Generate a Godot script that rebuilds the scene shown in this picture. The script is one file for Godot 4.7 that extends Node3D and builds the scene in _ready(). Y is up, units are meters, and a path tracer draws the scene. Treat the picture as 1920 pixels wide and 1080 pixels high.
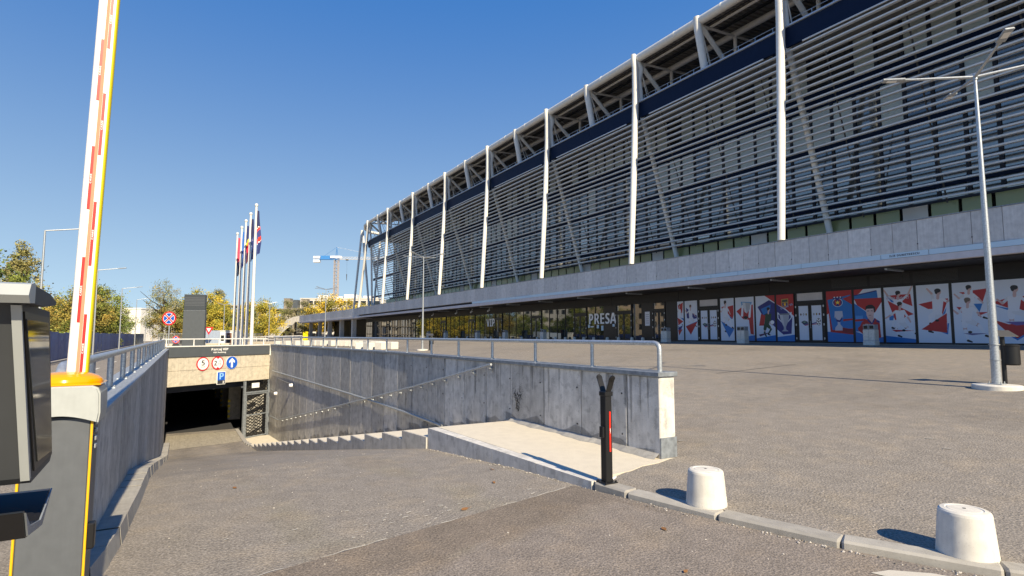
extends Node3D
# World axes: x = towards the stadium, y = up, -z = along the stadium. P(u, v, y): u metres along it, v metres towards it.

var M := {}
var rng := RandomNumberGenerator.new()
var names := {}
var use_color := false
var col := Color.WHITE

# ------------------------------------------------------------------ helpers
func P(u: float, v: float, y: float) -> Vector3:
	return Vector3(v, y, -u)

func numbered(n: String) -> String:
	var k: int = names.get(n, -1) + 1
	names[n] = k
	return n if k == 0 else "%s_%03d" % [n, k]

func begin() -> SurfaceTool:
	var s := SurfaceTool.new()
	s.begin(Mesh.PRIMITIVE_TRIANGLES)
	return s

func put(s: SurfaceTool, p: Vector3, n: Vector3, uv := Vector2.ZERO) -> void:
	s.set_normal(n)
	s.set_uv(uv)
	if use_color:
		s.set_color(col)
	s.add_vertex(p)

# counter-clockwise as seen from outside
func tri(s: SurfaceTool, a: Vector3, b: Vector3, c: Vector3) -> void:
	var n := (b - a).cross(c - a)
	if n.length_squared() < 1e-14:
		return
	n = n.normalized()
	put(s, a, n); put(s, c, n); put(s, b, n)

func quad(s: SurfaceTool, a: Vector3, b: Vector3, c: Vector3, d: Vector3) -> void:
	tri(s, a, b, c)
	tri(s, a, c, d)

func quad_uv(s: SurfaceTool, a: Vector3, b: Vector3, c: Vector3, d: Vector3) -> void:  # a top left, b bottom left, c bottom right, d top right
	var n := (b - a).cross(c - a).normalized()
	put(s, a, n, Vector2(0, 0)); put(s, c, n, Vector2(1, 1)); put(s, b, n, Vector2(0, 1))
	put(s, a, n, Vector2(0, 0)); put(s, d, n, Vector2(1, 0)); put(s, c, n, Vector2(1, 1))

func box(s: SurfaceTool, c: Vector3, size: Vector3, b := Basis.IDENTITY, bev := 0.0) -> void:
	var h := size * 0.5
	var ax := [Vector3(1, 0, 0), Vector3(0, 1, 0), Vector3(0, 0, 1)]
	for i in 3:
		for sg in [-1.0, 1.0]:
			var n: Vector3 = ax[i] * sg
			var t: Vector3 = ax[(i + 1) % 3]
			var w: Vector3 = n.cross(t)
			var o: Vector3 = n * h[i]
			var tt: Vector3 = t * (h[(i + 1) % 3] - bev)
			var ww: Vector3 = w * (absf(w.dot(h)) - bev)
			quad(s, c + b * (o - tt - ww), c + b * (o + tt - ww), c + b * (o + tt + ww), c + b * (o - tt + ww))
	if bev > 0.0:
		for i in 3:
			var j := (i + 1) % 3
			var k := (i + 2) % 3
			for sj in [-1.0, 1.0]:
				for sk in [-1.0, 1.0]:
					var p1: Vector3 = ax[j] * sj * h[j] + ax[k] * sk * (h[k] - bev)
					var p2: Vector3 = ax[j] * sj * (h[j] - bev) + ax[k] * sk * h[k]
					var e: Vector3 = ax[i] * (h[i] - bev)
					if sj * sk > 0:
						quad(s, c + b * (p1 - e), c + b * (p2 - e), c + b * (p2 + e), c + b * (p1 + e)) if false else quad(s, c + b * (p1 + e), c + b * (p1 - e), c + b * (p2 - e), c + b * (p2 + e))
					else:
						quad(s, c + b * (p1 - e), c + b * (p1 + e), c + b * (p2 + e), c + b * (p2 - e))
		for sx in [-1.0, 1.0]:
			for sy in [-1.0, 1.0]:
				for sz in [-1.0, 1.0]:
					var a1 := Vector3(sx * h.x, sy * (h.y - bev), sz * (h.z - bev))
					var a2 := Vector3(sx * (h.x - bev), sy * h.y, sz * (h.z - bev))
					var a3 := Vector3(sx * (h.x - bev), sy * (h.y - bev), sz * h.z)
					if sx * sy * sz > 0:
						tri(s, c + b * a1, c + b * a2, c + b * a3)
					else:
						tri(s, c + b * a1, c + b * a3, c + b * a2)

func box2(s: SurfaceTool, lo: Vector3, hi: Vector3, bev := 0.0) -> void:
	var a := Vector3(minf(lo.x, hi.x), minf(lo.y, hi.y), minf(lo.z, hi.z))
	var b := Vector3(maxf(lo.x, hi.x), maxf(lo.y, hi.y), maxf(lo.z, hi.z))
	box(s, (a + b) * 0.5, b - a, Basis.IDENTITY, bev)

func tube(s: SurfaceTool, pts: Array, radii, n := 10, caps := true, flat := 1.0) -> void:
	var m := pts.size()
	var up := Vector3.UP
	var first: Vector3 = (pts[1] - pts[0]).normalized()
	if absf(first.dot(up)) > 0.95:
		up = Vector3.RIGHT
	var rings := []
	var side := first.cross(up).normalized()
	for i in m:
		var d: Vector3
		if i == 0: d = pts[1] - pts[0]
		elif i == m - 1: d = pts[i] - pts[i - 1]
		else: d = (pts[i] - pts[i - 1]).normalized() + (pts[i + 1] - pts[i]).normalized()
		d = d.normalized()
		side = (side - d * side.dot(d)).normalized()
		var w := side.cross(d)
		var r: float = radii[i] if radii is Array else radii
		var ring := []
		for k in n:
			var t := TAU * k / n
			ring.append([pts[i] + (side * cos(t) + w * sin(t) * flat) * r, (side * cos(t) + w * sin(t)).normalized()])
		rings.append(ring)
	for i in m - 1:
		for k in n:
			var a = rings[i][k]; var b2 = rings[i][(k + 1) % n]; var c = rings[i + 1][(k + 1) % n]; var d2 = rings[i + 1][k]
			put(s, a[0], a[1]); put(s, b2[0], b2[1]); put(s, c[0], c[1])
			put(s, a[0], a[1]); put(s, c[0], c[1]); put(s, d2[0], d2[1])
	if caps:
		for k in range(1, n - 1):
			tri(s, rings[0][0][0], rings[0][k][0], rings[0][k + 1][0])
			tri(s, rings[m - 1][0][0], rings[m - 1][k + 1][0], rings[m - 1][k][0])

func lathe(s: SurfaceTool, prof: Array, n := 24, at := Vector3.ZERO) -> void:  # prof: Vector2(radius, height) from bottom to top, flat shaded across, smooth round
	for i in prof.size() - 1:
		var a: Vector2 = prof[i]
		var b: Vector2 = prof[i + 1]
		var sl := Vector2(b.y - a.y, a.x - b.x).normalized()
		for k in n:
			var t0 := TAU * k / n
			var t1 := TAU * (k + 1) / n
			var d0 := Vector3(cos(t0), 0, -sin(t0))
			var d1 := Vector3(cos(t1), 0, -sin(t1))
			var n0 := d0 * sl.x + Vector3.UP * sl.y
			var n1 := d1 * sl.x + Vector3.UP * sl.y
			var p00 := at + d0 * a.x + Vector3.UP * a.y
			var p10 := at + d1 * a.x + Vector3.UP * a.y
			var p01 := at + d0 * b.x + Vector3.UP * b.y
			var p11 := at + d1 * b.x + Vector3.UP * b.y
			put(s, p00, n0); put(s, p11, n1); put(s, p10, n1)
			put(s, p00, n0); put(s, p01, n0); put(s, p11, n1)

func prism(s: SurfaceTool, poly: PackedVector2Array, t: Transform3D, depth: float) -> void:  # extruded along local +z
	if Geometry2D.is_polygon_clockwise(poly):
		poly = poly.duplicate()
		poly.reverse()
	var f := func(p: Vector2, z: float) -> Vector3: return t * Vector3(p.x, p.y, z)
	var idx := Geometry2D.triangulate_polygon(poly)
	for i in range(0, idx.size(), 3):
		var a := poly[idx[i]]; var b := poly[idx[i + 1]]; var c := poly[idx[i + 2]]
		if (b - a).cross(c - a) < 0:
			var q := b; b = c; c = q
		tri(s, f.call(a, depth), f.call(b, depth), f.call(c, depth))
		tri(s, f.call(a, 0.0), f.call(c, 0.0), f.call(b, 0.0))
	for i in poly.size():
		var a := poly[i]; var b := poly[(i + 1) % poly.size()]
		quad(s, f.call(a, 0.0), f.call(b, 0.0), f.call(b, depth), f.call(a, depth))

func mesh_of(s: SurfaceTool) -> ArrayMesh:
	return s.commit()

func obj(called: String, s, mat: Material, parent: Node = self, at := Transform3D.IDENTITY) -> MeshInstance3D:
	var o := MeshInstance3D.new()
	o.name = numbered(called) if parent == self else called
	o.mesh = s.commit() if s is SurfaceTool else s
	o.material_override = mat
	parent.add_child(o, true)
	o.transform = at
	return o

func tag(o: Node, label: String, category: String, group := "") -> Node:
	o.set_meta("label", label)
	o.set_meta("category", category)
	if group:
		o.set_meta("group", group)
	return o

func thing(called: String, label: String, category: String, at := Vector3.ZERO, turn := 0.0, group := "") -> Node3D:
	var o := Node3D.new()
	o.name = numbered(called)
	add_child(o)
	o.position = at
	o.rotation.y = turn
	tag(o, label, category, group)
	return o

func setting(called: String, s, mat: Material) -> MeshInstance3D:
	var o := obj(called, s, mat)
	o.set_meta("kind", "structure")
	return o

func dup(root: Node3D, at: Vector3, turn: float, label: String, group := "", scl := Vector3.ONE) -> Node3D:
	var r: Node3D = root.duplicate()
	var base := String(root.name)
	var rx := base.rsplit("_", true, 1)
	if rx.size() == 2 and rx[1].is_valid_int():
		base = rx[0]
	r.name = numbered(base)
	add_child(r)
	r.position = at
	r.rotation = Vector3(0, turn, 0)
	r.scale = scl
	r.set_meta("label", label)
	if group:
		r.set_meta("group", group)
	return r

func text(called: String, words: String, parent: Node, mat: Material, frame: Transform3D, w: float, h: float, depth := 0.01, bold := true) -> void:  # fitted into w x h metres, lower left corner at the frame's origin
	var t := TextMesh.new()
	var f := SystemFont.new()
	f.font_names = PackedStringArray(["Droid Sans"])
	f.font_weight = 700 if bold else 400
	t.font = f
	t.text = words
	t.font_size = 48
	t.pixel_size = 0.01
	t.depth = 0.05
	t.curve_step = 2.0
	t.horizontal_alignment = HORIZONTAL_ALIGNMENT_LEFT
	var b := t.get_aabb()
	var sc := Vector3(w / b.size.x, h / b.size.y, depth / 0.05)
	var inner := Transform3D(Basis.from_scale(sc), Vector3(-b.position.x * sc.x, -b.position.y * sc.y, depth * 0.5))
	obj(called, t, mat, parent, frame * inner)

func lerp_list(list: Array, x: float) -> float:  # [[x, y], ...] ascending
	if x <= list[0][0]: return list[0][1]
	for i in list.size() - 1:
		if x <= list[i + 1][0]:
			return lerpf(list[i][1], list[i + 1][1], (x - list[i][0]) / (list[i + 1][0] - list[i][0]))
	return list[-1][1]

# ------------------------------------------------------------------ materials
func lin(r: float, g: float, b: float) -> Color:
	return Color(r, g, b).linear_to_srgb()

func mat(c: Color, rough := 0.7, metal := 0.0, tex: Texture2D = null, tile := 1.0, norm: Texture2D = null, nscale := 1.0) -> StandardMaterial3D:
	var m := StandardMaterial3D.new()
	m.albedo_color = c
	m.roughness = rough
	m.metallic = metal
	if tex or norm:
		m.uv1_triplanar = true
		m.uv1_world_triplanar = true
		m.uv1_scale = Vector3.ONE / tile
	if tex:
		m.albedo_texture = tex
	if norm:
		m.normal_enabled = true
		m.normal_texture = norm
		m.normal_scale = nscale
	return m

func noise(sz: int, sd: int, freq: float, oct := 3, kind := FastNoiseLite.TYPE_SIMPLEX_SMOOTH, w := 0, h := 0) -> PackedByteArray:
	var f := FastNoiseLite.new()
	f.seed = sd
	f.noise_type = kind
	f.frequency = freq
	f.fractal_octaves = oct
	if oct <= 1:
		f.fractal_type = FastNoiseLite.FRACTAL_NONE
	if kind == FastNoiseLite.TYPE_CELLULAR:
		f.cellular_return_type = FastNoiseLite.RETURN_DISTANCE
	var im := f.get_seamless_image(w if w else sz, h if h else sz)
	im.convert(Image.FORMAT_L8)
	if im.get_width() != sz or im.get_height() != sz:
		im.resize(sz, sz, Image.INTERPOLATE_CUBIC)
	return im.get_data()

func tex_from(sz: int, f: Callable) -> ImageTexture:  # f(i) -> linear colour
	var d := PackedByteArray()
	d.resize(sz * sz * 3)
	for i in sz * sz:
		var c: Color = f.call(i)
		c = c.linear_to_srgb()
		d[i * 3] = clampi(int(c.r * 255.0 + 0.5), 0, 255)
		d[i * 3 + 1] = clampi(int(c.g * 255.0 + 0.5), 0, 255)
		d[i * 3 + 2] = clampi(int(c.b * 255.0 + 0.5), 0, 255)
	return ImageTexture.create_from_image(Image.create_from_data(sz, sz, false, Image.FORMAT_RGB8, d))

func bump_from(sz: int, bytes: PackedByteArray, k: float) -> ImageTexture:
	var im := Image.create_from_data(sz, sz, false, Image.FORMAT_L8, bytes)
	im.convert(Image.FORMAT_RGBA8)
	im.bump_map_to_normal_map(k)
	return ImageTexture.create_from_image(im)

func make_materials() -> void:
	var N := 1024
	var fine := noise(N, 3, 0.17, 3)
	var grit := noise(N, 4, 0.12, 1, FastNoiseLite.TYPE_CELLULAR)
	var mid := noise(N, 5, 0.012, 4)
	var wide := noise(N, 6, 0.006, 3)
	var rn := RandomNumberGenerator.new()
	rn.seed = 9
	var asphalt_tex := tex_from(N, func(i: int) -> Color:
		var a := fine[i] / 255.0
		var g := grit[i] / 255.0
		var m := mid[i] / 255.0
		var k := 0.24 + 1.08 * a + 0.34 * g + 0.24 * (m - 0.5)
		k *= rn.randf_range(0.72, 1.28)
		if rn.randf() < 0.02: k *= 1.9
		if rn.randf() < 0.02: k *= 0.5
		var w := clampf((wide[i] / 255.0 - 0.5) * 2.2, 0.0, 1.0)
		return Color(0.52 * k, 0.50 * k, 0.475 * k).lerp(Color(0.60, 0.555, 0.49) * k, w))
	var gn := PackedByteArray()
	gn.resize(N * N)
	for i in N * N:
		gn[i] = (fine[i] + grit[i] + rn.randi_range(0, 70)) / 3
	var asphalt_n := bump_from(N, gn, 9.0)
	M.asphalt = mat(lin(0.52, 0.487, 0.447), 0.92, 0.0, asphalt_tex, 4.3, asphalt_n, 0.35)
	M.asphalt.vertex_color_use_as_albedo = true
	M.asphalt_dark = mat(lin(0.46, 0.415, 0.38), 0.92, 0.0, asphalt_tex, 3.7, asphalt_n, 0.3)
	M.asphalt_dark.vertex_color_use_as_albedo = true
	# concrete with upright formwork streaks, pores and blotches
	var streak := noise(N, 11, 0.03, 3, FastNoiseLite.TYPE_SIMPLEX_SMOOTH, 1024, 96)
	var streak2 := noise(N, 12, 0.012, 2, FastNoiseLite.TYPE_SIMPLEX_SMOOTH, 1024, 48)
	var cloud := noise(N, 13, 0.008, 5)
	var cloud2 := noise(N, 17, 0.011, 5)
	var cfine := noise(N, 14, 0.15, 2)
	var pores := PackedByteArray()
	pores.resize(N * N)
	pores.fill(0)
	for q in 900:
		var px := rn.randi_range(2, N - 4)
		var py := rn.randi_range(2, N - 4)
		var r := rn.randi_range(1, 2)
		for dy in range(-r, r + 1):
			for dx in range(-r, r + 1):
				if dx * dx + dy * dy <= r * r:
					pores[(py + dy) * N + px + dx] = rn.randi_range(90, 200)
	var conc_tex := tex_from(N, func(i: int) -> Color:
		var k := 0.66 + 0.13 * (streak[i] / 255.0 - 0.5) + 0.28 * (cloud[i] / 255.0 - 0.5) + 0.14 * (cfine[i] / 255.0 - 0.5) + 0.10 * (streak2[i] / 255.0 - 0.5)
		var dk := cloud2[i] / 255.0
		if dk > 0.64: k *= 1.0 - minf(0.20, (dk - 0.64) * 1.8)
		k *= 1.0 - pores[i] / 380.0
		return Color(k, k * 0.985, k * 0.955))
	var conc2_tex := tex_from(N, func(i: int) -> Color:
		var k := 0.70 + 0.10 * (streak[i] / 255.0 - 0.5) + 0.20 * (cloud[i] / 255.0 - 0.5) + 0.08 * (cfine[i] / 255.0 - 0.5)
		k *= 1.0 - pores[i] / 420.0
		return Color(k, k * 0.99, k * 0.97))
	var cb := PackedByteArray()
	cb.resize(N * N)
	for i in N * N:
		cb[i] = clampi(128 + (cfine[i] - 128) / 3 + (streak[i] - 128) / 6 - pores[i] / 2, 0, 255)
	var conc_n := bump_from(N, cb, 3.0)
	M.wall = []
	for k in [0.66, 0.77, 0.88, 0.56]:
		M.wall.append(mat(lin(k, k * 0.99, k * 0.965), 0.85, 0.0, conc_tex, 2.6, conc_n, 0.7))
	M.band = []
	for k in [0.80, 0.86, 0.93]:
		M.band.append(mat(lin(k, k * 0.995, k * 0.985), 0.85, 0.0, conc2_tex, 3.1, conc_n, 0.5))
	M.wall_top = mat(lin(0.78, 0.72, 0.60), 0.85, 0.0, conc_tex, 2.2, conc_n, 0.7)
	M.apron = mat(lin(0.46, 0.42, 0.34), 0.9, 0.0, conc_tex, 2.0, conc_n, 0.6)
	M.kerb = mat(lin(0.47, 0.455, 0.425), 0.9, 0.0, conc2_tex, 1.3, conc_n, 0.8)
	M.kerb2 = mat(lin(0.54, 0.525, 0.49), 0.9, 0.0, conc2_tex, 1.6, conc_n, 0.8)
	M.bollard = mat(lin(0.92, 0.90, 0.84), 0.85, 0.0, conc2_tex, 1.1, conc_n, 0.5)
	# cast floor of the landing and the steps
	var slab_tex := tex_from(512, func(i: int) -> Color:
		var x := i % 512
		var y := i / 512
		var j := y * 2 * N + x * 2
		var k := 0.82 + 0.10 * (cloud[j] / 255.0 - 0.5) + 0.20 * (fine[j] / 255.0 - 0.5)
		k *= rn.randf_range(0.93, 1.07)
		return Color(k, k * 0.955, k * 0.865))
	M.slab = mat(lin(0.78, 0.745, 0.67), 0.9, 0.0, slab_tex, 2.2, asphalt_n, 0.35)
	# zinc
	var zn := noise(512, 21, 0.035, 2, FastNoiseLite.TYPE_CELLULAR)
	var zn2 := noise(512, 22, 0.02, 4)
	var zinc_tex := tex_from(512, func(i: int) -> Color:
		var k := 0.62 + 0.30 * (zn[i] / 255.0 - 0.4) + 0.25 * (zn2[i] / 255.0 - 0.5)
		return Color(k * 0.96, k, k * 1.03))
	M.zinc = mat(lin(0.80, 0.82, 0.84), 0.42, 0.65, zinc_tex, 0.5)
	M.zinc_dull = mat(lin(0.62, 0.64, 0.66), 0.55, 0.4, zinc_tex, 0.7)
	M.flash = mat(lin(0.42, 0.45, 0.49), 0.5, 0.4, zinc_tex, 1.4)
	# paints and metals
	var dirt_tex := tex_from(512, func(i: int) -> Color:
		var j := (i / 512) * 2 * N + (i % 512) * 2
		var k := 0.93 + 0.14 * (cloud[j] / 255.0 - 0.5) + 0.05 * (streak[j] / 255.0 - 0.5)
		return Color(k, k, k * 0.99))
	M.white = mat(lin(0.80, 0.79, 0.75), 0.45, 0.0, dirt_tex, 3.0)
	M.white_far = mat(lin(0.72, 0.70, 0.66), 0.7)
	M.lip = mat(lin(0.62, 0.60, 0.63), 0.7, 0.0, dirt_tex, 4.0)
	M.navy = mat(lin(0.009, 0.020, 0.055), 0.5, 0.0, dirt_tex, 5.0)
	M.navy.metallic_specular = 0.2
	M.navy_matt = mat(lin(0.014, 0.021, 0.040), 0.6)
	M.louvre = mat(lin(0.70, 0.715, 0.72), 0.38, 0.15, dirt_tex, 4.0)
	M.black = mat(lin(0.010, 0.010, 0.011), 0.4)
	M.black_gloss = mat(lin(0.006, 0.006, 0.008), 0.12)
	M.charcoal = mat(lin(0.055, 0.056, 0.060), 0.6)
	M.dark_panel = mat(lin(0.020, 0.020, 0.023), 0.55, 0.0, dirt_tex, 4.0)
	M.roof_under = mat(lin(0.30, 0.28, 0.26), 0.8, 0.0, dirt_tex, 3.0)
	M.roof_steel = mat(lin(0.80, 0.78, 0.74), 0.6, 0.0, dirt_tex, 3.0)
	M.terminal = mat(lin(0.055, 0.060, 0.066), 0.55, 0.0, dirt_tex, 0.6)
	M.grey_panel = mat(lin(0.085, 0.098, 0.112), 0.5, 0.0, dirt_tex, 3.0)
	M.gutter = mat(lin(0.42, 0.50, 0.62), 0.45, 0.3)
	M.plate = mat(lin(0.52, 0.68, 0.80), 0.4)
	M.ink = mat(lin(0.03, 0.035, 0.05), 0.6)
	M.glass = []
	for k in [[0.20, 0.215, 0.225], [0.27, 0.285, 0.29], [0.15, 0.165, 0.18], [0.42, 0.42, 0.41]]:
		M.glass.append(mat(lin(k[0], k[1], k[2]), 0.07, 0.82))
	M.glass_low = [mat(lin(0.20, 0.215, 0.225), 0.02, 0.9), mat(lin(0.16, 0.175, 0.185), 0.02, 0.9), mat(lin(0.25, 0.255, 0.255), 0.03, 0.9)]
	M.glass_green = mat(lin(0.26, 0.30, 0.15), 0.22)
	M.blind = mat(lin(0.56, 0.63, 0.61), 0.35, 0.2)
	M.letter = mat(lin(0.90, 0.92, 0.95), 0.5)
	M.red = mat(lin(0.62, 0.020, 0.018), 0.4)
	M.sign_red = mat(lin(0.60, 0.018, 0.03), 0.4)
	M.sign_blue = mat(lin(0.012, 0.10, 0.52), 0.35)
	M.sign_white = mat(lin(0.82, 0.82, 0.80), 0.4)
	M.yellow = mat(lin(0.80, 0.62, 0.0), 0.45)
	M.amber = mat(lin(0.78, 0.33, 0.0), 0.12)
	M.barrier_grey = mat(lin(0.112, 0.124, 0.142), 0.5, 0.15, dirt_tex, 0.8)
	M.barrier_lid = mat(lin(0.47, 0.50, 0.50), 0.38, 0.2, dirt_tex, 0.9)
	M.arm_white = mat(lin(0.86, 0.82, 0.78), 0.35)
	M.rubber_brown = mat(lin(0.40, 0.25, 0.15), 0.7)
	M.screen = mat(lin(0.10, 0.11, 0.115), 0.05, 0.8)
	M.blue_cloth = []
	for k in [0.9, 1.0, 1.12]:
		M.blue_cloth.append(mat(lin(0.075 * k, 0.120 * k, 0.30 * k), 0.6, 0.0, dirt_tex, 3.0))
	M.paint = mat(lin(0.70, 0.69, 0.66), 0.8, 0.0, slab_tex, 1.3)
	M.bark = mat(lin(0.09, 0.07, 0.05), 0.95, 0.0, conc_tex, 1.5)
	M.leaf = mat(Color.WHITE, 0.75)
	M.leaf.vertex_color_use_as_albedo = true
	M.leaf.backlight = Color(0.35, 0.35, 0.2)
	M.vc = mat(Color.WHITE, 0.7)
	M.vc.vertex_color_use_as_albedo = true
	M.earth = mat(lin(0.20, 0.17, 0.12), 0.95, 0.0, asphalt_tex, 9.0)
	M.building_white = mat(lin(0.66, 0.62, 0.56), 0.8, 0.0, dirt_tex, 12.0)
	M.wall_white = mat(lin(0.88, 0.86, 0.82), 0.8, 0.0, dirt_tex, 12.0)
	M.building_raw = mat(lin(0.42, 0.38, 0.33), 0.9, 0.0, conc_tex, 8.0)
	M.building_warm = mat(lin(0.55, 0.42, 0.30), 0.8, 0.0, dirt_tex, 12.0)
	M.brick = mat(lin(0.22, 0.11, 0.07), 0.85)
	M.window_dark = mat(lin(0.02, 0.025, 0.03), 0.1)
	M.crane_blue = mat(lin(0.05, 0.22, 0.55), 0.5)
	M.crane_mast = mat(lin(0.42, 0.33, 0.25), 0.6)
	M.stain = mat(lin(0.045, 0.045, 0.045), 0.9)
	M.grime = mat(Color(0.10, 0.095, 0.085, 0.27), 0.95)
	M.grime.transparency = BaseMaterial3D.TRANSPARENCY_ALPHA

# ------------------------------------------------------------------ plan lines, all [u, v] or [u, y]
var KERB := [[-14.0, 36.0], [-7.0, 18.0], [-3.0, 9.8], [-0.6, 6.85], [0.4, 5.92], [1.2, 5.25], [1.94, 4.76], [2.38, 4.54], [3.05, 4.33], [3.72, 4.13], [4.4, 3.99], [4.99, 3.92], [9.2, 3.69]]
var STAIR := [[9.2, 3.69], [10.06, 3.56], [11.73, 3.36], [14.34, 3.16], [18.0, 2.95], [22.0, 2.75], [24.8, 2.60], [26.6, 2.45], [31.0, 2.42]]
var WALL_R := [[5.4, 5.37], [14.0, 5.32], [17.0, 5.17], [20.0, 4.95], [31.45, 3.90]]
var RAMP_Y := [[-20.0, -0.055], [4.3, -0.055], [6.5, -0.15], [9.2, -0.34], [12.0, -0.80], [24.0, -2.86], [27.0, -3.0], [31.5, -3.05]]

func kerb_v(u: float) -> float:
	return lerp_list(KERB, u) if u < 9.2 else lerp_list(STAIR, u)

func plaza_y(v: float) -> float:
	return 0.043 * (v - 5.4) if v > 5.4 else 0.0

var stain_noise := FastNoiseLite.new()
func ground_tint(u: float, v: float, amount := 1.0) -> Color:
	var a := stain_noise.get_noise_2d(u * 6.0, v * 6.0)
	var b := stain_noise.get_noise_2d(u * 1.6 + 300.0, v * 1.6)
	var c := stain_noise.get_noise_2d(u * 22.0, v * 22.0 + 77.0)
	var k := 1.0 + (0.16 * a + 0.22 * b + 0.09 * c) * amount
	var dust := clampf(b * 2.2 + 0.1, 0.0, 1.0) * 0.5 * amount
	return Color(k, k, k).lerp(Color(k * 1.22, k * 1.14, k * 1.0), dust)

func ramp_tint(u: float, v: float) -> float:  # tyre-darkened tracks, oil drips, dust at the edges
	var mid := 0.5 * (-0.4 + kerb_v(u))
	var k := 1.0
	for o in [-0.85, 0.85]:
		k *= 1.0 - 0.13 * exp(-pow((v - mid - o - 0.12 * sin(u * 0.5)) / 0.28, 2.0))
	k *= 1.0 + 0.16 * exp(-pow((v - mid) / 0.35, 2.0)) * (0.5 + stain_noise.get_noise_2d(u * 9.0, v * 9.0))
	if u > 13.0: k *= 1.0 - 0.10 * clampf((u - 13.0) / 6.0, 0.0, 1.0)
	return k

func road_tint(u: float, v: float) -> float:  # fresh dark strip along the cut, paler beyond
	var d := 4.22 + 0.24 * v - u
	var edge := 0.62 + 0.06 * sin(v * 5.0) + 0.25 * stain_noise.get_noise_1d(v * 30.0)
	return lerpf(0.70, 1.0, smoothstep(edge - 0.06, edge + 0.14, d))

func ground_grid(us: Array, lo: Callable, hi: Callable, n: int, y: Callable, amount := 1.0, power := 1.0) -> SurfaceTool:
	var s := begin()
	use_color = true
	var rows := []
	for u in us:
		var row := []
		for k in n + 1:
			var v: float = lerpf(lo.call(u), hi.call(u), pow(float(k) / n, power))
			row.append(P(u, v, y.call(u, v)))
		rows.append(row)
	sheet(s, rows, amount)
	use_color = false
	return s

func hexa(s: SurfaceTool, a: Vector3, b: Vector3, c: Vector3, d: Vector3, b0: Vector3, c0: Vector3) -> void:  # top a b c d (a, d at the wall), outer foot b0 c0
	var a0 := Vector3(a.x, b0.y, a.z)
	var d0 := Vector3(d.x, c0.y, d.z)
	quad(s, a, b, c, d)
	quad(s, b, b0, c0, c)
	quad(s, a, a0, b0, b)
	quad(s, d, c, c0, d0)

func sheet(s: SurfaceTool, rows: Array, amount: float, shift := 0.0, extra = null) -> void:
	for i in rows.size() - 1:
		for k in rows[0].size() - 1:
			var q := [rows[i][k], rows[i][k + 1], rows[i + 1][k + 1], rows[i + 1][k]]
			var nn: Vector3 = (q[1] - q[0]).cross(q[2] - q[0]) + (q[2] - q[0]).cross(q[3] - q[0])
			if nn.length() < 1e-7:
				continue
			var order := [0, 2, 1, 0, 3, 2] if nn.y > 0 else [0, 1, 2, 0, 2, 3]
			nn = nn.normalized() * signf(nn.y)
			for j in order:
				col = ground_tint(-q[j].z + shift, q[j].x, amount)
				if extra != null:
					var e: float = extra.call(-q[j].z, q[j].x)
					col = Color(col.r * e, col.g * e, col.b * e)
				put(s, q[j], nn)

func steps_list(a: float, b: float, d0: float, grow: float) -> Array:
	var r := [a]
	var d := d0
	while r[-1] + d < b:
		r.append(r[-1] + d)
		d *= grow
	r.append(b)
	return r

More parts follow.
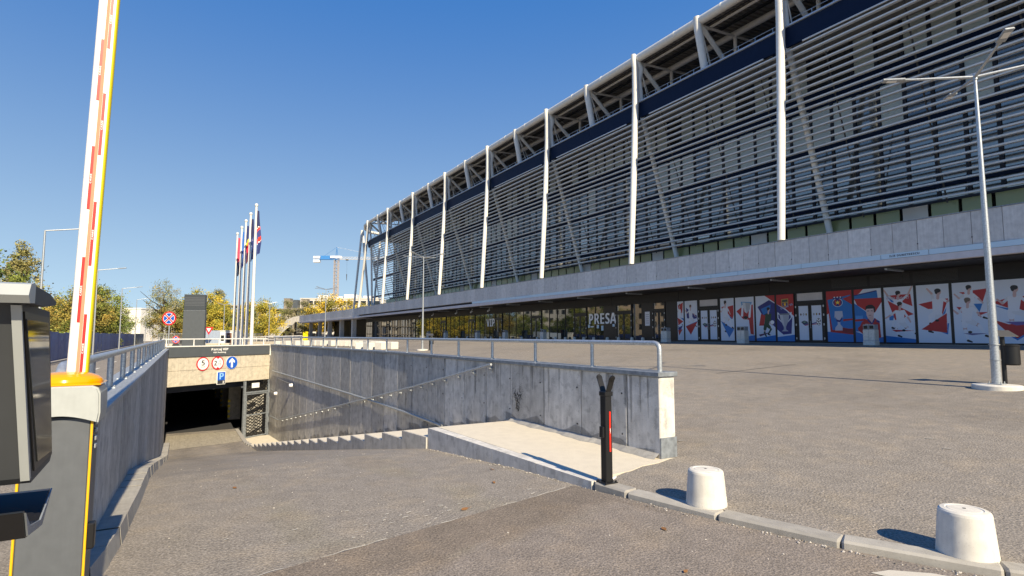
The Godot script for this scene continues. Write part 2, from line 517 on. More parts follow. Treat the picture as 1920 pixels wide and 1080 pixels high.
func build_ground() -> void:
	stain_noise.seed = 5
	stain_noise.frequency = 0.05
	stain_noise.fractal_octaves = 4
	# the wide sheet left of and beyond the ramp
	var left := func(_u): return -900.0
	var us := steps_list(-40.0, -1.0, 6.0, 0.85) + steps_list(0.0, 1500.0, 1.0, 1.045)
	var s := ground_grid(us, func(u): return -1.0 if u < 31.4 else 4.6, left, 60, func(_u, v): return clampf(-0.10 - 0.036 * (-v - 1.0), -0.20, -0.10), 0.8, 3.2)
	setting("ground", s, M.asphalt)
	# plaza in front of the stadium
	us = steps_list(-14.0, 3.0, 0.5, 1.0) + steps_list(3.3, 4.7, 0.3, 1.0) + steps_list(4.8, 5.8, 0.06, 1.0) + steps_list(6.0, 40.0, 0.3, 1.015) + steps_list(41.0, 1500.0, 1.2, 1.06)
	s = ground_grid(us, func(u): return kerb_v(u) + 0.17 if u < 4.95 else (lerpf(4.07, 5.40, (u - 4.95) / 0.5) if u < 5.45 else (lerp_list(WALL_R, u) + 0.20 if u < 31.45 else 4.6)),
		func(_u): return 60.0, 84, func(_u, v): return plaza_y(v), 1.25, 1.5)
	setting("plaza", s, M.asphalt)
	# ramp and the road in front of it
	us = []
	for k in 130: us.append(k / 129.0)
	s = begin()
	use_color = true
	var rows := []
	for t in us:
		var row := []
		for k in 41:
			var f := k / 40.0
			var vr := 3.95
			var u := 0.0
			var v := lerpf(-0.52, vr, f)
			for it in 4:
				var u0 := 4.22 + 0.24 * v
				u = lerpf(u0, 31.4, pow(t, 1.35))
				v = lerpf(-0.52, kerb_v(u) + 0.05, f)
			row.append(P(u, v, lerp_list(RAMP_Y, u)))
		rows.append(row)
	sheet(s, rows, 1.0, 40.0, ramp_tint)
	use_color = false
	setting("driveway", s, M.asphalt)
	s = begin()
	use_color = true
	rows = []
	for i in 80:
		var row := []
		for k in 90:
			var v := lerpf(-1.0, 36.0, pow(k / 89.0, 2.0))
			var u_hi := 4.22 + 0.24 * minf(v, 3.95)
			# stay on the road side of the kerb
			if v > 3.93:
				var a := -14.0
				var b := 4.9
				for it in 24:
					var m := (a + b) * 0.5
					if kerb_v(m) > v: a = m
					else: b = m
				u_hi = a
			row.append(P(lerpf(-16.0, u_hi, 1.0 - pow(1.0 - i / 79.0, 2.0)), v, -0.055))
		rows.append(row)
	sheet(s, rows, 1.1, 90.0, road_tint)
	use_color = false
	setting("road", s, M.asphalt_dark)
	# seam of tar-edged chalky dust between the two surfacings
	s = begin()
	var v0 := -0.4
	while v0 < 3.8:
		var w := 0.003 + 0.006 * absf(stain_noise.get_noise_1d(v0 * 60.0))
		var v1 := v0 + 0.09
		if stain_noise.get_noise_1d(v0 * 25.0 + 500.0) > 0.02:
			var u0 := 4.22 + 0.24 * v0 + 0.012 * sin(v0 * 23.0)
			var u1 := 4.22 + 0.24 * v1 + 0.012 * sin(v1 * 23.0)
			quad(s, P(u0 - w, v0, -0.049), P(u1 - w, v1, -0.049), P(u1 + w, v1, -0.049), P(u0 + w, v0, -0.049))
		v0 = v1
	setting("road_seam", s, M.paint)
	# white paint: the stripe by the kerb and worn scuffs
	s = begin()
	prism_flat(s, [[2.24, 4.20], [2.20, 4.36], [2.02, 4.56], [1.3, 4.95], [1.2, 4.7], [1.95, 4.30]], -0.050)
	setting("road_marking", s, M.paint)
	s = begin()
	rng.seed = 77
	for k in 46:
		var cu := rng.randf_range(4.75, 5.35)
		var cv := rng.randf_range(1.2, 2.3) + (cu - 5.0) * 0.6
		if rng.randf() < 0.3:
			cu = rng.randf_range(4.9, 7.5); cv = rng.randf_range(0.2, 3.4)
		var l := rng.randf_range(0.01, 0.07)
		var w2 := rng.randf_range(0.004, 0.012)
		var y := lerp_list(RAMP_Y, cu) + 0.006
		var da := rng.randf_range(-0.25, 0.35)
		prism_flat(s, [[cu - w2, cv], [cu - w2 * 0.4 + l * da, cv + l], [cu + w2 + l * da, cv + l * 0.9], [cu + w2 * 0.8, cv + 0.2 * l]], y)
	setting("road_scuffs", s, M.paint)
	# dark sealed joints that cross the plaza
	s = begin()
	for jj in [[12.1, 14.5, 18.6], [16.5, 6.4, 13.0], [24.3, 6.4, 10.5]]:
		for k in 12:
			var va := lerpf(jj[1], jj[2], k / 12.0)
			var vb := lerpf(jj[1], jj[2], (k + 1) / 12.0)
			var ju: float = jj[0]
			quad(s, P(ju - 0.022, va, plaza_y(va) + 0.004), P(ju - 0.022, vb, plaza_y(vb) + 0.004), P(ju + 0.022, vb, plaza_y(vb) + 0.004), P(ju + 0.022, va, plaza_y(va) + 0.004))
	setting("plaza_joints", s, M.stain)
	s = begin()
	rng.seed = 31
	for k in 150:
		var cu := rng.randf_range(2.5, 30.0)
		var cv := rng.randf_range(5.9, 24.0)
		var rr := rng.randf_range(0.02, 0.12) * (0.6 + cu * 0.03)
		var pts := []
		for j in 7:
			var a := TAU * j / 7
			var q := rr * rng.randf_range(0.4, 1.2)
			pts.append([cu + sin(a) * q * 0.7, cv + cos(a) * q])
		prism_flat(s, pts, plaza_y(cv) + 0.005)
	setting("plaza_spots", s, mat(lin(0.30, 0.28, 0.25), 0.9))
	# left road: lane dashes
	s = begin()
	for k in 12:
		var du := 8.0 + k * 9.0
		prism_flat(s, [[du, -4.0], [du, -3.86], [du + 3.0, -3.86], [du + 3.0, -4.0]], -0.190)
	prism_flat(s, [[14.0, -1.75], [14.0, -1.6], [40.0, -1.6], [40.0, -1.75]], -0.118)
	setting("lane_marking", s, M.paint)

func prism_flat(s: SurfaceTool, pts: Array, y: float) -> void:
	var poly := PackedVector2Array()
	for p in pts: poly.append(Vector2(p[1], -p[0]))
	var idx := Geometry2D.triangulate_polygon(poly)
	for i in range(0, idx.size(), 3):
		var a := poly[idx[i]]; var b := poly[idx[i + 1]]; var c := poly[idx[i + 2]]
		var pa := Vector3(a.x, y, a.y); var pb := Vector3(b.x, y, b.y); var pc := Vector3(c.x, y, c.y)
		if (pb - pa).cross(pc - pa).y < 0: tri(s, pa, pc, pb)
		else: tri(s, pa, pb, pc)

# ------------------------------------------------------------------ ramp, walls, garage
func poly_at(list: Array, d: float) -> Array:  # point and unit direction [u, v, du, dv] at distance d along [u, v] list
	var left := d
	for i in list.size() - 1:
		var a := Vector2(list[i][0], list[i][1])
		var b := Vector2(list[i + 1][0], list[i + 1][1])
		var l := a.distance_to(b)
		if left <= l or i == list.size() - 2:
			var t := (b - a) / l
			var p := a + t * left
			return [p.x, p.y, t.x, t.y]
		left -= l
	return []

func poly_len(list: Array) -> float:
	var l := 0.0
	for i in list.size() - 1:
		l += Vector2(list[i][0], list[i][1]).distance_to(Vector2(list[i + 1][0], list[i + 1][1]))
	return l

func wall_slab(s: SurfaceTool, list: Array, d0: float, d1: float, off0: float, off1: float, y0: float, y1: float, bev := 0.006) -> void:  # off: to the left (towards -v) of the line
	var a := poly_at(list, d0)
	var b := poly_at(list, d1)
	var t := Vector2(b[0] - a[0], b[1] - a[1]).normalized()
	var nrm := Vector2(t.y, -t.x)  # in (u, v): towards -v when the line runs along +u
	var pa := Vector2(a[0], a[1]); var pb := Vector2(b[0], b[1])
	var c := (pa + pb) * 0.5 + nrm * (off0 + off1) * 0.5
	var bx := Basis(P(t.x, t.y, 0), Vector3.UP, P(t.x, t.y, 0).cross(Vector3.UP))
	box(s, P(c.x, c.y, (y0 + y1) * 0.5), Vector3(pa.distance_to(pb), y1 - y0, absf(off1 - off0)), bx, bev)

func rail_path(list: Array, d0: float, d1: float, off: float, y: float, step := 0.8) -> Array:
	var pts := []
	var n := maxi(2, int((d1 - d0) / step))
	for i in n + 1:
		var p := poly_at(list, lerpf(d0, d1, float(i) / n))
		pts.append(P(p[0] + p[3] * off, p[1] - p[2] * off, y))
	return pts

func build_ramp_walls() -> void:
	# kerbs: every stone a piece
	var kerb := Node3D.new()
	kerb.name = "kerb"
	add_child(kerb)
	kerb.set_meta("kind", "structure")
	var d := 0.0
	var klen := poly_len(KERB)
	rng.seed = 12
	var land := klen - 4.25
	while d < land - 0.1:
		var d1 := minf(d + 0.98, land)
		var s := begin()
		wall_slab(s, KERB, d + 0.007, d1 - 0.007, -0.19 - rng.randf() * 0.004, rng.randf_range(-0.004, 0.004), -0.35, 0.004 + rng.randf_range(-0.005, 0.007), 0.018)
		obj("kerb_stone", s, [M.kerb, M.kerb2][rng.randi() % 2], kerb)
		d = d1
	var kl := Node3D.new()
	kl.name = "kerb_001"
	add_child(kl)
	kl.set_meta("kind", "structure")
	var kerb_out := func(uu: float) -> float: return -0.30 - 0.115 * exp(-(uu - 4.9) / 1.1)
	var bed := begin()
	for k in 46:
		var ku := 4.72 + k * 0.50
		var w0: float = kerb_out.call(ku) + rng.randf_range(-0.004, 0.004)
		var w1: float = kerb_out.call(ku + 0.478) + rng.randf_range(-0.004, 0.004)
		var y0 := lerp_list(RAMP_Y, ku) + 0.145 + rng.randf_range(-0.004, 0.004)
		var y1 := lerp_list(RAMP_Y, ku + 0.478) + 0.145 + rng.randf_range(-0.004, 0.004)
		var s := begin()
		hexa(s, P(ku, -0.56, y0), P(ku, w0 - 0.035, y0), P(ku + 0.478, w1 - 0.035, y1), P(ku + 0.478, -0.56, y1), P(ku, w0, y0 - 0.30), P(ku + 0.478, w1, y1 - 0.30))
		obj("kerb_stone", s, [M.kerb, M.kerb2][rng.randi() % 2], kl)
		var y2 := lerp_list(RAMP_Y, ku + 0.50) + 0.140
		hexa(bed, P(ku, -0.56, y0 - 0.005), P(ku, w0 - 0.038, y0 - 0.005), P(ku + 0.50, w1 - 0.038, y2 - 0.004), P(ku + 0.50, -0.56, y2 - 0.004), P(ku, w0 - 0.004, y0 - 0.30), P(ku + 0.50, w1 - 0.004, y2 - 0.30))
	obj("mortar", bed, M.paint, kl)
	# landing slab and its border
	var s := begin()
	var t := Transform3D(Basis(Vector3.RIGHT, -PI / 2), Vector3(0, -0.75, 0))  # polygon (v, u) lies flat, extruded upwards
	var pts := PackedVector2Array([Vector2(3.87, 9.2), Vector2(3.97, 7.0), Vector2(4.02, 5.22), Vector2(4.10, 5.03), Vector2(4.35, 5.10), Vector2(4.62, 5.13), Vector2(4.9, 5.24), Vector2(5.2, 5.27), Vector2(5.5, 5.36), Vector2(5.72, 5.34), Vector2(5.80, 5.44), Vector2(5.6, 5.5), Vector2(5.38, 5.6), Vector2(5.36, 9.2)])
	prism(s, pts, t, 0.757)
	setting("landing", s, M.slab)
	s = begin()
	for k in 4:
		var ua := 4.99 + k * 1.0525
		var ub := ua + 1.0525 - 0.006
		var va := lerp_list(KERB, ua); var vb := lerp_list(KERB, ub)
		prism(s, PackedVector2Array([Vector2(va, ua), Vector2(va + 0.17, ua), Vector2(vb + 0.17, ub), Vector2(vb, ub)]), t, 0.752 + 0.002 * (k % 2))
	setting("landing_border", s, M.wall[2])
	# mortar smeared along the foot of the wall
	s = begin()
	for k in 30:
		var ua := 5.42 + k * 0.125
		var w0 := 0.10 + 0.018 * sin(k * 1.7) + 0.03 * sin(k * 0.6)
		var w1 := 0.10 + 0.018 * sin((k + 1) * 1.7) + 0.03 * sin((k + 1) * 0.6)
		var va := lerp_list(WALL_R, ua) + 0.005
		quad(s, P(ua, va, 0.075), P(ua + 0.125, va, 0.075), P(ua + 0.125, va - w1, 0.009), P(ua, va - w0, 0.009))
	setting("mortar_fillet", s, M.wall[3])
	# stepped ramp
	var steps := thing("staircase", "long flight of shallow cream concrete steps down to the garage gate", "staircase", P(9.2, 4.4, 0))
	for k in 23:
		var u0 := 9.2 + 0.86 * k
		var u1 := u0 + 0.86
		if k == 22: u1 = 31.2
		var y := -0.15 * (k + 1)
		var q := [[u0, lerp_list(STAIR, u0)], [u1, lerp_list(STAIR, u1)], [u1, lerp_list(WALL_R, u1) + 0.05], [u0, lerp_list(WALL_R, u0) + 0.05]]
		s = begin()
		var pp := PackedVector2Array()
		for e in q: pp.append(Vector2(e[1] - 4.4, e[0] - 9.2))
		prism(s, pp, Transform3D(Basis(Vector3.RIGHT, -PI / 2), Vector3(0, y - 0.9, 0)), 0.9)
		obj("step", s, M.slab, steps)
		# darker side cheek of the step, board marked
		s = begin()
		var a := Vector2(q[0][1] - 4.4, q[0][0] - 9.2)
		var b := Vector2(q[1][1] - 4.4, q[1][0] - 9.2)
		prism(s, PackedVector2Array([a + Vector2(-0.03, 0), a + Vector2(-0.004, 0), b + Vector2(-0.004, 0), b + Vector2(-0.03, 0)]), Transform3D(Basis(Vector3.RIGHT, -PI / 2), Vector3(0, y - 0.9, 0)), 0.898)
		obj("step_side", s, M.wall[0], steps)
	s = begin()
	for k in 12:
		var ua := 25.2 + k * 0.5
		var y := maxf(lerp_list(RAMP_Y, ua), lerp_list(RAMP_Y, ua + 0.5)) + 0.03
		box2(s, P(ua, lerp_list(STAIR, ua) - 0.06, -3.9) - steps.position, P(ua + 0.5, lerp_list(STAIR, ua) + 0.10, y) - steps.position)
	obj("edge_wall", s, M.kerb, steps)
	# right retaining wall
	var wr := thing("retaining_wall", "grey formwork concrete retaining wall right of the ramp, ending in a sunlit pier by the landing", "wall", P(5.4, 5.37, 0))
	var off := -wr.position
	var total := poly_len(WALL_R)
	rng.seed = 4
	d = 0.62
	var tones := [1, 2, 0, 1, 1, 2, 0, 0, 3, 1, 3, 0, 0, 3, 0, 3, 0, 1, 0, 3, 0, 3, 0, 0, 0, 0, 0]
	s = begin()
	wall_slab(s, WALL_R, 0.0, d - 0.006, -0.28, 0.0, -0.6, 1.05, 0.012)
	obj("wall_panel", s, M.wall[2], wr, Transform3D(Basis.IDENTITY, off))
	var i := 0
	while d < total - 0.2:
		var d1 := minf(d + 1.04, total)
		s = begin()
		wall_slab(s, WALL_R, d + 0.011, d1 - 0.011, -0.28, rng.randf_range(-0.004, 0.003), -4.0, 1.05, 0.008)
		obj("wall_panel", s, M.wall[tones[i % tones.size()]], wr, Transform3D(Basis.IDENTITY, off))
		d = d1
		i += 1
	s = begin()
	for k in 16:
		wall_slab(s, WALL_R, maxf(0.3, k * total / 16), (k + 1) * total / 16, -0.26, -0.035, -4.0, 1.045, 0.0)
	obj("wall_core", s, M.charcoal, wr, Transform3D(Basis.IDENTITY, off))
	for k in 9:
		s = begin()
		wall_slab(s, WALL_R, k * total / 9 - (0.03 if k == 0 else 0.0), (k + 1) * total / 9 - 0.006, -0.315, 0.035, 1.052, 1.115, 0.008)
		obj("wall_cap", s, M.flash, wr, Transform3D(Basis.IDENTITY, off))
	s = begin()
	box(s, P(5.392, 5.37 + 0.14, 0.14), Vector3(0.285, 0.26, 0.012))
	obj("pier_plinth", s, M.flash, wr, Transform3D(Basis.IDENTITY, off))
	for k in 9:
		for hy in [0.22, 0.78]:
			var hp := poly_at(WALL_R, 0.62 + 1.04 * k + 0.10)
			s = begin()
			tube(s, [P(hp[0], hp[1] - 0.008, hy), P(hp[0], hp[1] + 0.01, hy)], 0.013, 8)
			obj("tie_hole", s, M.stain, wr, Transform3D(Basis.IDENTITY, off))
	# splash of dirt, drips below the coping and damp along the foot of the wall
	rng.seed = 19
	s = begin()
	for k in 900:
		var a := rng.randfn(0.0, 1.0)
		var b := rng.randfn(0.0, 1.0)
		var pu := 8.95 + a * 0.13
		var py := 0.50 + b * 0.17 - (0.12 if absf(a) < 0.5 else 0.0)
		var r := rng.randf_range(0.003, 0.011) * (1.5 if absf(a) + absf(b) < 1.2 else 0.8)
		var vv := lerp_list(WALL_R, pu) - 0.0065 - 0.00001 * (k % 90)
		for j in 5:
			tri(s, P(pu, vv, py), P(pu - cos(TAU * j / 5) * r, vv, py + sin(TAU * j / 5) * r * 1.3), P(pu - cos(TAU * (j + 1) / 5) * r, vv, py + sin(TAU * (j + 1) / 5) * r * 1.3))
	var st := obj("dirt_splash", s, M.grime, wr, Transform3D(Basis.IDENTITY, off))
	st.set_meta("kind", "stuff")
	s = begin()
	for k in 130:
		var pu := rng.randf_range(5.6, 30.0)
		var wd := rng.randf_range(0.006, 0.035)
		var ln := rng.randf_range(0.12, 0.75) * (1.5 if rng.randf() < 0.2 else 1.0)
		var vv := lerp_list(WALL_R, pu) - 0.0062 - 0.00002 * (k % 60)
		var y0 := 1.045
		if k % 5 == 0 and pu > 10.0:
			y0 = lerpf(1.02, -2.43, (pu - 9.83) / 19.17) - 0.10
		quad(s, P(pu + wd, vv, y0), P(pu + wd * 0.3, vv, y0 - ln), P(pu - wd * 0.3, vv, y0 - ln), P(pu - wd, vv, y0))
	st = obj("drip_stain", s, M.grime, wr, Transform3D(Basis.IDENTITY, off))
	st.set_meta("kind", "stuff")
	s = begin()
	for k in 100:
		var pa := 5.5 + k * 0.215
		var pb := pa + 0.215
		var f := func(uu: float) -> float: return 0.10 + 0.07 * stain_noise.get_noise_1d(uu * 40.0) * 2.0 + 0.12 * maxf(0.0, stain_noise.get_noise_1d(uu * 12.0 + 90.0)) * 2.0
		var g := func(uu: float) -> float: return 0.0 if uu < 9.2 else -0.15 * floorf((uu - 9.2) / 0.86 + 1.0)
		quad(s, P(pb, lerp_list(WALL_R, pb) - 0.0075, g.call(pa + 0.01) + maxf(0.03, f.call(pb))), P(pb, lerp_list(WALL_R, pb) - 0.0075, g.call(pa + 0.01)), P(pa, lerp_list(WALL_R, pa) - 0.0075, g.call(pa + 0.01)), P(pa, lerp_list(WALL_R, pa) - 0.0075, g.call(pa + 0.01) + maxf(0.03, f.call(pa))))
	st = obj("damp_stain", s, M.grime, wr, Transform3D(Basis.IDENTITY, off))
	st.set_meta("kind", "stuff")
	# steel railing on it
	var rr := thing("railing", "galvanised railing along the cap of the right ramp wall, bent down at its near end", "railing", P(5.5, 5.5, 1.115))
	off = -rr.position
	var line := rail_path(WALL_R, 0.22, total, -0.14, 1.49)
	var first: Vector3 = line[0]
	var bend := [first + Vector3(0, -0.375, 0.10), first + Vector3(0, -0.085, 0.10), first + Vector3(0, -0.045, 0.092), first + Vector3(0, -0.018, 0.066), first + Vector3(0, -0.004, 0.03)]
	s = begin()
	tube(s, bend + line, 0.033, 12)
	obj("top_rail", s, M.zinc, rr, Transform3D(Basis.IDENTITY, off))
	d = 1.55
	while d < total:
		var p := poly_at(WALL_R, d)
		var base := P(p[0] - p[3] * 0.14, p[1] + p[2] * 0.14, 1.115)
		s = begin()
		tube(s, [base, base + Vector3(0, 0.36, 0)], 0.028, 10)
		box(s, base + Vector3(0, 0.005, 0), Vector3(0.10, 0.01, 0.10))
		obj("post", s, M.zinc, rr, Transform3D(Basis.IDENTITY, off))
		d += 1.62
	# left wall
	var wl := thing("retaining_wall", "long grey concrete retaining wall left of the ramp, behind the barrier cabinet", "wall", P(4.55, -0.55, 0))
	off = -wl.position
	var WL := [[4.55, -0.55], [29.2, -0.57]]
	d = 0.0
	i = 0
	while d < 24.6:
		var d1 := minf(d + 1.04, 24.65)
		s = begin()
		wall_slab(s, WL, d + 0.009, d1 - 0.009, rng.randf_range(-0.003, 0.004), 0.30, -3.6, 0.955, 0.008)
		obj("wall_panel", s, M.wall[[0, 1, 0, 3, 0, 1, 3][i % 7]], wl, Transform3D(Basis.IDENTITY, off))
		d = d1
		i += 1
	s = begin()
	wall_slab(s, WL, 0.02, 24.6, 0.03, 0.27, -3.6, 0.95, 0.0)
	obj("wall_core", s, M.charcoal, wl, Transform3D(Basis.IDENTITY, off))
	for k in 3:
		s = begin()
		wall_slab(s, WL, -0.03 + k * 8.2, (k + 1) * 8.2 - 0.006, -0.03, 0.335, 0.957, 1.005, 0.006)
		obj("wall_cap", s, M.zinc_dull, wl, Transform3D(Basis.IDENTITY, off))
	rr = thing("railing", "galvanised railing with close posts on the left ramp wall, beside the road", "railing", P(4.6, -0.7, 1.005))
	off = -rr.position
	line = rail_path(WL, 0.35, 24.3, 0.15, 1.385)
	first = line[0]
	bend = [first + Vector3(0, -0.38, 0.14), first + Vector3(0, -0.14, 0.14), first + Vector3(0, -0.07, 0.12), first + Vector3(0, -0.03, 0.08), first + Vector3(0, -0.005, 0.03)]
	s = begin()
	tube(s, bend + line, 0.036, 12)
	obj("top_rail", s, M.zinc, rr, Transform3D(Basis.IDENTITY, off))
	for k in 15:
		var base := P(6.23 + 1.55 * k, -0.70, 1.005)
		s = begin()
		tube(s, [base, base + Vector3(0, 0.36, 0)], 0.032, 10)
		box(s, base + Vector3(0, 0.006, 0), Vector3(0.12, 0.012, 0.12))
		for e in [-0.045, 0.045]:
			tube(s, [base + Vector3(0.045, 0.01, e), base + Vector3(0.045, 0.026, e)], 0.009, 6)
		obj("post", s, M.zinc, rr, Transform3D(Basis.IDENTITY, off))
	# pipe and sloping handrail on the right wall
	s = begin()
	var pp2 := []
	for k in 24:
		var pu := lerpf(30.6, 12.3, k / 23.0)
		pp2.append(P(pu, lerp_list(WALL_R, pu) - 0.06, lerpf(-0.20, -0.51, k / 23.0)))
	tube(s, pp2, 0.032, 10)
	tag(obj("pipe", s, M.zinc_dull), "straight galvanised pipe crossing the right ramp wall almost level", "pipe")
	var hr := thing("handrail", "sloping steel handrail on close brackets following the steps down the right wall", "handrail", P(9.8, 5.3, 1.0))
	off = -hr.position
	pp2 = []
	for k in 28:
		var pu := lerpf(29.0, 9.83, k / 27.0)
		pp2.append(P(pu, lerp_list(WALL_R, pu) - 0.085, lerpf(-2.43, 1.02, k / 27.0)))
	pp2.insert(0, P(30.8, 3.98 - 0.085, -2.45))
	s = begin()
	tube(s, pp2, 0.023, 8)
	obj("rail", s, M.zinc_dull, hr, Transform3D(Basis.IDENTITY, off))
	for k in 26:
		var pu := 9.95 + k * 0.74
		var py := lerpf(1.02, -2.43, (pu - 9.83) / 19.17)
		var wv := lerp_list(WALL_R, pu)
		s = begin()
		tube(s, [P(pu, wv - 0.085, py), P(pu, wv - 0.085, py - 0.05), P(pu, wv, py - 0.075)], 0.014, 6)
		tube(s, [P(pu, wv, py - 0.075), P(pu, wv - 0.015, py - 0.075)], 0.045, 10)
		obj("bracket", s, M.zinc, hr, Transform3D(Basis.IDENTITY, off))
	var cd := thing("conduit", "thin bent lighting conduit with two small bulkhead heads near the gate", "conduit", P(29.6, 4.0, -1.2))
	off = -cd.position
	s = begin()
	tube(s, [P(31.0, 3.90, -1.10), P(29.6, 4.03, -1.22), P(29.55, 4.03, -0.51), P(26.75, 4.29, -0.62)], 0.016, 6)
	obj("tube", s, M.zinc, cd, Transform3D(Basis.IDENTITY, off))
	for p in [[29.6, 4.03, -1.24], [26.75, 4.27, -0.64]]:
		s = begin()
		tube(s, [P(p[0], p[1], p[2]), P(p[0], p[1] - 0.14, p[2])], [0.09, 0.07], 10)
		obj("lamp_head", s, M.sign_white, cd, Transform3D(Basis.IDENTITY, off))

var GB := Basis(Vector3(0.835, 0, -0.5505), Vector3.UP, Vector3(0.5505, 0, 0.835)).orthonormalized()
func garage_at(s: float, y: float, z := 0.0) -> Vector3:
	return P(28.47, -0.62, 0) + GB * Vector3(s, y, z)

func disc(s: SurfaceTool, at: Vector3, r: float, z0: float, z1: float, n := 28) -> void:
	var p := PackedVector2Array()
	for k in n: p.append(Vector2(cos(TAU * k / n), sin(TAU * k / n)) * r)
	prism(s, p, Transform3D(Basis.IDENTITY, at + Vector3(0, 0, z0)), z1 - z0)

func build_garage() -> void:
	var g := thing("parking_garage", "concrete front of the underground car park with a dark vehicle opening under the plaza", "garage", P(28.47, -0.62, 0))
	g.basis = GB
	var s := begin()
	box2(s, Vector3(-0.02, 0.02, -0.35), Vector3(5.40, 1.06, 0.0), 0.01)
	obj("wall_panel", s, M.wall_top, g)
	s = begin()
	box2(s, Vector3(-0.02, -0.66, -0.35), Vector3(5.40, 0.012, -0.004), 0.01)
	obj("wall_panel", s, M.wall_top, g)
	s = begin()
	box2(s, Vector3(-0.05, 1.063, -0.4), Vector3(5.45, 1.11, 0.05), 0.006)
	obj("wall_cap", s, M.white, g)
	s = begin()
	box2(s, Vector3(5.33, 0.55, 0.002), Vector3(5.40, 1.06, 0.05), 0.004)
	obj("trim", s, M.white, g)
	s = begin()
	box2(s, Vector3(0.0, 0.62, 0.003), Vector3(5.325, 1.045, 0.055), 0.006)
	var sb := obj("sign_board", s, M.grey_panel, g)
	text("lettering", "Parcaj VIP", sb, M.sign_white, Transform3D(Basis.IDENTITY, Vector3(2.06, 0.845, 0.055)), 0.86, 0.145)
	text("lettering", "VIP Parking", sb, M.sign_white, Transform3D(Basis.IDENTITY, Vector3(2.15, 0.735, 0.055)), 0.66, 0.085)
	# dark inside, square to the ramp
	var GI := g.transform.affine_inverse()
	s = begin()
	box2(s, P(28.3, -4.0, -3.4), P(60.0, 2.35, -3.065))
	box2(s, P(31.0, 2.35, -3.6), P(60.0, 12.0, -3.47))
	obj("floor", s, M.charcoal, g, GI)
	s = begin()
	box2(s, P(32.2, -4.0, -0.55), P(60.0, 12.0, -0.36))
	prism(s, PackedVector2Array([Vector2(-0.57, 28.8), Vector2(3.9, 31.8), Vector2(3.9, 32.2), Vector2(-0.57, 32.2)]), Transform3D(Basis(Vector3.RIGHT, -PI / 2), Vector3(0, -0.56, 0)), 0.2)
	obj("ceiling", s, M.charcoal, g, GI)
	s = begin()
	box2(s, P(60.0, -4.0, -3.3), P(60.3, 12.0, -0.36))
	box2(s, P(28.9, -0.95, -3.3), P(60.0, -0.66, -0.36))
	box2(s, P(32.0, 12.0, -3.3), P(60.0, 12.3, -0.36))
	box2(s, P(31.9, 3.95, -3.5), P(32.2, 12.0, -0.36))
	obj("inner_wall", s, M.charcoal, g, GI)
	s = begin()
	box2(s, Vector3(0.05, -0.95, -0.75), Vector3(5.4, -0.57, -0.45))
	obj("roller_shutter_box", s, M.navy_matt, g)
	s = begin()
	box2(s, P(32.6, 2.85, -3.5), P(32.9, 3.9, -0.56))
	obj("lobby_wall", s, M.kerb2, g, GI)
	for k in 3:
		s = begin()
		var cu := 35.0 + 6.0 * k
		var cv := 2.27 - 0.07 * k
		box2(s, P(cu, cv, -3.07), P(cu + 0.6, cv + 0.62, -0.56), 0.01)
		var c := obj("column", s, M.wall[0], g, GI)
		for j in 4:
			s = begin()
			box2(s, P(cu - 0.03, cv - 0.02, -2.95 + j * 0.28), P(cu - 0.004, cv + 0.10, -2.81 + j * 0.28))
			obj("stripe", s, M.yellow, c)
	# apron of old concrete in front of the opening
	s = begin()
	for k in 8:
		var a0 := k / 8.0; var a1 := (k + 1) / 8.0
		var f := func(uu: float, t: float) -> Vector3: return P(uu, lerpf(-0.5, 2.4, t), lerp_list(RAMP_Y, uu) + 0.008)
		for j in 6:
			var ua := lerpf(26.4, 30.6, j / 6.0); var ub := lerpf(26.4, 30.6, (j + 1) / 6.0)
			quad(s, f.call(ua + a0 * 0.9 * (1.0 - j / 6.0), a0), f.call(ua + a1 * 0.9 * (1.0 - j / 6.0), a1), f.call(ub + a1 * 0.9 * (1.0 - (j + 1) / 6.0), a1), f.call(ub + a0 * 0.9 * (1.0 - (j + 1) / 6.0), a0))
	setting("garage_apron", s, M.apron)
	# red extinguisher cylinder
	var e := thing("fire_extinguisher", "tall red cylinder standing just inside the garage opening on the left", "extinguisher", garage_at(0.32, -3.05, -0.7))
	s = begin()
	lathe(s, [Vector2(0.0, 0.0), Vector2(0.11, 0.0), Vector2(0.11, 0.75), Vector2(0.08, 0.84), Vector2(0.03, 0.88)], 16)
	obj("cylinder", s, M.red, e)
	s = begin()
	lathe(s, [Vector2(0.035, 0.88), Vector2(0.035, 0.98), Vector2(0.0, 0.98)], 8)
	box(s, Vector3(0.06, 0.97, 0), Vector3(0.16, 0.025, 0.03))
	obj("valve", s, M.black, e)
	# road signs on the lintel
	var sg := thing("speed_limit_sign", "round white sign with red rim reading 5 on the garage lintel", "road sign", garage_at(1.69, -0.03, 0.0))
	sg.basis = GB
	ring_sign(sg, 0.31)
	text("number", "5", sg, M.ink, Transform3D(Basis.IDENTITY, Vector3(-0.08, 0.24, 0.036)), 0.16, 0.23, 0.004)
	text("lettering", "km/h", sg, M.ink, Transform3D(Basis.IDENTITY, Vector3(-0.1, 0.15, 0.036)), 0.20, 0.055, 0.004, false)
	sg = thing("height_limit_sign", "round white sign with red rim reading 2.15 m on the garage lintel", "road sign", garage_at(2.43, -0.02, 0.0))
	sg.basis = GB
	ring_sign(sg, 0.31)
	text("number", "2", sg, M.ink, Transform3D(Basis.IDENTITY, Vector3(-0.19, 0.2, 0.036)), 0.14, 0.22, 0.004)
	text("number", ".15", sg, M.ink, Transform3D(Basis.IDENTITY, Vector3(-0.03, 0.2, 0.036)), 0.20, 0.12, 0.004, false)
	text("lettering", "m", sg, M.ink, Transform3D(Basis.IDENTITY, Vector3(0.06, 0.36, 0.036)), 0.10, 0.06, 0.004, false)
	s = begin()
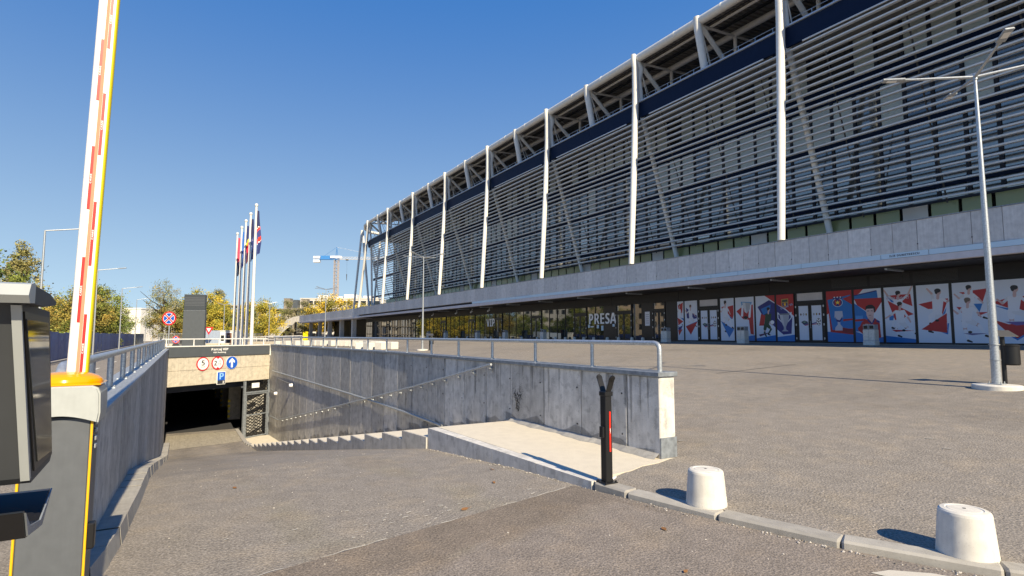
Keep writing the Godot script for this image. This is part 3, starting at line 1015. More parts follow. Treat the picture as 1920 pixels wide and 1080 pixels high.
	prism(s, PackedVector2Array([Vector2(-0.09, 0.57), Vector2(0, 0.49), Vector2(0.09, 0.57)]), Transform3D(Basis.IDENTITY, Vector3(0, 0, 0.034)), 0.004)
	prism(s, PackedVector2Array([Vector2(-0.09, 0.05), Vector2(0, 0.13), Vector2(0.09, 0.05)]), Transform3D(Basis.IDENTITY, Vector3(0, 0, 0.034)), 0.004)
	obj("pointer", s, M.sign_red, sg)
	sg = thing("ahead_only_sign", "round blue sign with a white upward arrow on the garage lintel", "road sign", garage_at(3.17, -0.04, 0.0))
	sg.basis = GB
	s = begin()
	disc(s, Vector3(0, 0.31, 0), 0.31, 0.01, 0.03)
	obj("rim", s, M.sign_white, sg)
	s = begin()
	disc(s, Vector3(0, 0.31, 0), 0.30, 0.031, 0.034)
	obj("face", s, M.sign_blue, sg)
	s = begin()
	prism(s, PackedVector2Array([Vector2(-0.05, 0.09), Vector2(0.05, 0.09), Vector2(0.05, 0.36), Vector2(0.15, 0.30), Vector2(0.15, 0.40), Vector2(0, 0.54), Vector2(-0.15, 0.40), Vector2(-0.15, 0.30), Vector2(-0.05, 0.36)]), Transform3D(Basis.IDENTITY, Vector3(0, 0, 0.036)), 0.004)
	obj("arrow", s, M.sign_white, sg)
	sg = thing("parking_sign", "small upright blue P sign with a black lower half below the round signs", "road sign", garage_at(2.64, -0.72, 0.0))
	sg.basis = GB
	s = begin()
	box2(s, Vector3(-0.22, 0.0, 0.004), Vector3(0.22, 0.60, 0.03), 0.004)
	obj("plate", s, M.sign_white, sg)
	s = begin()
	box2(s, Vector3(-0.195, 0.20, 0.031), Vector3(0.195, 0.575, 0.036))
	obj("face", s, M.sign_blue, sg)
	s = begin()
	box2(s, Vector3(-0.195, 0.025, 0.031), Vector3(0.195, 0.198, 0.036))
	obj("face", s, M.ink, sg)
	text("letter", "P", sg, mat(lin(0.25, 0.5, 0.9), 0.4), Transform3D(Basis.IDENTITY, Vector3(-0.10, 0.245, 0.037)), 0.22, 0.29, 0.004)
	text("number", "2", sg, M.sign_white, Transform3D(Basis.IDENTITY, Vector3(0.07, 0.05, 0.037)), 0.08, 0.11, 0.004)
	# gate
	var gt := thing("mesh_gate", "narrow grey steel gate with expanded mesh at the foot of the steps", "gate", garage_at(3.9, -3.45, 0.02))
	gt.basis = GB
	s = begin()
	box2(s, Vector3(0.0, -0.1, -0.06), Vector3(0.09, 2.77, 0.06), 0.006)
	box2(s, Vector3(1.40, -0.1, -0.05), Vector3(1.49, 2.77, 0.05), 0.006)
	box2(s, Vector3(0.09, 2.17, -0.04), Vector3(1.40, 2.25, 0.04), 0.006)
	obj("frame", s, M.flash, gt)
	s = begin()
	for yy in [0.02, 1.08, 2.10]:
		box2(s, Vector3(0.12, yy, -0.025), Vector3(1.38, yy + 0.05, 0.035), 0.004)
	box2(s, Vector3(0.12, 0.02, -0.026), Vector3(0.17, 2.15, 0.036), 0.004)
	box2(s, Vector3(1.33, 0.02, -0.026), Vector3(1.38, 2.15, 0.036), 0.004)
	var leaf := obj("leaf", s, M.flash, gt)
	s = begin()
	diamonds(s, Vector2(0.17, 0.07), Vector2(1.33, 1.08))
	diamonds(s, Vector2(0.17, 1.13), Vector2(1.33, 2.10))
	diamonds(s, Vector2(0.09, 2.25), Vector2(1.40, 2.77))
	obj("wire_mesh", s, M.black, leaf).set_meta("kind", "stuff")
	s = begin()
	box2(s, Vector3(0.16, 1.06, 0.04), Vector3(0.30, 1.16, 0.09), 0.01)
	obj("lock", s, M.zinc, leaf)
	s = begin()
	box2(s, Vector3(0.42, 2.42, 0.03), Vector3(0.86, 2.66, 0.045), 0.004)
	obj("notice_plate", s, M.sign_white, gt)
	# railing along the top of the front
	var rr := thing("railing", "white painted railing on the garage front, above the sign board", "railing", garage_at(0, 1.11, -0.2))
	rr.basis = GB
	s = begin()
	tube(s, [Vector3(-0.1, 0.3, 0), Vector3(5.35, 0.3, 0)], 0.026, 10)
	obj("top_rail", s, M.white, rr)
	for k in 5:
		s = begin()
		tube(s, [Vector3(0.1 + k * 1.26, 0, 0), Vector3(0.1 + k * 1.26, 0.29, 0)], 0.022, 8)
		obj("post", s, M.white, rr)

func diamonds(s: SurfaceTool, a: Vector2, b: Vector2) -> void:
	var st := 0.15
	for dirn in [1.0, -1.0]:
		var slope: float = dirn * 0.62
		var c: float = a.y - absf(slope) * (b.x - a.x) - 0.1
		while c < b.y + absf(slope) * (b.x - a.x):
			var p := PackedVector2Array([Vector2(a.x, c), Vector2(b.x, c + slope * (b.x - a.x)), Vector2(b.x, c + slope * (b.x - a.x) + 0.034), Vector2(a.x, c + 0.034)])
			var cl := Geometry2D.intersect_polygons(p, PackedVector2Array([a, Vector2(b.x, a.y), b, Vector2(a.x, b.y)]))
			for q in cl:
				prism(s, q, Transform3D(Basis.IDENTITY, Vector3(0, 0, 0.0 if dirn > 0 else 0.009)), 0.008)
			c += st

func ring_sign(sg: Node3D, r: float) -> void:
	var s := begin()
	disc(s, Vector3(0, r, 0), r, 0.006, 0.028)
	obj("rim", s, M.sign_red, sg)
	s = begin()
	disc(s, Vector3(0, r, 0), r * 0.84, 0.029, 0.034)
	obj("face", s, M.sign_white, sg)

# ------------------------------------------------------------------ stadium
const BAY := 12.2
const COL0 := -5.25   # first column line; 19.15 is the third
func screen_v(y: float) -> float:
	return 29.75 + (18.1 - y) * 0.333

func build_stadium() -> void:
	var st := thing("stadium", "long grey stadium with white struts, horizontal louvres and a concrete balcony band", "stadium", P(50, 31.5, 1.12))
	var T := Transform3D(Basis.IDENTITY, -st.position)
	var s: SurfaceTool
	rng.seed = 21
	# ---- core of the building (keeps the inside dark)
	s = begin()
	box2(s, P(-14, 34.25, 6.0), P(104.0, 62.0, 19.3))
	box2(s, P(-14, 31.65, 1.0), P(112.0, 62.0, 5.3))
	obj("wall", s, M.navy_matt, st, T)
	s = begin()
	box2(s, P(-14, 42.0, 19.3), P(104.0, 42.4, 25.0))
	obj("wall", s, M.roof_under, st, T)
	# ---- balcony band
	var slab := begin()
	box2(slab, P(-14, 28.75, 5.35), P(112, 34.3, 5.75))
	obj("balcony_slab", slab, M.wall[1], st, T)
	s = begin()
	box2(s, P(-14, 28.52, 4.86), P(107.0, 31.64, 5.16), 0.01)
	obj("canopy_edge", s, M.lip, st, T)
	s = begin()
	box2(s, P(-14, 28.80, 4.80), P(112.0, 31.62, 4.858))
	obj("soffit", s, M.dark_panel, st, T)
	var mesh_cache := {}
	var u := -10.0
	var k := 0
	while u < 107.0:
		var w: float = [1.02, 1.02, 1.02, 0.98, 1.06][k % 5]
		var key := "%.2f" % w
		if not mesh_cache.has(key):
			s = begin()
			box(s, Vector3.ZERO, Vector3(0.22, 1.40, w - 0.016), Basis.IDENTITY, 0.008)
			mesh_cache[key] = s.commit()
		obj("concrete_panel", mesh_cache[key], M.band[[1, 0, 1, 2, 1, 0, 0, 2][(k * 5 + k / 7) % 8]], st, T * Transform3D(Basis.IDENTITY, P(u + w * 0.5, 28.66 + rng.randf_range(-0.005, 0.005), 6.11)))
		if k % 2 == 0 and u < 62.0:   # tie-bolt holes with rust below
			s = begin()
			tube(s, [P(u + 0.0, 28.535, 5.72), P(u, 28.56, 5.72)], 0.025, 8)
			obj("bolt_hole", s, M.stain, st, T)
		u += w
		k += 1
	s = begin()
	box2(s, P(-10, 28.72, 5.35), P(107, 28.86, 6.78))
	obj("balcony_core", s, M.charcoal, st, T)
	s = begin()
	box2(s, P(-10, 28.52, 6.815), P(107, 28.88, 6.86), 0.005)
	obj("coping", s, M.flash, st, T)
	# plates of the wall of honour
	u = -6.0
	k = 0
	var plate: Mesh = null
	while u < 58.0:
		if plate == null:
			s = begin()
			box(s, Vector3.ZERO, Vector3(0.03, 0.235, 1.98), Basis.IDENTITY, 0.003)
			plate = s.commit()
		var pl := obj("name_plate", plate, M.plate, st, T * Transform3D(Basis.IDENTITY, P(u + 1.0, 28.52, 5.285)))
		if absf(u - 12.0) < 0.5:
			text("lettering", "ILIE DUMITRESCU", pl, M.ink, Transform3D(FACE, Vector3(-0.016, -0.045, -0.62)), 1.25, 0.09, 0.004)
		u += 2.0
		k += 1
	# ---- lower storey: dark fascia, glass, doors
	for j in 16:
		var ua := -8.0 + j * 7.5
		s = begin()
		box2(s, P(ua + 0.012, 31.46, 4.14), P(ua + 7.488, 31.62, 4.80), 0.004)
		obj("fascia_panel", s, M.dark_panel, st, T)
	s = begin()
	box2(s, P(-10, 31.30, 1.02), P(112, 31.66, 1.14), 0.01)
	obj("plinth", s, M.kerb, st, T)
	for j in 3:     # louvred vents over the posters
		for e in 9:
			s = begin()
			box2(s, P(12.1 + j * 2.05, 31.44, 4.22 + e * 0.06), P(14.0 + j * 2.05, 31.47, 4.25 + e * 0.06))
			obj("vent_slat", s, M.charcoal, st, T)
	build_lower(st, T)
	# lights under the canopy
	for j in 10:
		s = begin()
		var lu := 14.0 + j * 6.1
		box2(s, P(lu - 0.06, 28.9, 4.70), P(lu + 0.06, 30.5, 4.795), 0.01)
		obj("canopy_light", s, M.zinc_dull, st, T)
	for lu in [62.0, 66.5, 74.5, 79.5, 57.5]:
		s = begin()
		box(s, P(lu, 30.4, 4.42), Vector3(0.34, 0.16, 0.16), Basis(Vector3(0, 0, 1), 0.6), 0.01)
		box(s, P(lu, 30.5, 4.62), Vector3(0.04, 0.36, 0.04))
		obj("spotlight", s, M.sign_white, st, T)
	# ---- curtain wall behind the louvres: panes in rows between navy spandrels
	var rows := [[6.25, 9.35], [9.75, 12.95], [13.50, 15.90], [17.05, 19.30]]
	var pw := BAY / 9.0
	var panes := []
	for r in rows:
		s = begin()
		box(s, Vector3.ZERO, Vector3(0.04, r[1] - r[0], pw - 0.22), Basis.IDENTITY, 0.004)
		panes.append(s.commit())
	rng.seed = 8
	var nu := int((104.0 - 6.95) / pw)
	var lit := 0
	for i in nu:
		var uu := 6.95 + (i + 0.5) * pw
		for r in 4:
			var m: Material = M.glass[[0, 0, 1, 0, 2, 0, 1][rng.randi() % 7]]
			if r == 3 and rng.randf() < 0.75: m = M.blind
			if r == 2 and (uu > 20.0 and uu < 34.0) and rng.randf() < 0.8: m = M.blind
			if r == 2 and rng.randf() < 0.3: m = M.blind
			if r < 2 and rng.randf() < 0.05: m = M.glass[3]
			obj("window_pane", panes[r], m, st, T * Transform3D(Basis(Vector3.UP, rng.randf_range(-0.006, 0.006)), P(uu, 34.18, (rows[r][0] + rows[r][1]) * 0.5)))
	s = begin()
	for i in nu + 8:
		var uu := 6.95 - 7 * pw + i * pw
		box2(s, P(uu - 0.09, 34.10, 6.0), P(uu + 0.09, 34.24, 19.3))
	obj("mullions", s, M.navy_matt, st, T)
	for r in [[15.92, 17.03], [12.97, 13.48], [9.37, 9.73]]:
		for b in 10:
			s = begin()
			box2(s, P(-5.25 + b * BAY + 0.01, 34.08, r[0]), P(-5.25 + (b + 1) * BAY - 0.01, 34.2, r[1]), 0.004)
			obj("spandrel", s, M.navy, st, T)
	# low glazing that shows between the balcony and the lowest louvre
	s = begin()
	box(s, Vector3.ZERO, Vector3(0.05, 2.3, pw - 0.16), Basis.IDENTITY, 0.004)
	var low := s.commit()
	for i in nu + 4:
		obj("low_pane", low, M.glass_green if i % 7 else M.building_white, st, T * Transform3D(Basis.IDENTITY, P(4.5 + (i + 0.5) * pw, 33.62, 7.3)))
	s = begin()
	box2(s, P(-5, 33.6, 8.46), P(104, 34.1, 8.60))
	obj("sill", s, M.navy_matt, st, T)
	# ---- fascia above the louvres, two panels to a bay with rolled ends at the struts
	for b in 9:
		var ua := COL0 + b * BAY
		for h in 2:
			s = begin()
			var a0 := ua + (0.55 if h == 0 else BAY * 0.5 + 0.012)
			var a1 := ua + (BAY * 0.5 if h == 0 else BAY - 0.02)
			quad_box(s, a0, a1, 29.72, 18.35, 29.62, 19.45, 0.16)
			if h == 0:
				tube(s, [P(ua + 0.55, 30.24, 18.35), P(ua + 0.55, 30.14, 19.45)], 0.52, 20)
			obj("navy_fascia", s, M.navy, st, T)
		s = begin()
		box2(s, P(ua + 1.4, 29.60, 18.22), P(ua + BAY - 1.1, 29.68, 18.30), 0.01)
		obj("light_strip", s, M.louvre, st, T)
		s = begin()
		box2(s, P(ua + 0.5, 29.50, 19.455), P(ua + BAY - 0.01, 30.1, 19.56), 0.02)
		obj("gutter", s, M.gutter, st, T)
		s = begin()
		tube(s, [P(ua + 0.6, 29.95, 20.05), P(ua + BAY, 29.95, 20.05)], 0.022, 6)
		tube(s, [P(ua + 0.6, 29.95, 19.8), P(ua + BAY, 29.95, 19.8)], 0.012, 6)
		for e in 10:
			var pu := ua + 0.9 + e * 1.22
			tube(s, [P(pu, 29.95, 19.5), P(pu, 29.95, 20.05)], 0.022, 6)
		obj("roof_railing", s, M.zinc, st, T)
	s = begin()
	box2(s, P(-5.25, 30.0, 19.30), P(104, 42.0, 19.42))
	obj("upper_walkway", s, M.roof_under, st, T)
	# ---- louvres: 27 blades in each bay
	s = begin()
	var prof := PackedVector2Array([Vector2(-0.11, -0.05), Vector2(0.10, -0.05), Vector2(0.12, 0.0), Vector2(0.10, 0.045), Vector2(-0.07, 0.055), Vector2(-0.12, 0.02)])
	prism(s, prof, Transform3D(Basis.IDENTITY, Vector3.ZERO), BAY - 0.012)
	var blade := s.commit()
	for b in 9:
		for q in 27:
			var y := 8.56 + q * 0.3655
			var uc := COL0 + b * BAY
			if b == 8:
				var ln := BAY + 0.3 + (18.1 - y) * 0.37
				s = begin()
				prism(s, prof, Transform3D(Basis.IDENTITY, Vector3.ZERO), ln)
				obj("louvre", s, M.louvre, st, T * Transform3D(Basis.IDENTITY, P(uc + ln, screen_v(y), y)))
			else:
				obj("louvre", blade, M.louvre, st, T * Transform3D(Basis.IDENTITY, P(uc + BAY, screen_v(y), y)))
	# carriers of the blades
	for b in 10:
		for e in 3:
			var pu := COL0 + b * BAY + 2.0 + e * 4.07
			if pu > 106.0: continue
			s = begin()
			tube(s, [P(pu, screen_v(8.3) + 0.2, 8.3), P(pu, screen_v(18.3) + 0.2, 18.3)], 0.045, 6)
			obj("louvre_carrier", s, M.charcoal, st, T)
	# ---- white struts
	for b in 10:
		var cu := COL0 + b * BAY
		var bu := cu
		var iu := cu
		if b == 9:
			bu = cu + 2.6
			iu = cu - 0.3
		s = begin()
		tube(s, [P(bu, 28.60, 6.86), P(lerpf(bu, cu, 0.45), 29.05, 14.2), P(lerpf(bu, cu, 0.46), 29.06, 14.22), P(lerpf(bu, cu, 0.8), 29.35, 20.0), P(cu, 29.35, 22.3), P(cu, 29.3, 23.05)], [0.20, 0.24, 0.235, 0.25, 0.24, 0.18], 16)
		obj("strut", s, M.white, st, T)
		s = begin()
		tube(s, [P(cu, 29.3, 22.2), P(cu, 29.22, 22.9), P(cu, 29.2, 23.25)], [0.20, 0.22, 0.20], 12)
		tube(s, [P(cu, 29.50, 22.95), P(cu, 29.9, 22.2), P(cu, 29.75, 21.2)], [0.26, 0.30, 0.16], 10)
		obj("node", s, M.white, st, T)
		s = begin()
		var iv := 33.62 if b < 9 else 30.6
		tube(s, [P(cu, 29.7, 22.6), P(cu, 30.05, 18.3), P(iu, iv - 0.3, 7.9), P(iu, iv, 5.76)], [0.16, 0.18, 0.18, 0.17], 12)
		obj("inner_strut", s, M.white, st, T)
		if b < 9:
			var hu := cu + BAY * 0.5
			s = begin()
			tube(s, [P(hu, 29.35, 23.25), P(hu, 29.45, 22.4), P(hu, 30.05, 19.5)], [0.22, 0.27, 0.25], 14)
			tube(s, [P(hu, 30.02, 19.72), P(hu, 30.04, 19.56)], 0.26, 12)
			obj("half_post", s, M.white, st, T)
		for hu in ([cu, cu + BAY * 0.5] if b < 9 else [cu]):
			s = begin()
			tube(s, [P(hu, 29.7, 22.8), P(hu, 32.9, 20.2), P(hu, 34.0, 19.3)], 0.165, 10)
			obj("roof_brace", s, M.roof_steel, st, T)
			s = begin()
			tube(s, [P(hu, 29.7, 22.75), P(hu, 36.4, 23.2), P(hu, 41.9, 23.4)], 0.09, 8)
			tube(s, [P(hu, 33.3, 22.95), P(hu, 33.3, 19.4)], 0.13, 8)
			tube(s, [P(hu, 29.9, 22.3), P(hu + 0.3, 31.2, 19.4)], 0.04, 6)
			tube(s, [P(hu, 29.9, 22.3), P(hu + 1.0, 32.4, 19.4)], 0.025, 6)
			tube(s, [P(hu, 29.8, 22.95), P(hu + 3.0, 33.5, 23.7)], 0.06, 6)
			obj("roof_truss", s, M.roof_steel, st, T)
	# ---- roof: edge tube, purlins, ribbed sheet
	s = begin()
	var path := [P(-11.0, 29.55, 23.0), P(104.8, 29.55, 23.0), P(107.6, 29.65, 22.9), P(109.6, 30.2, 22.6), P(111.0, 31.5, 22.3), P(111.6, 34.0, 22.2), P(112.0, 44.0, 22.2)]
	tube(s, path, 0.30, 20)
	obj("roof_edge_tube", s, M.white, st, T)
	for e in 28:
		var fu := -5.25 + e * 4.07
		s = begin()
		tube(s, [P(fu, 29.55, 23.0), P(fu + 0.07, 29.55, 23.0)], 0.318, 20)
		obj("tube_flange", s, M.white, st, T)
	for e in [[31.2, 23.25, 0.10], [33.3, 23.15, 0.24], [36.4, 23.5, 0.20], [30.4, 23.0, 0.05]]:
		s = begin()
		tube(s, [P(-11, e[0], e[1]), P(104.8, e[0], e[1])], e[2], 10)
		obj("purlin", s, M.roof_steel if e[2] > 0.06 else M.black, st, T)
	s = begin()
	box2(s, P(-11, 31.6, 22.93), P(104.8, 31.78, 23.08))
	obj("gutter_pipe", s, M.black, st, T)
	for e in 29:
		var ra := -11.0 + e * 4.0
		s = begin()
		var rib := PackedVector2Array()
		for j in 10:
			rib.append(Vector2(j * 0.4, 0.0)); rib.append(Vector2(j * 0.4 + 0.16, 0.0)); rib.append(Vector2(j * 0.4 + 0.2, 0.12)); rib.append(Vector2(j * 0.4 + 0.36, 0.12))
		rib.append(Vector2(3.99, 0.2)); rib.append(Vector2(0.0, 0.2))
		# local x along u, y up, z towards the stadium, rising inwards
		prism(s, rib, Transform3D(Basis(Vector3(0, 0, -1), Vector3(0, 1, 0), Vector3(1, 0.10, 0)), P(ra, 29.8, 23.28)), 13.5)
		obj("roof_sheet", s, M.roof_under, st, T)
	# hangers of the light fittings under the roof
	# ---- far end: corner struts, gable fins
	for e in [[110.4, 29.8, 22.4, 111.6, 28.75], [110.4, 29.9, 22.4, 110.2, 31.6], [111.6, 34.0, 22.2, 113.2, 33.2], [112.0, 40.0, 22.2, 113.6, 39.0]]:
		s = begin()
		tube(s, [P(e[3], e[4], 6.0), P(e[0], e[1], e[2])], [0.19, 0.24], 12)
		obj("corner_strut", s, M.white, st, T)
	for e in 3:
		s = begin()
		var o := e * 0.35
		tube(s, [P(106.3 + o, 30.4 + o, 18.1), P(109.4 + o * 0.6, 33.6, 7.0)], 0.06, 6)
		obj("gable_fin", s, M.louvre, st, T)
	s = begin()
	quad_box(s, 104.35, 105.4, 29.75, 18.35, 29.65, 19.45, 0.16)
	tube(s, [P(105.4, 30.3, 18.35), P(105.4, 30.2, 19.45)], 0.6, 20)
	obj("navy_fascia", s, M.navy, st, T)
	# light fence and white boards on the terrace at the end
	for e in 8:
		s = begin()
		var fu := 108.0 + e * 3.0
		tube(s, [P(fu, 29.4, 6.0), P(fu, 29.4, 7.6), P(fu + 2.7, 29.4, 7.6), P(fu + 2.7, 29.4, 6.0)], 0.05, 6)
		box2(s, P(fu + 0.1, 29.38, 6.2), P(fu + 2.6, 29.42, 6.9))
		obj("terrace_railing", s, M.white_far, st, T)
	build_far_stair(st, T)

func quad_box(s: SurfaceTool, u0: float, u1: float, va: float, ya: float, vb: float, yb: float, th: float) -> void:  # leaning slab between heights ya and yb
	var a := P(u0, va, ya); var b := P(u1, va, ya); var c := P(u1, vb, yb); var d := P(u0, vb, yb)
	var o := Vector3(th, 0, 0)
	quad(s, b, a, d, c)
	quad(s, a + o, b + o, c + o, d + o)
	quad(s, d, d + o, c + o, c); quad(s, b, b + o, a + o, a)
	quad(s, a, a + o, d + o, d); quad(s, c, c + o, b + o, b)

var FACE := Basis(Vector3(0, 0, 1), Vector3(0, 1, 0), Vector3(-1, 0, 0))  # reading direction along -u, facing the plaza

func build_far_stair(st: Node3D, T: Transform3D) -> void:
	var s: SurfaceTool
	# band running on past the corner to the outer stair
	var line := [[107.05, 28.66], [161.2, 26.75]]
	var ll := poly_len(line)
	for k in 18:
		s = begin()
		wall_slab(s, line, k * ll / 18 + 0.008, (k + 1) * ll / 18 - 0.008, -0.24, 0.0, 5.15, 6.72, 0.01)
		obj("concrete_panel", s, M.band[(k * 5) % 3], st, T)
		s = begin()
		wall_slab(s, line, k * ll / 18, (k + 1) * ll / 18 - 0.004, -3.0, 0.12, 4.80, 5.14, 0.01)
		obj("canopy_edge", s, M.lip, st, T)
	for cu in [113.0, 123.0, 134.5, 145.5, 157.0]:
		s = begin()
		box2(s, P(cu - 0.45, 28.9, 1.0), P(cu + 0.45, 29.7, 4.82), 0.01)
		obj("column", s, M.wall[1], st, T)
	s = begin()
	box2(s, P(112, 36.5, 1.0), P(162, 37.0, 5.2))
	box2(s, P(112, 29.6, 5.2), P(162, 37.0, 5.5))
	obj("passage_wall", s, M.dark_panel, st, T)
	# the stair goes down towards the road, across the end of the band
	var pr := PackedVector2Array([Vector2(26.9, 6.72), Vector2(25.9, 6.6), Vector2(24.2, 5.75), Vector2(20.2, 1.7), Vector2(19.4, 1.0), Vector2(21.5, 0.6), Vector2(22.5, 2.1), Vector2(23.7, 3.3), Vector2(23.9, 4.05), Vector2(25.2, 4.3), Vector2(25.8, 5.15), Vector2(26.9, 5.15)])
	for uu in [160.6, 164.2]:
		s = begin()
		prism(s, pr, Transform3D(Basis.IDENTITY, P(uu, 0, 0)), 0.35)
		obj("stair_cheek", s, M.wall[3], st, T)
	for k in 26:
		s = begin()
		var v := 26.0 - k * 0.24
		box2(s, P(160.6, v - 0.24, 5.3 - k * 0.18 - 0.4), P(163.9, v, 5.3 - k * 0.18))
		obj("stair_step", s, M.wall[1], st, T)

# ------------------------------------------------------------------ lower storey: panes, doors, posters
func door(st: Node3D, T: Transform3D, u1: float, u0: float, leaf_mat: Material, art: Array) -> Node3D:  # double door from u0 (near) to u1 (far)
	var d := MeshInstance3D.new()
	d.name = "door"
	var s := begin()
	var w := u1 - u0
	# frame
	box2(s, P(u0, 31.36, 1.14), P(u0 + 0.10, 31.50, 4.12), 0.006)
	box2(s, P(u1 - 0.10, 31.36, 1.14), P(u1, 31.50, 4.12), 0.006)
	box2(s, P(u0 + 0.1, 31.36, 3.42), P(u1 - 0.1, 31.50, 3.60), 0.006)
	box2(s, P(u0 + 0.1, 31.36, 4.05), P(u1 - 0.1, 31.50, 4.12), 0.006)
	d.mesh = s.commit()
	d.material_override = M.black
	st.add_child(d, true)
	d.transform = T
	s = begin()
	box2(s, P(u0 + 0.11, 31.41, 3.605), P(u1 - 0.11, 31.44, 4.045))
	obj("transom_pane", s, leaf_mat if art.size() else M.glass_low[2], d)
	var mid := (u0 + u1) * 0.5
	for k in 2:
		var a := u0 + 0.11 if k == 0 else mid + 0.01
		var b := mid - 0.01 if k == 0 else u1 - 0.11
		s = begin()
		box2(s, P(a, 31.38, 1.15), P(a + 0.09, 31.45, 3.41), 0.005)
		box2(s, P(b - 0.09, 31.38, 1.15), P(b, 31.45, 3.41), 0.005)
		box2(s, P(a + 0.09, 31.38, 1.15), P(b - 0.09, 31.45, 1.30), 0.005)
		box2(s, P(a + 0.09, 31.38, 3.30), P(b - 0.09, 31.45, 3.41), 0.005)
		obj("leaf_frame", s, M.black, d)
		if art.size():
			s = begin()
			quad_uv(s, P(b - 0.09, 31.40, 3.30), P(b - 0.09, 31.40, 1.30), P(a + 0.09, 31.40, 1.30), P(a + 0.09, 31.40, 3.30))
			obj("leaf_print", s, art[1 - k], d)
			s = begin()
			box2(s, P(a + 0.09, 31.405, 1.30), P(b - 0.09, 31.43, 3.30))
			obj("leaf_pane", s, M.lip, d)
		else:
			s = begin()
			box2(s, P(a + 0.09, 31.40, 1.30), P(b - 0.09, 31.43, 3.30))
			obj("leaf_pane", s, leaf_mat, d)
		s = begin()
		var hu := (mid - 0.06) if k == 0 else (mid + 0.06)
		tube(s, [P(hu, 31.38, 2.0), P(hu, 31.31, 2.0), P(hu, 31.31, 2.4), P(hu, 31.38, 2.4)], 0.014, 6)
		obj("handle", s, M.zinc, d)
	for e in [u0 + 0.05, u1 - 0.05]:
		for yy in [1.4, 2.2, 2.75, 3.25]:
			s = begin()
			box(s, P(e, 31.345, yy), Vector3(0.03, 0.12, 0.07), Basis.IDENTITY, 0.008)
			obj("hinge", s, M.zinc, d)
	return d

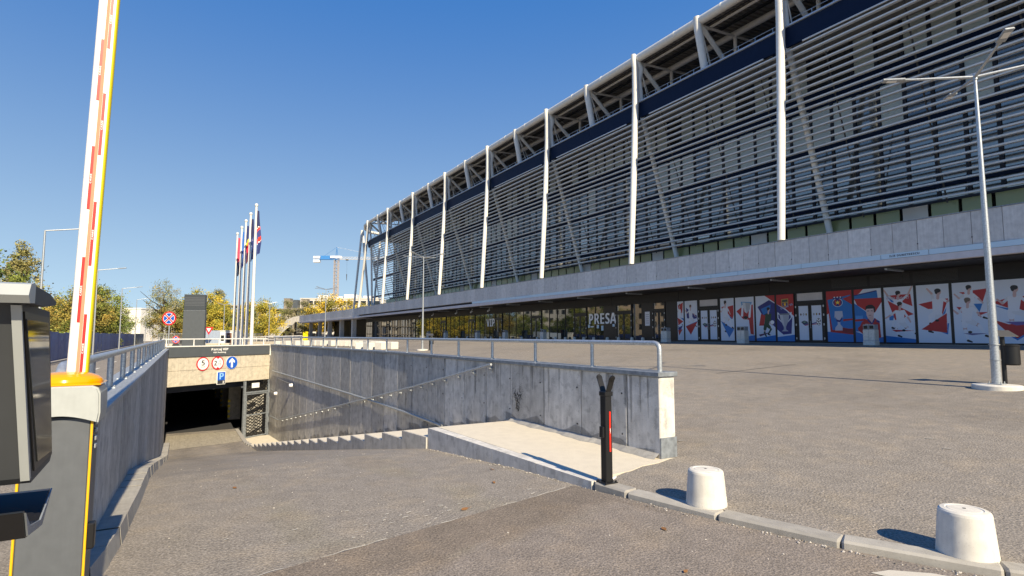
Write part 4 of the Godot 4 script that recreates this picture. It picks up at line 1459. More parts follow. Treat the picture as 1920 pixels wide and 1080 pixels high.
func build_lower(st: Node3D, T: Transform3D) -> void:
	var s: SurfaceTool
	rng.seed = 44
	var plain_print := [print_mat(draw_door(0)), print_mat(draw_door(1))]
	door(st, T, 27.60, 25.82, M.lip, plain_print)
	door(st, T, 20.30, 18.52, M.lip, plain_print)
	var doors := [[30.77, 32.11], [34.45, 36.41], [40.39, 42.32], [47.83, 49.86], [56.0, 57.8], [63.0, 64.8], [72.0, 73.8], [84.0, 85.8], [97.0, 98.8]]
	for d in doors:
		door(st, T, d[1], d[0], M.glass_low[0], [])
	# black opaque panels
	for b in [[29.68, 30.74], [32.14, 33.30], [36.44, 38.0]]:
		s = begin()
		box2(s, P(b[0], 31.40, 1.14), P(b[1], 31.5, 4.12), 0.006)
		obj("black_panel", s, M.black, st, T)
	# panes between
	var edges := [33.32, 34.43, 38.02, 39.2, 40.37]
	var spans := [[33.32, 34.43], [38.02, 39.19], [39.21, 40.37]]
	var starts := [[42.34, 47.81], [49.88, 55.98], [57.82, 62.98], [64.82, 71.98], [73.82, 83.98], [85.82, 96.98], [98.82, 112.0]]
	for g in starts:
		var n := int(round((g[1] - g[0]) / 1.45))
		for k in n:
			spans.append([lerpf(g[0], g[1], float(k) / n) + 0.012, lerpf(g[0], g[1], float(k + 1) / n) - 0.012])
	for sp in spans:
		s = begin()
		box(s, Vector3.ZERO, Vector3(0.03, 2.88, sp[1] - sp[0] - 0.04))
		obj("glass_pane", s, M.glass_low[rng.randi() % 3], st, T * Transform3D(Basis(Vector3(0, 0, 1), -0.003 + rng.randf_range(-0.0012, 0.0012)) * Basis(Vector3.UP, rng.randf_range(-0.004, 0.004)), P((sp[0] + sp[1]) * 0.5, 31.455, 2.64)))
		s = begin()
		box2(s, P(sp[0] - 0.03, 31.40, 1.14), P(sp[0] + 0.02, 31.5, 4.12))
		box2(s, P(sp[0] + 0.02, 31.41, 4.08), P(sp[1] - 0.02, 31.5, 4.12))
		obj("mullion", s, M.black, st, T)
	# curled blue notice strips, white notice and lettering on the glass
	s = begin()
	quad_uv(s, P(32.95, 31.392, 3.42), P(32.95, 31.392, 2.32), P(32.42, 31.392, 2.32), P(32.42, 31.392, 3.42))
	obj("notice_sheet", s, print_mat(draw_notice()), st, T)
	text("lettering", "PRESA", st, M.letter, T * Transform3D(FACE, P(40.02, 31.385, 2.56)), 3.7, 0.92, 0.02)
	text("lettering", "VIP", st, M.letter, T * Transform3D(FACE, P(59.9, 31.42, 2.60)), 2.05, 0.93, 0.02)
	for e in [[40.2, 2.25, 0.30, 0.26], [39.85, 2.28, 0.45, 0.10], [38.95, 2.18, 0.30, 0.30], [38.35, 1.98, 0.30, 0.42], [36.85, 2.30, 0.28, 0.22]]:
		s = begin()
		box2(s, P(e[0], 31.384, e[1]), P(e[0] - e[2], 31.39, e[1] + e[3]))
		obj("notice_sticker", s, M.plate if e[2] < 0.4 else M.letter, st, T)
	# posters
	var joints := [29.63, 28.92, 27.64, -1.0, 25.78, 24.57, 23.05, 21.59, 20.34, -1.0, 18.48, 16.95, 15.44, 13.94, 12.43, 10.95, 9.45, 7.95]
	var k := 0
	for i in joints.size() - 1:
		if joints[i] < 0 or joints[i + 1] < 0: continue
		var a: float = joints[i] - 0.045
		var b: float = joints[i + 1] + 0.045
		s = begin()
		box2(s, P(a, 31.405, 1.19), P(b, 31.45, 4.08))
		var pan := obj("poster_panel", s, M.black, st, T)
		s = begin()
		quad_uv(s, P(a - 0.02, 31.40, 4.05), P(a - 0.02, 31.40, 1.22), P(b + 0.02, 31.40, 1.22), P(b + 0.02, 31.40, 4.05))
		obj("print", s, print_mat(draw_poster(k)), pan)
		if k == 5:
			text("lettering", "Sevilla '86", pan, mat(lin(0.3, 0.36, 0.6), 0.5), Transform3D(FACE * Basis(Vector3(0, 0, 1), 0.32), P(a - 0.30, 31.394, 3.12)), 0.85, 0.14, 0.003)
		if k == 8:
			text("lettering", "Monte Carlo '87", pan, mat(lin(0.55, 0.45, 0.55), 0.5), Transform3D(FACE, P(a - 0.12, 31.394, 3.42)), 1.08, 0.13, 0.003)
		s = begin()
		box2(s, P(joints[i] - 0.04, 31.40, 1.14), P(joints[i] + 0.04, 31.5, 4.12))
		obj("mullion", s, M.black, st, T)
		k += 1
	s = begin()
	box2(s, P(-8, 31.48, 1.1), P(112, 31.6, 4.16))
	obj("backing", s, M.black, st, T)

func print_mat(im: Image) -> StandardMaterial3D:
	var m := StandardMaterial3D.new()
	m.albedo_texture = ImageTexture.create_from_image(im)
	m.roughness = 0.35
	m.texture_repeat = false
	return m

const PW := 160
const PH := 336
func poly(im: Image, pts: Array, c: Color) -> void:  # filled polygon, unit coordinates, y down
	var h := im.get_height()
	var w := im.get_width()
	var y0 := 1e9
	var y1 := -1e9
	for p in pts:
		y0 = minf(y0, p[1]); y1 = maxf(y1, p[1])
	for yy in range(maxi(0, int(y0 * h)), mini(h, int(y1 * h) + 1)):
		var f := (yy + 0.5) / h
		var xs := []
		for i in pts.size():
			var a = pts[i]
			var b = pts[(i + 1) % pts.size()]
			if (a[1] <= f) != (b[1] <= f):
				xs.append(a[0] + (f - a[1]) / (b[1] - a[1]) * (b[0] - a[0]))
		xs.sort()
		for i in range(0, xs.size() - 1, 2):
			var xa := clampi(int(round(xs[i] * w)), 0, w)
			var xb := clampi(int(round(xs[i + 1] * w)), 0, w)
			if xb > xa:
				im.fill_rect(Rect2i(xa, yy, xb - xa, 1), c)

func oval(im: Image, x: float, y: float, rx: float, ry: float, c: Color) -> void:
	var p := []
	for k in 20: p.append([x + cos(TAU * k / 20) * rx, y + sin(TAU * k / 20) * ry])
	poly(im, p, c)

func limb(im: Image, a: Array, b: Array, w0: float, w1: float, c: Color) -> void:
	var asp := float(im.get_width()) / im.get_height()
	var d := Vector2(b[0] - a[0], (b[1] - a[1]) / asp).normalized()
	var n := Vector2(-d.y, d.x)
	poly(im, [[a[0] + n.x * w0, a[1] + n.y * w0 * asp], [b[0] + n.x * w1, b[1] + n.y * w1 * asp], [b[0] - n.x * w1, b[1] - n.y * w1 * asp], [a[0] - n.x * w0, a[1] - n.y * w0 * asp]], c)
	oval(im, a[0], a[1], w0, w0 * asp, c)
	oval(im, b[0], b[1], w1, w1 * asp, c)

const SKIN := Color(0.78, 0.66, 0.66)
const SHIRT := Color(0.86, 0.88, 0.93)
const DARKC := Color(0.10, 0.09, 0.12)
const RED := Color(0.68, 0.16, 0.18)
const BLUE := Color(0.12, 0.45, 0.75)
const NAVY := Color(0.13, 0.17, 0.48)
const PAPER := Color(0.82, 0.86, 0.93)

func player(im: Image, x: float, y: float, k: float, pose: Array, hair: Color, shirt := SHIRT, shorts := SHIRT) -> void:
	# pose: [hip dx, l elbow, l hand, r elbow, r hand, l knee, l foot, r knee, r foot] offsets from the neck in units of k
	k *= 1.22
	var at := func(o: Array) -> Array: return [x + o[0] * k, y + o[1] * k * PW / PH]
	var hip: Array = pose[0]
	limb(im, at.call([-0.16, 0.1]), at.call(pose[1]), 0.055 * k, 0.045 * k, shirt.darkened(0.06))
	limb(im, at.call(pose[1]), at.call(pose[2]), 0.04 * k, 0.03 * k, SKIN)
	limb(im, at.call([hip[0] + 0.09, hip[1]]), at.call(pose[7]), 0.09 * k, 0.06 * k, SKIN.darkened(0.05))
	limb(im, at.call(pose[7]), at.call(pose[8]), 0.06 * k, 0.04 * k, shirt)
	limb(im, at.call([hip[0] - 0.09, hip[1]]), at.call(pose[5]), 0.09 * k, 0.06 * k, SKIN)
	limb(im, at.call(pose[5]), at.call(pose[6]), 0.06 * k, 0.04 * k, shirt)
	for e in [6, 8]:
		var f: Array = pose[e]
		limb(im, at.call(f), at.call([f[0] + 0.12, f[1] + 0.05]), 0.045 * k, 0.03 * k, DARKC)
	limb(im, at.call([hip[0] - 0.06, hip[1]]), at.call([(hip[0] - 0.09 + pose[5][0]) * 0.5, (hip[1] + pose[5][1]) * 0.5]), 0.12 * k, 0.10 * k, shorts)
	limb(im, at.call([hip[0] + 0.06, hip[1]]), at.call([(hip[0] + 0.09 + pose[7][0]) * 0.5, (hip[1] + pose[7][1]) * 0.5]), 0.12 * k, 0.10 * k, shorts.darkened(0.04))
	poly(im, [at.call([-0.2, 0.06]), at.call([0.2, 0.06]), at.call([hip[0] + 0.15, hip[1]]), at.call([hip[0] - 0.15, hip[1]])], shirt)
	limb(im, at.call([0.16, 0.1]), at.call(pose[3]), 0.055 * k, 0.045 * k, shirt)
	limb(im, at.call(pose[3]), at.call(pose[4]), 0.04 * k, 0.03 * k, SKIN)
	limb(im, at.call([0, 0.05]), at.call([0.01, -0.08]), 0.05 * k, 0.05 * k, SKIN)
	var hd: Array = at.call([0.02, -0.2])
	oval(im, hd[0], hd[1], 0.10 * k, 0.125 * k * PW / PH, SKIN)
	oval(im, hd[0] - 0.015 * k, hd[1] - 0.055 * k * PW / PH, 0.108 * k, 0.085 * k * PW / PH, hair)
	oval(im, hd[0] - 0.06 * k, hd[1] - 0.01 * k * PW / PH, 0.05 * k, 0.09 * k * PW / PH, hair)

func new_art(c := PAPER) -> Image:
	var im := Image.create(PW, PH, false, Image.FORMAT_RGB8)
	im.fill(c)
	return im

func cup(im: Image, x: float, y: float, k: float) -> void:
	var g := Color(0.62, 0.65, 0.72)
	for sg in [-1.0, 1.0]:
		limb(im, [x + sg * 0.30 * k, y + 0.02], [x + sg * 0.46 * k, y - 0.03], 0.03 * k, 0.03 * k, PAPER)
		limb(im, [x + sg * 0.46 * k, y - 0.03], [x + sg * 0.46 * k, y + 0.08], 0.03 * k, 0.03 * k, PAPER)
		limb(im, [x + sg * 0.46 * k, y + 0.08], [x + sg * 0.22 * k, y + 0.17], 0.03 * k, 0.02 * k, PAPER)
	poly(im, [[x - 0.34 * k, y], [x + 0.34 * k, y], [x + 0.27 * k, y + 0.14], [x + 0.08 * k, y + 0.27], [x + 0.08 * k, y + 0.33], [x + 0.25 * k, y + 0.37], [x - 0.25 * k, y + 0.37], [x - 0.08 * k, y + 0.33], [x - 0.08 * k, y + 0.27], [x - 0.27 * k, y + 0.14]], g)
	poly(im, [[x - 0.34 * k, y], [x - 0.12 * k, y], [x - 0.02 * k, y + 0.27], [x - 0.08 * k, y + 0.27], [x - 0.27 * k, y + 0.14]], g.lightened(0.3))
	poly(im, [[x - 0.36 * k, y - 0.012], [x + 0.36 * k, y - 0.012], [x + 0.34 * k, y + 0.018], [x - 0.34 * k, y + 0.018]], g.darkened(0.25))

func star(im: Image, x: float, y: float, r: float, c: Color) -> void:
	var p := []
	for k in 10:
		var q := r if k % 2 == 0 else r * 0.42
		p.append([x + sin(TAU * k / 10) * q, y - cos(TAU * k / 10) * q * PW / PH])
	poly(im, p, c)

func draw_door(k: int) -> Image:
	var im := new_art()
	for j in 3:
		var x := 0.22 + j * 0.28
		oval(im, x, 0.25, 0.075, 0.032, DARKC)
		oval(im, x, 0.248, 0.045, 0.02, [Color(0.5, 0.3, 0.35), PAPER, Color(0.75, 0.65, 0.3)][(j + k) % 3])
	if k == 0:
		poly(im, [[0.22, 0.47], [0.55, 0.43], [0.85, 0.46], [0.95, 0.51], [0.45, 0.545]], Color(0.22, 0.27, 0.35))
		poly(im, [[0.38, 0.465], [0.58, 0.45], [0.76, 0.47], [0.56, 0.50]], Color(0.45, 0.6, 0.55))
		poly(im, [[0.45, 0.545], [1.0, 0.51], [1.0, 0.535], [0.55, 0.565]], NAVY)
		poly(im, [[0.55, 0.568], [1.0, 0.538], [1.0, 0.558], [0.62, 0.585]], RED)
	else:
		poly(im, [[0.0, 0.51], [0.5, 0.475], [0.6, 0.50], [0.0, 0.535]], NAVY)
		poly(im, [[0.0, 0.538], [0.62, 0.515], [0.7, 0.535], [0.0, 0.558]], RED)
		oval(im, 0.68, 0.47, 0.23, 0.105, DARKC)
		oval(im, 0.68, 0.47, 0.21, 0.095, Color(0.92, 0.93, 0.95))
		for a in 5:
			oval(im, 0.68 + sin(TAU * a / 5) * 0.15, 0.47 - cos(TAU * a / 5) * 0.068, 0.05, 0.022, DARKC)
		oval(im, 0.68, 0.47, 0.06, 0.028, DARKC)
	return im

func draw_notice() -> Image:
	var im := new_art(Color(0.86, 0.87, 0.9))
	for j in 5:
		for i in 3:
			im.fill_rect(Rect2i(26 + i * 38, 60 + j * 50, 30, 12), Color(0.55, 0.56, 0.62))
			im.fill_rect(Rect2i(26 + i * 38, 76 + j * 50, 24, 8), Color(0.6, 0.61, 0.66))
	return im

func draw_poster(k: int) -> Image:
	var im := new_art()
	var run := [[0.05, 0.6], [-0.38, 0.25], [-0.55, 0.05], [0.35, 0.3], [0.5, 0.5], [-0.15, 0.95], [-0.3, 1.3], [0.35, 0.85], [0.5, 1.15]]
	var kick := [[-0.05, 0.6], [-0.35, 0.3], [-0.5, 0.15], [0.32, 0.28], [0.42, 0.45], [-0.12, 1.0], [-0.05, 1.4], [0.35, 0.8], [0.55, 1.2]]
	var cheer := [[0.0, 0.6], [-0.42, -0.12], [-0.62, -0.45], [0.42, -0.12], [0.6, -0.5], [-0.2, 1.0], [-0.3, 1.4], [0.2, 1.0], [0.25, 1.4]]
	var stand := [[0.0, 0.65], [-0.42, 0.3], [-0.62, 0.42], [0.32, 0.4], [0.42, 0.62], [-0.2, 0.95], [-0.1, 1.25], [0.3, 0.92], [0.6, 1.15]]
	match k:
		0:
			poly(im, [[0.1, 0.1], [0.95, 0.03], [0.8, 0.3], [0.3, 0.28]], RED)
			player(im, 0.35, 0.18, 0.62, run, DARKC)
			poly(im, [[0.0, 0.42], [0.95, 0.52], [0.1, 0.62]], RED)
			poly(im, [[0.5, 0.42], [1.0, 0.44], [1.0, 0.5]], BLUE)
			poly(im, [[0.05, 0.68], [0.85, 0.62], [0.2, 0.86]], NAVY)
			poly(im, [[0.05, 0.74], [0.8, 0.72], [0.2, 0.88]], RED)
		1:
			poly(im, [[0.1, 0.17], [0.3, 0.22], [0.35, 0.45], [0.16, 0.44]], NAVY)
			poly(im, [[0.5, 0.3], [0.95, 0.38], [0.95, 0.45], [0.55, 0.47]], NAVY)
			player(im, 0.45, 0.22, 0.62, run, Color(0.3, 0.22, 0.2))
			poly(im, [[0.05, 0.65], [1.0, 0.53], [0.45, 0.86]], RED)
			poly(im, [[0.1, 0.635], [0.98, 0.52], [1.0, 0.53], [0.05, 0.65]], BLUE)
		2:
			poly(im, [[0.55, 0.2], [0.97, 0.17], [0.97, 0.4], [0.88, 0.5], [0.55, 0.36]], RED)
			poly(im, [[0.08, 0.2], [0.3, 0.19], [0.2, 0.32]], RED)
			poly(im, [[0.6, 0.4], [0.85, 0.47], [0.8, 0.5]], BLUE)
			player(im, 0.36, 0.19, 0.72, kick, DARKC)
			poly(im, [[0.02, 0.53], [0.97, 0.74], [0.6, 0.93]], BLUE)
			oval(im, 0.4, 0.63, 0.07, 0.025, DARKC)
		3:
			poly(im, [[0.05, 0.32], [0.3, 0.24], [0.95, 0.18], [0.95, 0.86], [0.78, 0.84], [0.72, 0.55], [0.4, 0.5]], RED)
			poly(im, [[0.3, 0.1], [0.9, 0.12], [0.85, 0.2], [0.35, 0.22]], BLUE.lightened(0.3))
			limb(im, [0.35, 0.42], [0.4, 0.2], 0.06, 0.05, SHIRT)
			limb(im, [0.75, 0.45], [0.82, 0.2], 0.06, 0.05, SHIRT)
			poly(im, [[0.38, 0.12], [0.82, 0.14], [0.78, 0.28], [0.62, 0.38], [0.5, 0.34]], Color(0.66, 0.68, 0.73))
			poly(im, [[0.38, 0.12], [0.55, 0.13], [0.6, 0.37], [0.5, 0.34]], Color(0.8, 0.82, 0.86))
			oval(im, 0.55, 0.50, 0.10, 0.05, SKIN)
			oval(im, 0.55, 0.47, 0.12, 0.035, DARKC)
			poly(im, [[0.3, 0.52], [0.72, 0.52], [0.75, 0.9], [0.2, 0.9]], PAPER)
			poly(im, [[0.1, 0.68], [0.25, 0.78], [0.1, 0.8]], RED)
			poly(im, [[0.6, 0.9], [1.0, 0.87], [1.0, 1.0], [0.55, 1.0]], BLUE)
		4:
			poly(im, [[0.5, 0.0], [1.0, 0.0], [1.0, 0.16]], RED)
			poly(im, [[0.1, 0.24], [0.72, 0.1], [1.0, 0.18], [1.0, 0.7], [0.9, 0.66], [0.3, 0.4]], NAVY)
			poly(im, [[0.28, 0.29], [0.8, 0.2], [0.75, 0.36], [0.4, 0.42]], BLUE)
			poly(im, [[0.28, 0.4], [0.5, 0.44], [0.42, 0.66], [0.15, 0.66]], RED)
			player(im, 0.66, 0.38, 0.62, [[-0.15, 0.75], [-0.2, 0.5], [0.2, 0.7], [0.1, 0.55], [0.25, 0.75], [-0.3, 1.2], [-0.15, 1.55], [0.15, 1.0], [-0.05, 1.3]], DARKC, Color(0.16, 0.28, 0.22), Color(0.16, 0.28, 0.22))
			oval(im, 0.85, 0.59, 0.10, 0.045, Color(0.9, 0.91, 0.94))
			poly(im, [[0.12, 0.86], [0.8, 0.8], [0.2, 0.9]], Color(0.35, 0.2, 0.35))
			poly(im, [[0.0, 0.94], [1.0, 0.87], [1.0, 1.0], [0.0, 1.0]], BLUE)
		5:
			im.fill(PAPER)
			poly(im, [[0, 0], [1, 0], [1, 0.47], [0.5, 0.3], [0, 0.2]], RED)
			poly(im, [[0, 0.2], [0.6, 0.36], [0.9, 0.5], [0.82, 0.84], [0.35, 0.86], [0, 0.75]], NAVY)
			var gold := Color(0.72, 0.6, 0.3)
			poly(im, [[0.3, 0.1], [0.7, 0.09], [0.7, 0.24], [0.5, 0.3], [0.3, 0.24]], gold)
			poly(im, [[0.35, 0.18], [0.65, 0.18], [0.65, 0.235], [0.5, 0.28], [0.35, 0.235]], NAVY)
			poly(im, [[0.44, 0.18], [0.56, 0.18], [0.56, 0.26], [0.5, 0.28], [0.44, 0.26]], RED)
			poly(im, [[0.34, 0.115], [0.66, 0.11], [0.66, 0.16], [0.34, 0.165]], Color(0.25, 0.3, 0.25))
			star(im, 0.5, 0.215, 0.10, Color(0.95, 0.8, 0.2))
			cup(im, 0.45, 0.42, 0.85)
			poly(im, [[0.0, 0.91], [1.0, 0.86], [1.0, 1.0], [0.0, 1.0]], BLUE)
		6:
			im.fill(RED)
			poly(im, [[0, 0.46], [0.08, 0.44], [0.12, 0.8], [0.0, 0.82]], PAPER)
			poly(im, [[0.05, 0.17], [0.95, 0.09], [1.0, 0.28], [1.0, 0.74], [0.2, 0.77]], BLUE)
			poly(im, [[0.65, 0.16], [1.0, 0.1], [1.0, 0.28]], RED)
			oval(im, 0.45, 0.23, 0.20, 0.085, PAPER)
			oval(im, 0.45, 0.23, 0.18, 0.075, NAVY)
			poly(im, [[0.33, 0.18], [0.40, 0.165], [0.40, 0.295], [0.33, 0.28]], RED)
			poly(im, [[0.50, 0.165], [0.57, 0.18], [0.57, 0.28], [0.50, 0.295]], RED)
			star(im, 0.45, 0.23, 0.10, Color(0.95, 0.85, 0.3))
			poly(im, [[0.27, 0.12], [0.63, 0.115], [0.63, 0.155], [0.27, 0.16]], NAVY)
			for j in 3: oval(im, 0.33 + j * 0.12, 0.125, 0.03, 0.014, PAPER)
			poly(im, [[0.32, 0.4], [0.62, 0.4], [0.64, 0.52], [0.52, 0.6], [0.52, 0.66], [0.62, 0.72], [0.62, 0.78], [0.3, 0.78], [0.32, 0.72], [0.42, 0.66], [0.42, 0.6], [0.3, 0.52]], Color(0.72, 0.74, 0.82))
			poly(im, [[0.32, 0.5], [0.38, 0.56], [0.5, 0.58], [0.62, 0.5], [0.6, 0.56], [0.5, 0.62], [0.38, 0.6]], NAVY)
			poly(im, [[0.64, 0.56], [1.0, 0.55], [1.0, 0.58], [0.64, 0.6]], RED)
			poly(im, [[0.6, 0.72], [1.0, 0.76], [1.0, 0.84], [0.6, 0.82]], Color(0.5, 0.12, 0.2))
			poly(im, [[0.0, 0.8], [1.0, 0.86], [1.0, 1.0], [0.0, 1.0]], BLUE)
		7:
			poly(im, [[0, 0], [0.35, 0.0], [0.2, 0.08], [0.0, 0.12]], RED)
			poly(im, [[0.0, 0.11], [0.85, 0.04], [0.88, 0.2], [0.0, 0.2]], BLUE)
			poly(im, [[0.0, 0.105], [0.84, 0.035], [0.84, 0.055], [0.0, 0.125]], NAVY)
			poly(im, [[0.0, 0.18], [1.0, 0.18], [1.0, 0.26], [0.75, 0.45], [0.5, 0.44], [0.1, 0.30]], RED)
			poly(im, [[0.0, 0.26], [0.5, 0.46], [0.55, 0.8], [0.0, 0.8]], BLUE)
			poly(im, [[0.03, 0.5], [0.3, 0.5], [0.3, 0.56], [0.03, 0.58]], Color(0.3, 0.58, 0.85))
			poly(im, [[0.0, 0.57], [0.4, 0.56], [0.4, 0.6], [0.0, 0.61]], RED)
			poly(im, [[0.42, 0.36], [0.72, 0.36], [0.70, 0.5], [0.62, 0.58], [0.5, 0.57], [0.44, 0.5]], SKIN.lightened(0.15))
			poly(im, [[0.5, 0.52], [0.68, 0.5], [0.72, 0.62], [0.5, 0.64]], SKIN)
			poly(im, [[0.40, 0.40], [0.42, 0.33], [0.52, 0.30], [0.66, 0.30], [0.76, 0.35], [0.76, 0.44], [0.71, 0.44], [0.70, 0.375], [0.46, 0.375]], DARKC)
			poly(im, [[0.46, 0.415], [0.55, 0.41], [0.55, 0.42], [0.46, 0.425]], DARKC)
			poly(im, [[0.60, 0.41], [0.68, 0.415], [0.68, 0.425], [0.60, 0.42]], DARKC)
			poly(im, [[0.52, 0.495], [0.62, 0.49], [0.62, 0.50], [0.52, 0.505]], Color(0.45, 0.3, 0.32))
			poly(im, [[0.25, 0.62], [0.5, 0.56], [0.62, 0.64], [0.72, 0.55], [0.9, 0.62], [0.92, 0.92], [0.72, 0.94], [0.3, 0.86], [0.1, 0.78]], RED)
			poly(im, [[0.47, 0.56], [0.62, 0.64], [0.72, 0.55], [0.74, 0.58], [0.62, 0.68], [0.46, 0.60]], NAVY)
			poly(im, [[0.78, 0.58], [0.9, 0.61], [0.9, 0.65], [0.78, 0.62]], NAVY)
			limb(im, [0.18, 0.75], [0.6, 0.72], 0.09, 0.07, RED.darkened(0.1))
			limb(im, [0.4, 0.68], [0.62, 0.69], 0.05, 0.05, SKIN)
			poly(im, [[0.0, 0.8], [0.3, 0.86], [0.72, 0.94], [1.0, 0.9], [1.0, 1.0], [0.0, 1.0]], BLUE)
		8:
			poly(im, [[0.08, 0.15], [0.9, 0.14], [0.95, 0.36], [0.7, 0.3]], RED)
			poly(im, [[0.08, 0.15], [0.3, 0.2], [0.35, 0.28], [0.25, 0.27]], BLUE)
			player(im, 0.48, 0.20, 0.66, cheer, DARKC)
			poly(im, [[0.12, 0.24], [0.98, 0.5], [0.35, 0.6]], RED)
			poly(im, [[0.15, 0.5], [0.32, 0.52], [0.28, 0.6], [0.15, 0.6]], BLUE)
			player(im, 0.52, 0.40, 0.66, stand, DARKC)
			poly(im, [[0.2, 0.77], [0.95, 0.79], [0.35, 0.81]], RED)
			oval(im, 0.62, 0.785, 0.06, 0.02, DARKC)
			poly(im, [[0.0, 0.88], [1.0, 0.94], [1.0, 1.0], [0.0, 1.0]], BLUE)
		9:
			poly(im, [[0.05, 0.33], [0.65, 0.27], [0.6, 0.42], [0.35, 0.42]], RED)
			poly(im, [[0.6, 0.27], [0.97, 0.25], [0.78, 0.52], [0.55, 0.48]], RED)
			poly(im, [[0.78, 0.52], [0.9, 0.4], [0.86, 0.5], [0.74, 0.55]], BLUE)
			player(im, 0.66, 0.22, 0.74, [[-0.05, 0.7], [-0.2, -0.15], [-0.35, -0.35], [0.3, 0.2], [0.42, 0.12], [-0.3, 0.75], [-0.3, 1.05], [-0.15, 1.1], [-0.35, 1.35]], DARKC)
			poly(im, [[0.1, 0.77], [0.9, 0.5], [0.88, 0.83]], RED)
			poly(im, [[0.9, 0.67], [0.95, 0.67], [0.9, 0.86], [0.7, 0.82], [0.88, 0.83]], BLUE)
			oval(im, 0.6, 0.62, 0.06, 0.02, DARKC)
		10:
			poly(im, [[0.2, 0.16], [0.35, 0.16], [0.4, 0.22]], RED)
			poly(im, [[0.6, 0.14], [1.0, 0.12], [0.85, 0.34], [0.6, 0.24]], RED)
			player(im, 0.48, 0.17, 0.62, run, DARKC)
			poly(im, [[0.6, 0.36], [0.85, 0.36], [0.75, 0.5]], BLUE)
			poly(im, [[0.1, 0.4], [0.4, 0.42], [0.42, 0.62]], RED)
			poly(im, [[0.7, 0.5], [1.0, 0.5], [0.7, 0.56]], RED)
			player(im, 0.42, 0.39, 0.7, kick, Color(0.42, 0.36, 0.32))
			poly(im, [[0.25, 0.84], [0.95, 0.84], [0.5, 0.87]], Color(0.35, 0.35, 0.55))
			oval(im, 0.45, 0.82, 0.06, 0.02, DARKC)
		_:
			poly(im, [[0.0, 0.35], [0.5, 0.28], [0.45, 0.45]], RED)
			poly(im, [[0.05, 0.4], [0.5, 0.46], [0.5, 0.5]], BLUE)
			poly(im, [[0.6, 0.3], [1.0, 0.25], [1.0, 0.5], [0.6, 0.48]], RED)
			player(im, 0.6, 0.24, 0.74, kick if k % 2 else run, DARKC)
			poly(im, [[0.0, 0.62], [0.4, 0.7], [1.0, 0.68], [1.0, 0.78], [0.6, 0.92], [0.4, 0.85]], RED)
			poly(im, [[0.3, 0.66], [1.0, 0.66], [1.0, 0.7], [0.6, 0.72]], Color(0.4, 0.35, 0.6))
			poly(im, [[0.4, 0.85], [0.6, 0.92], [1.0, 0.78], [1.0, 0.81], [0.6, 0.95], [0.4, 0.88]], BLUE)
	return im

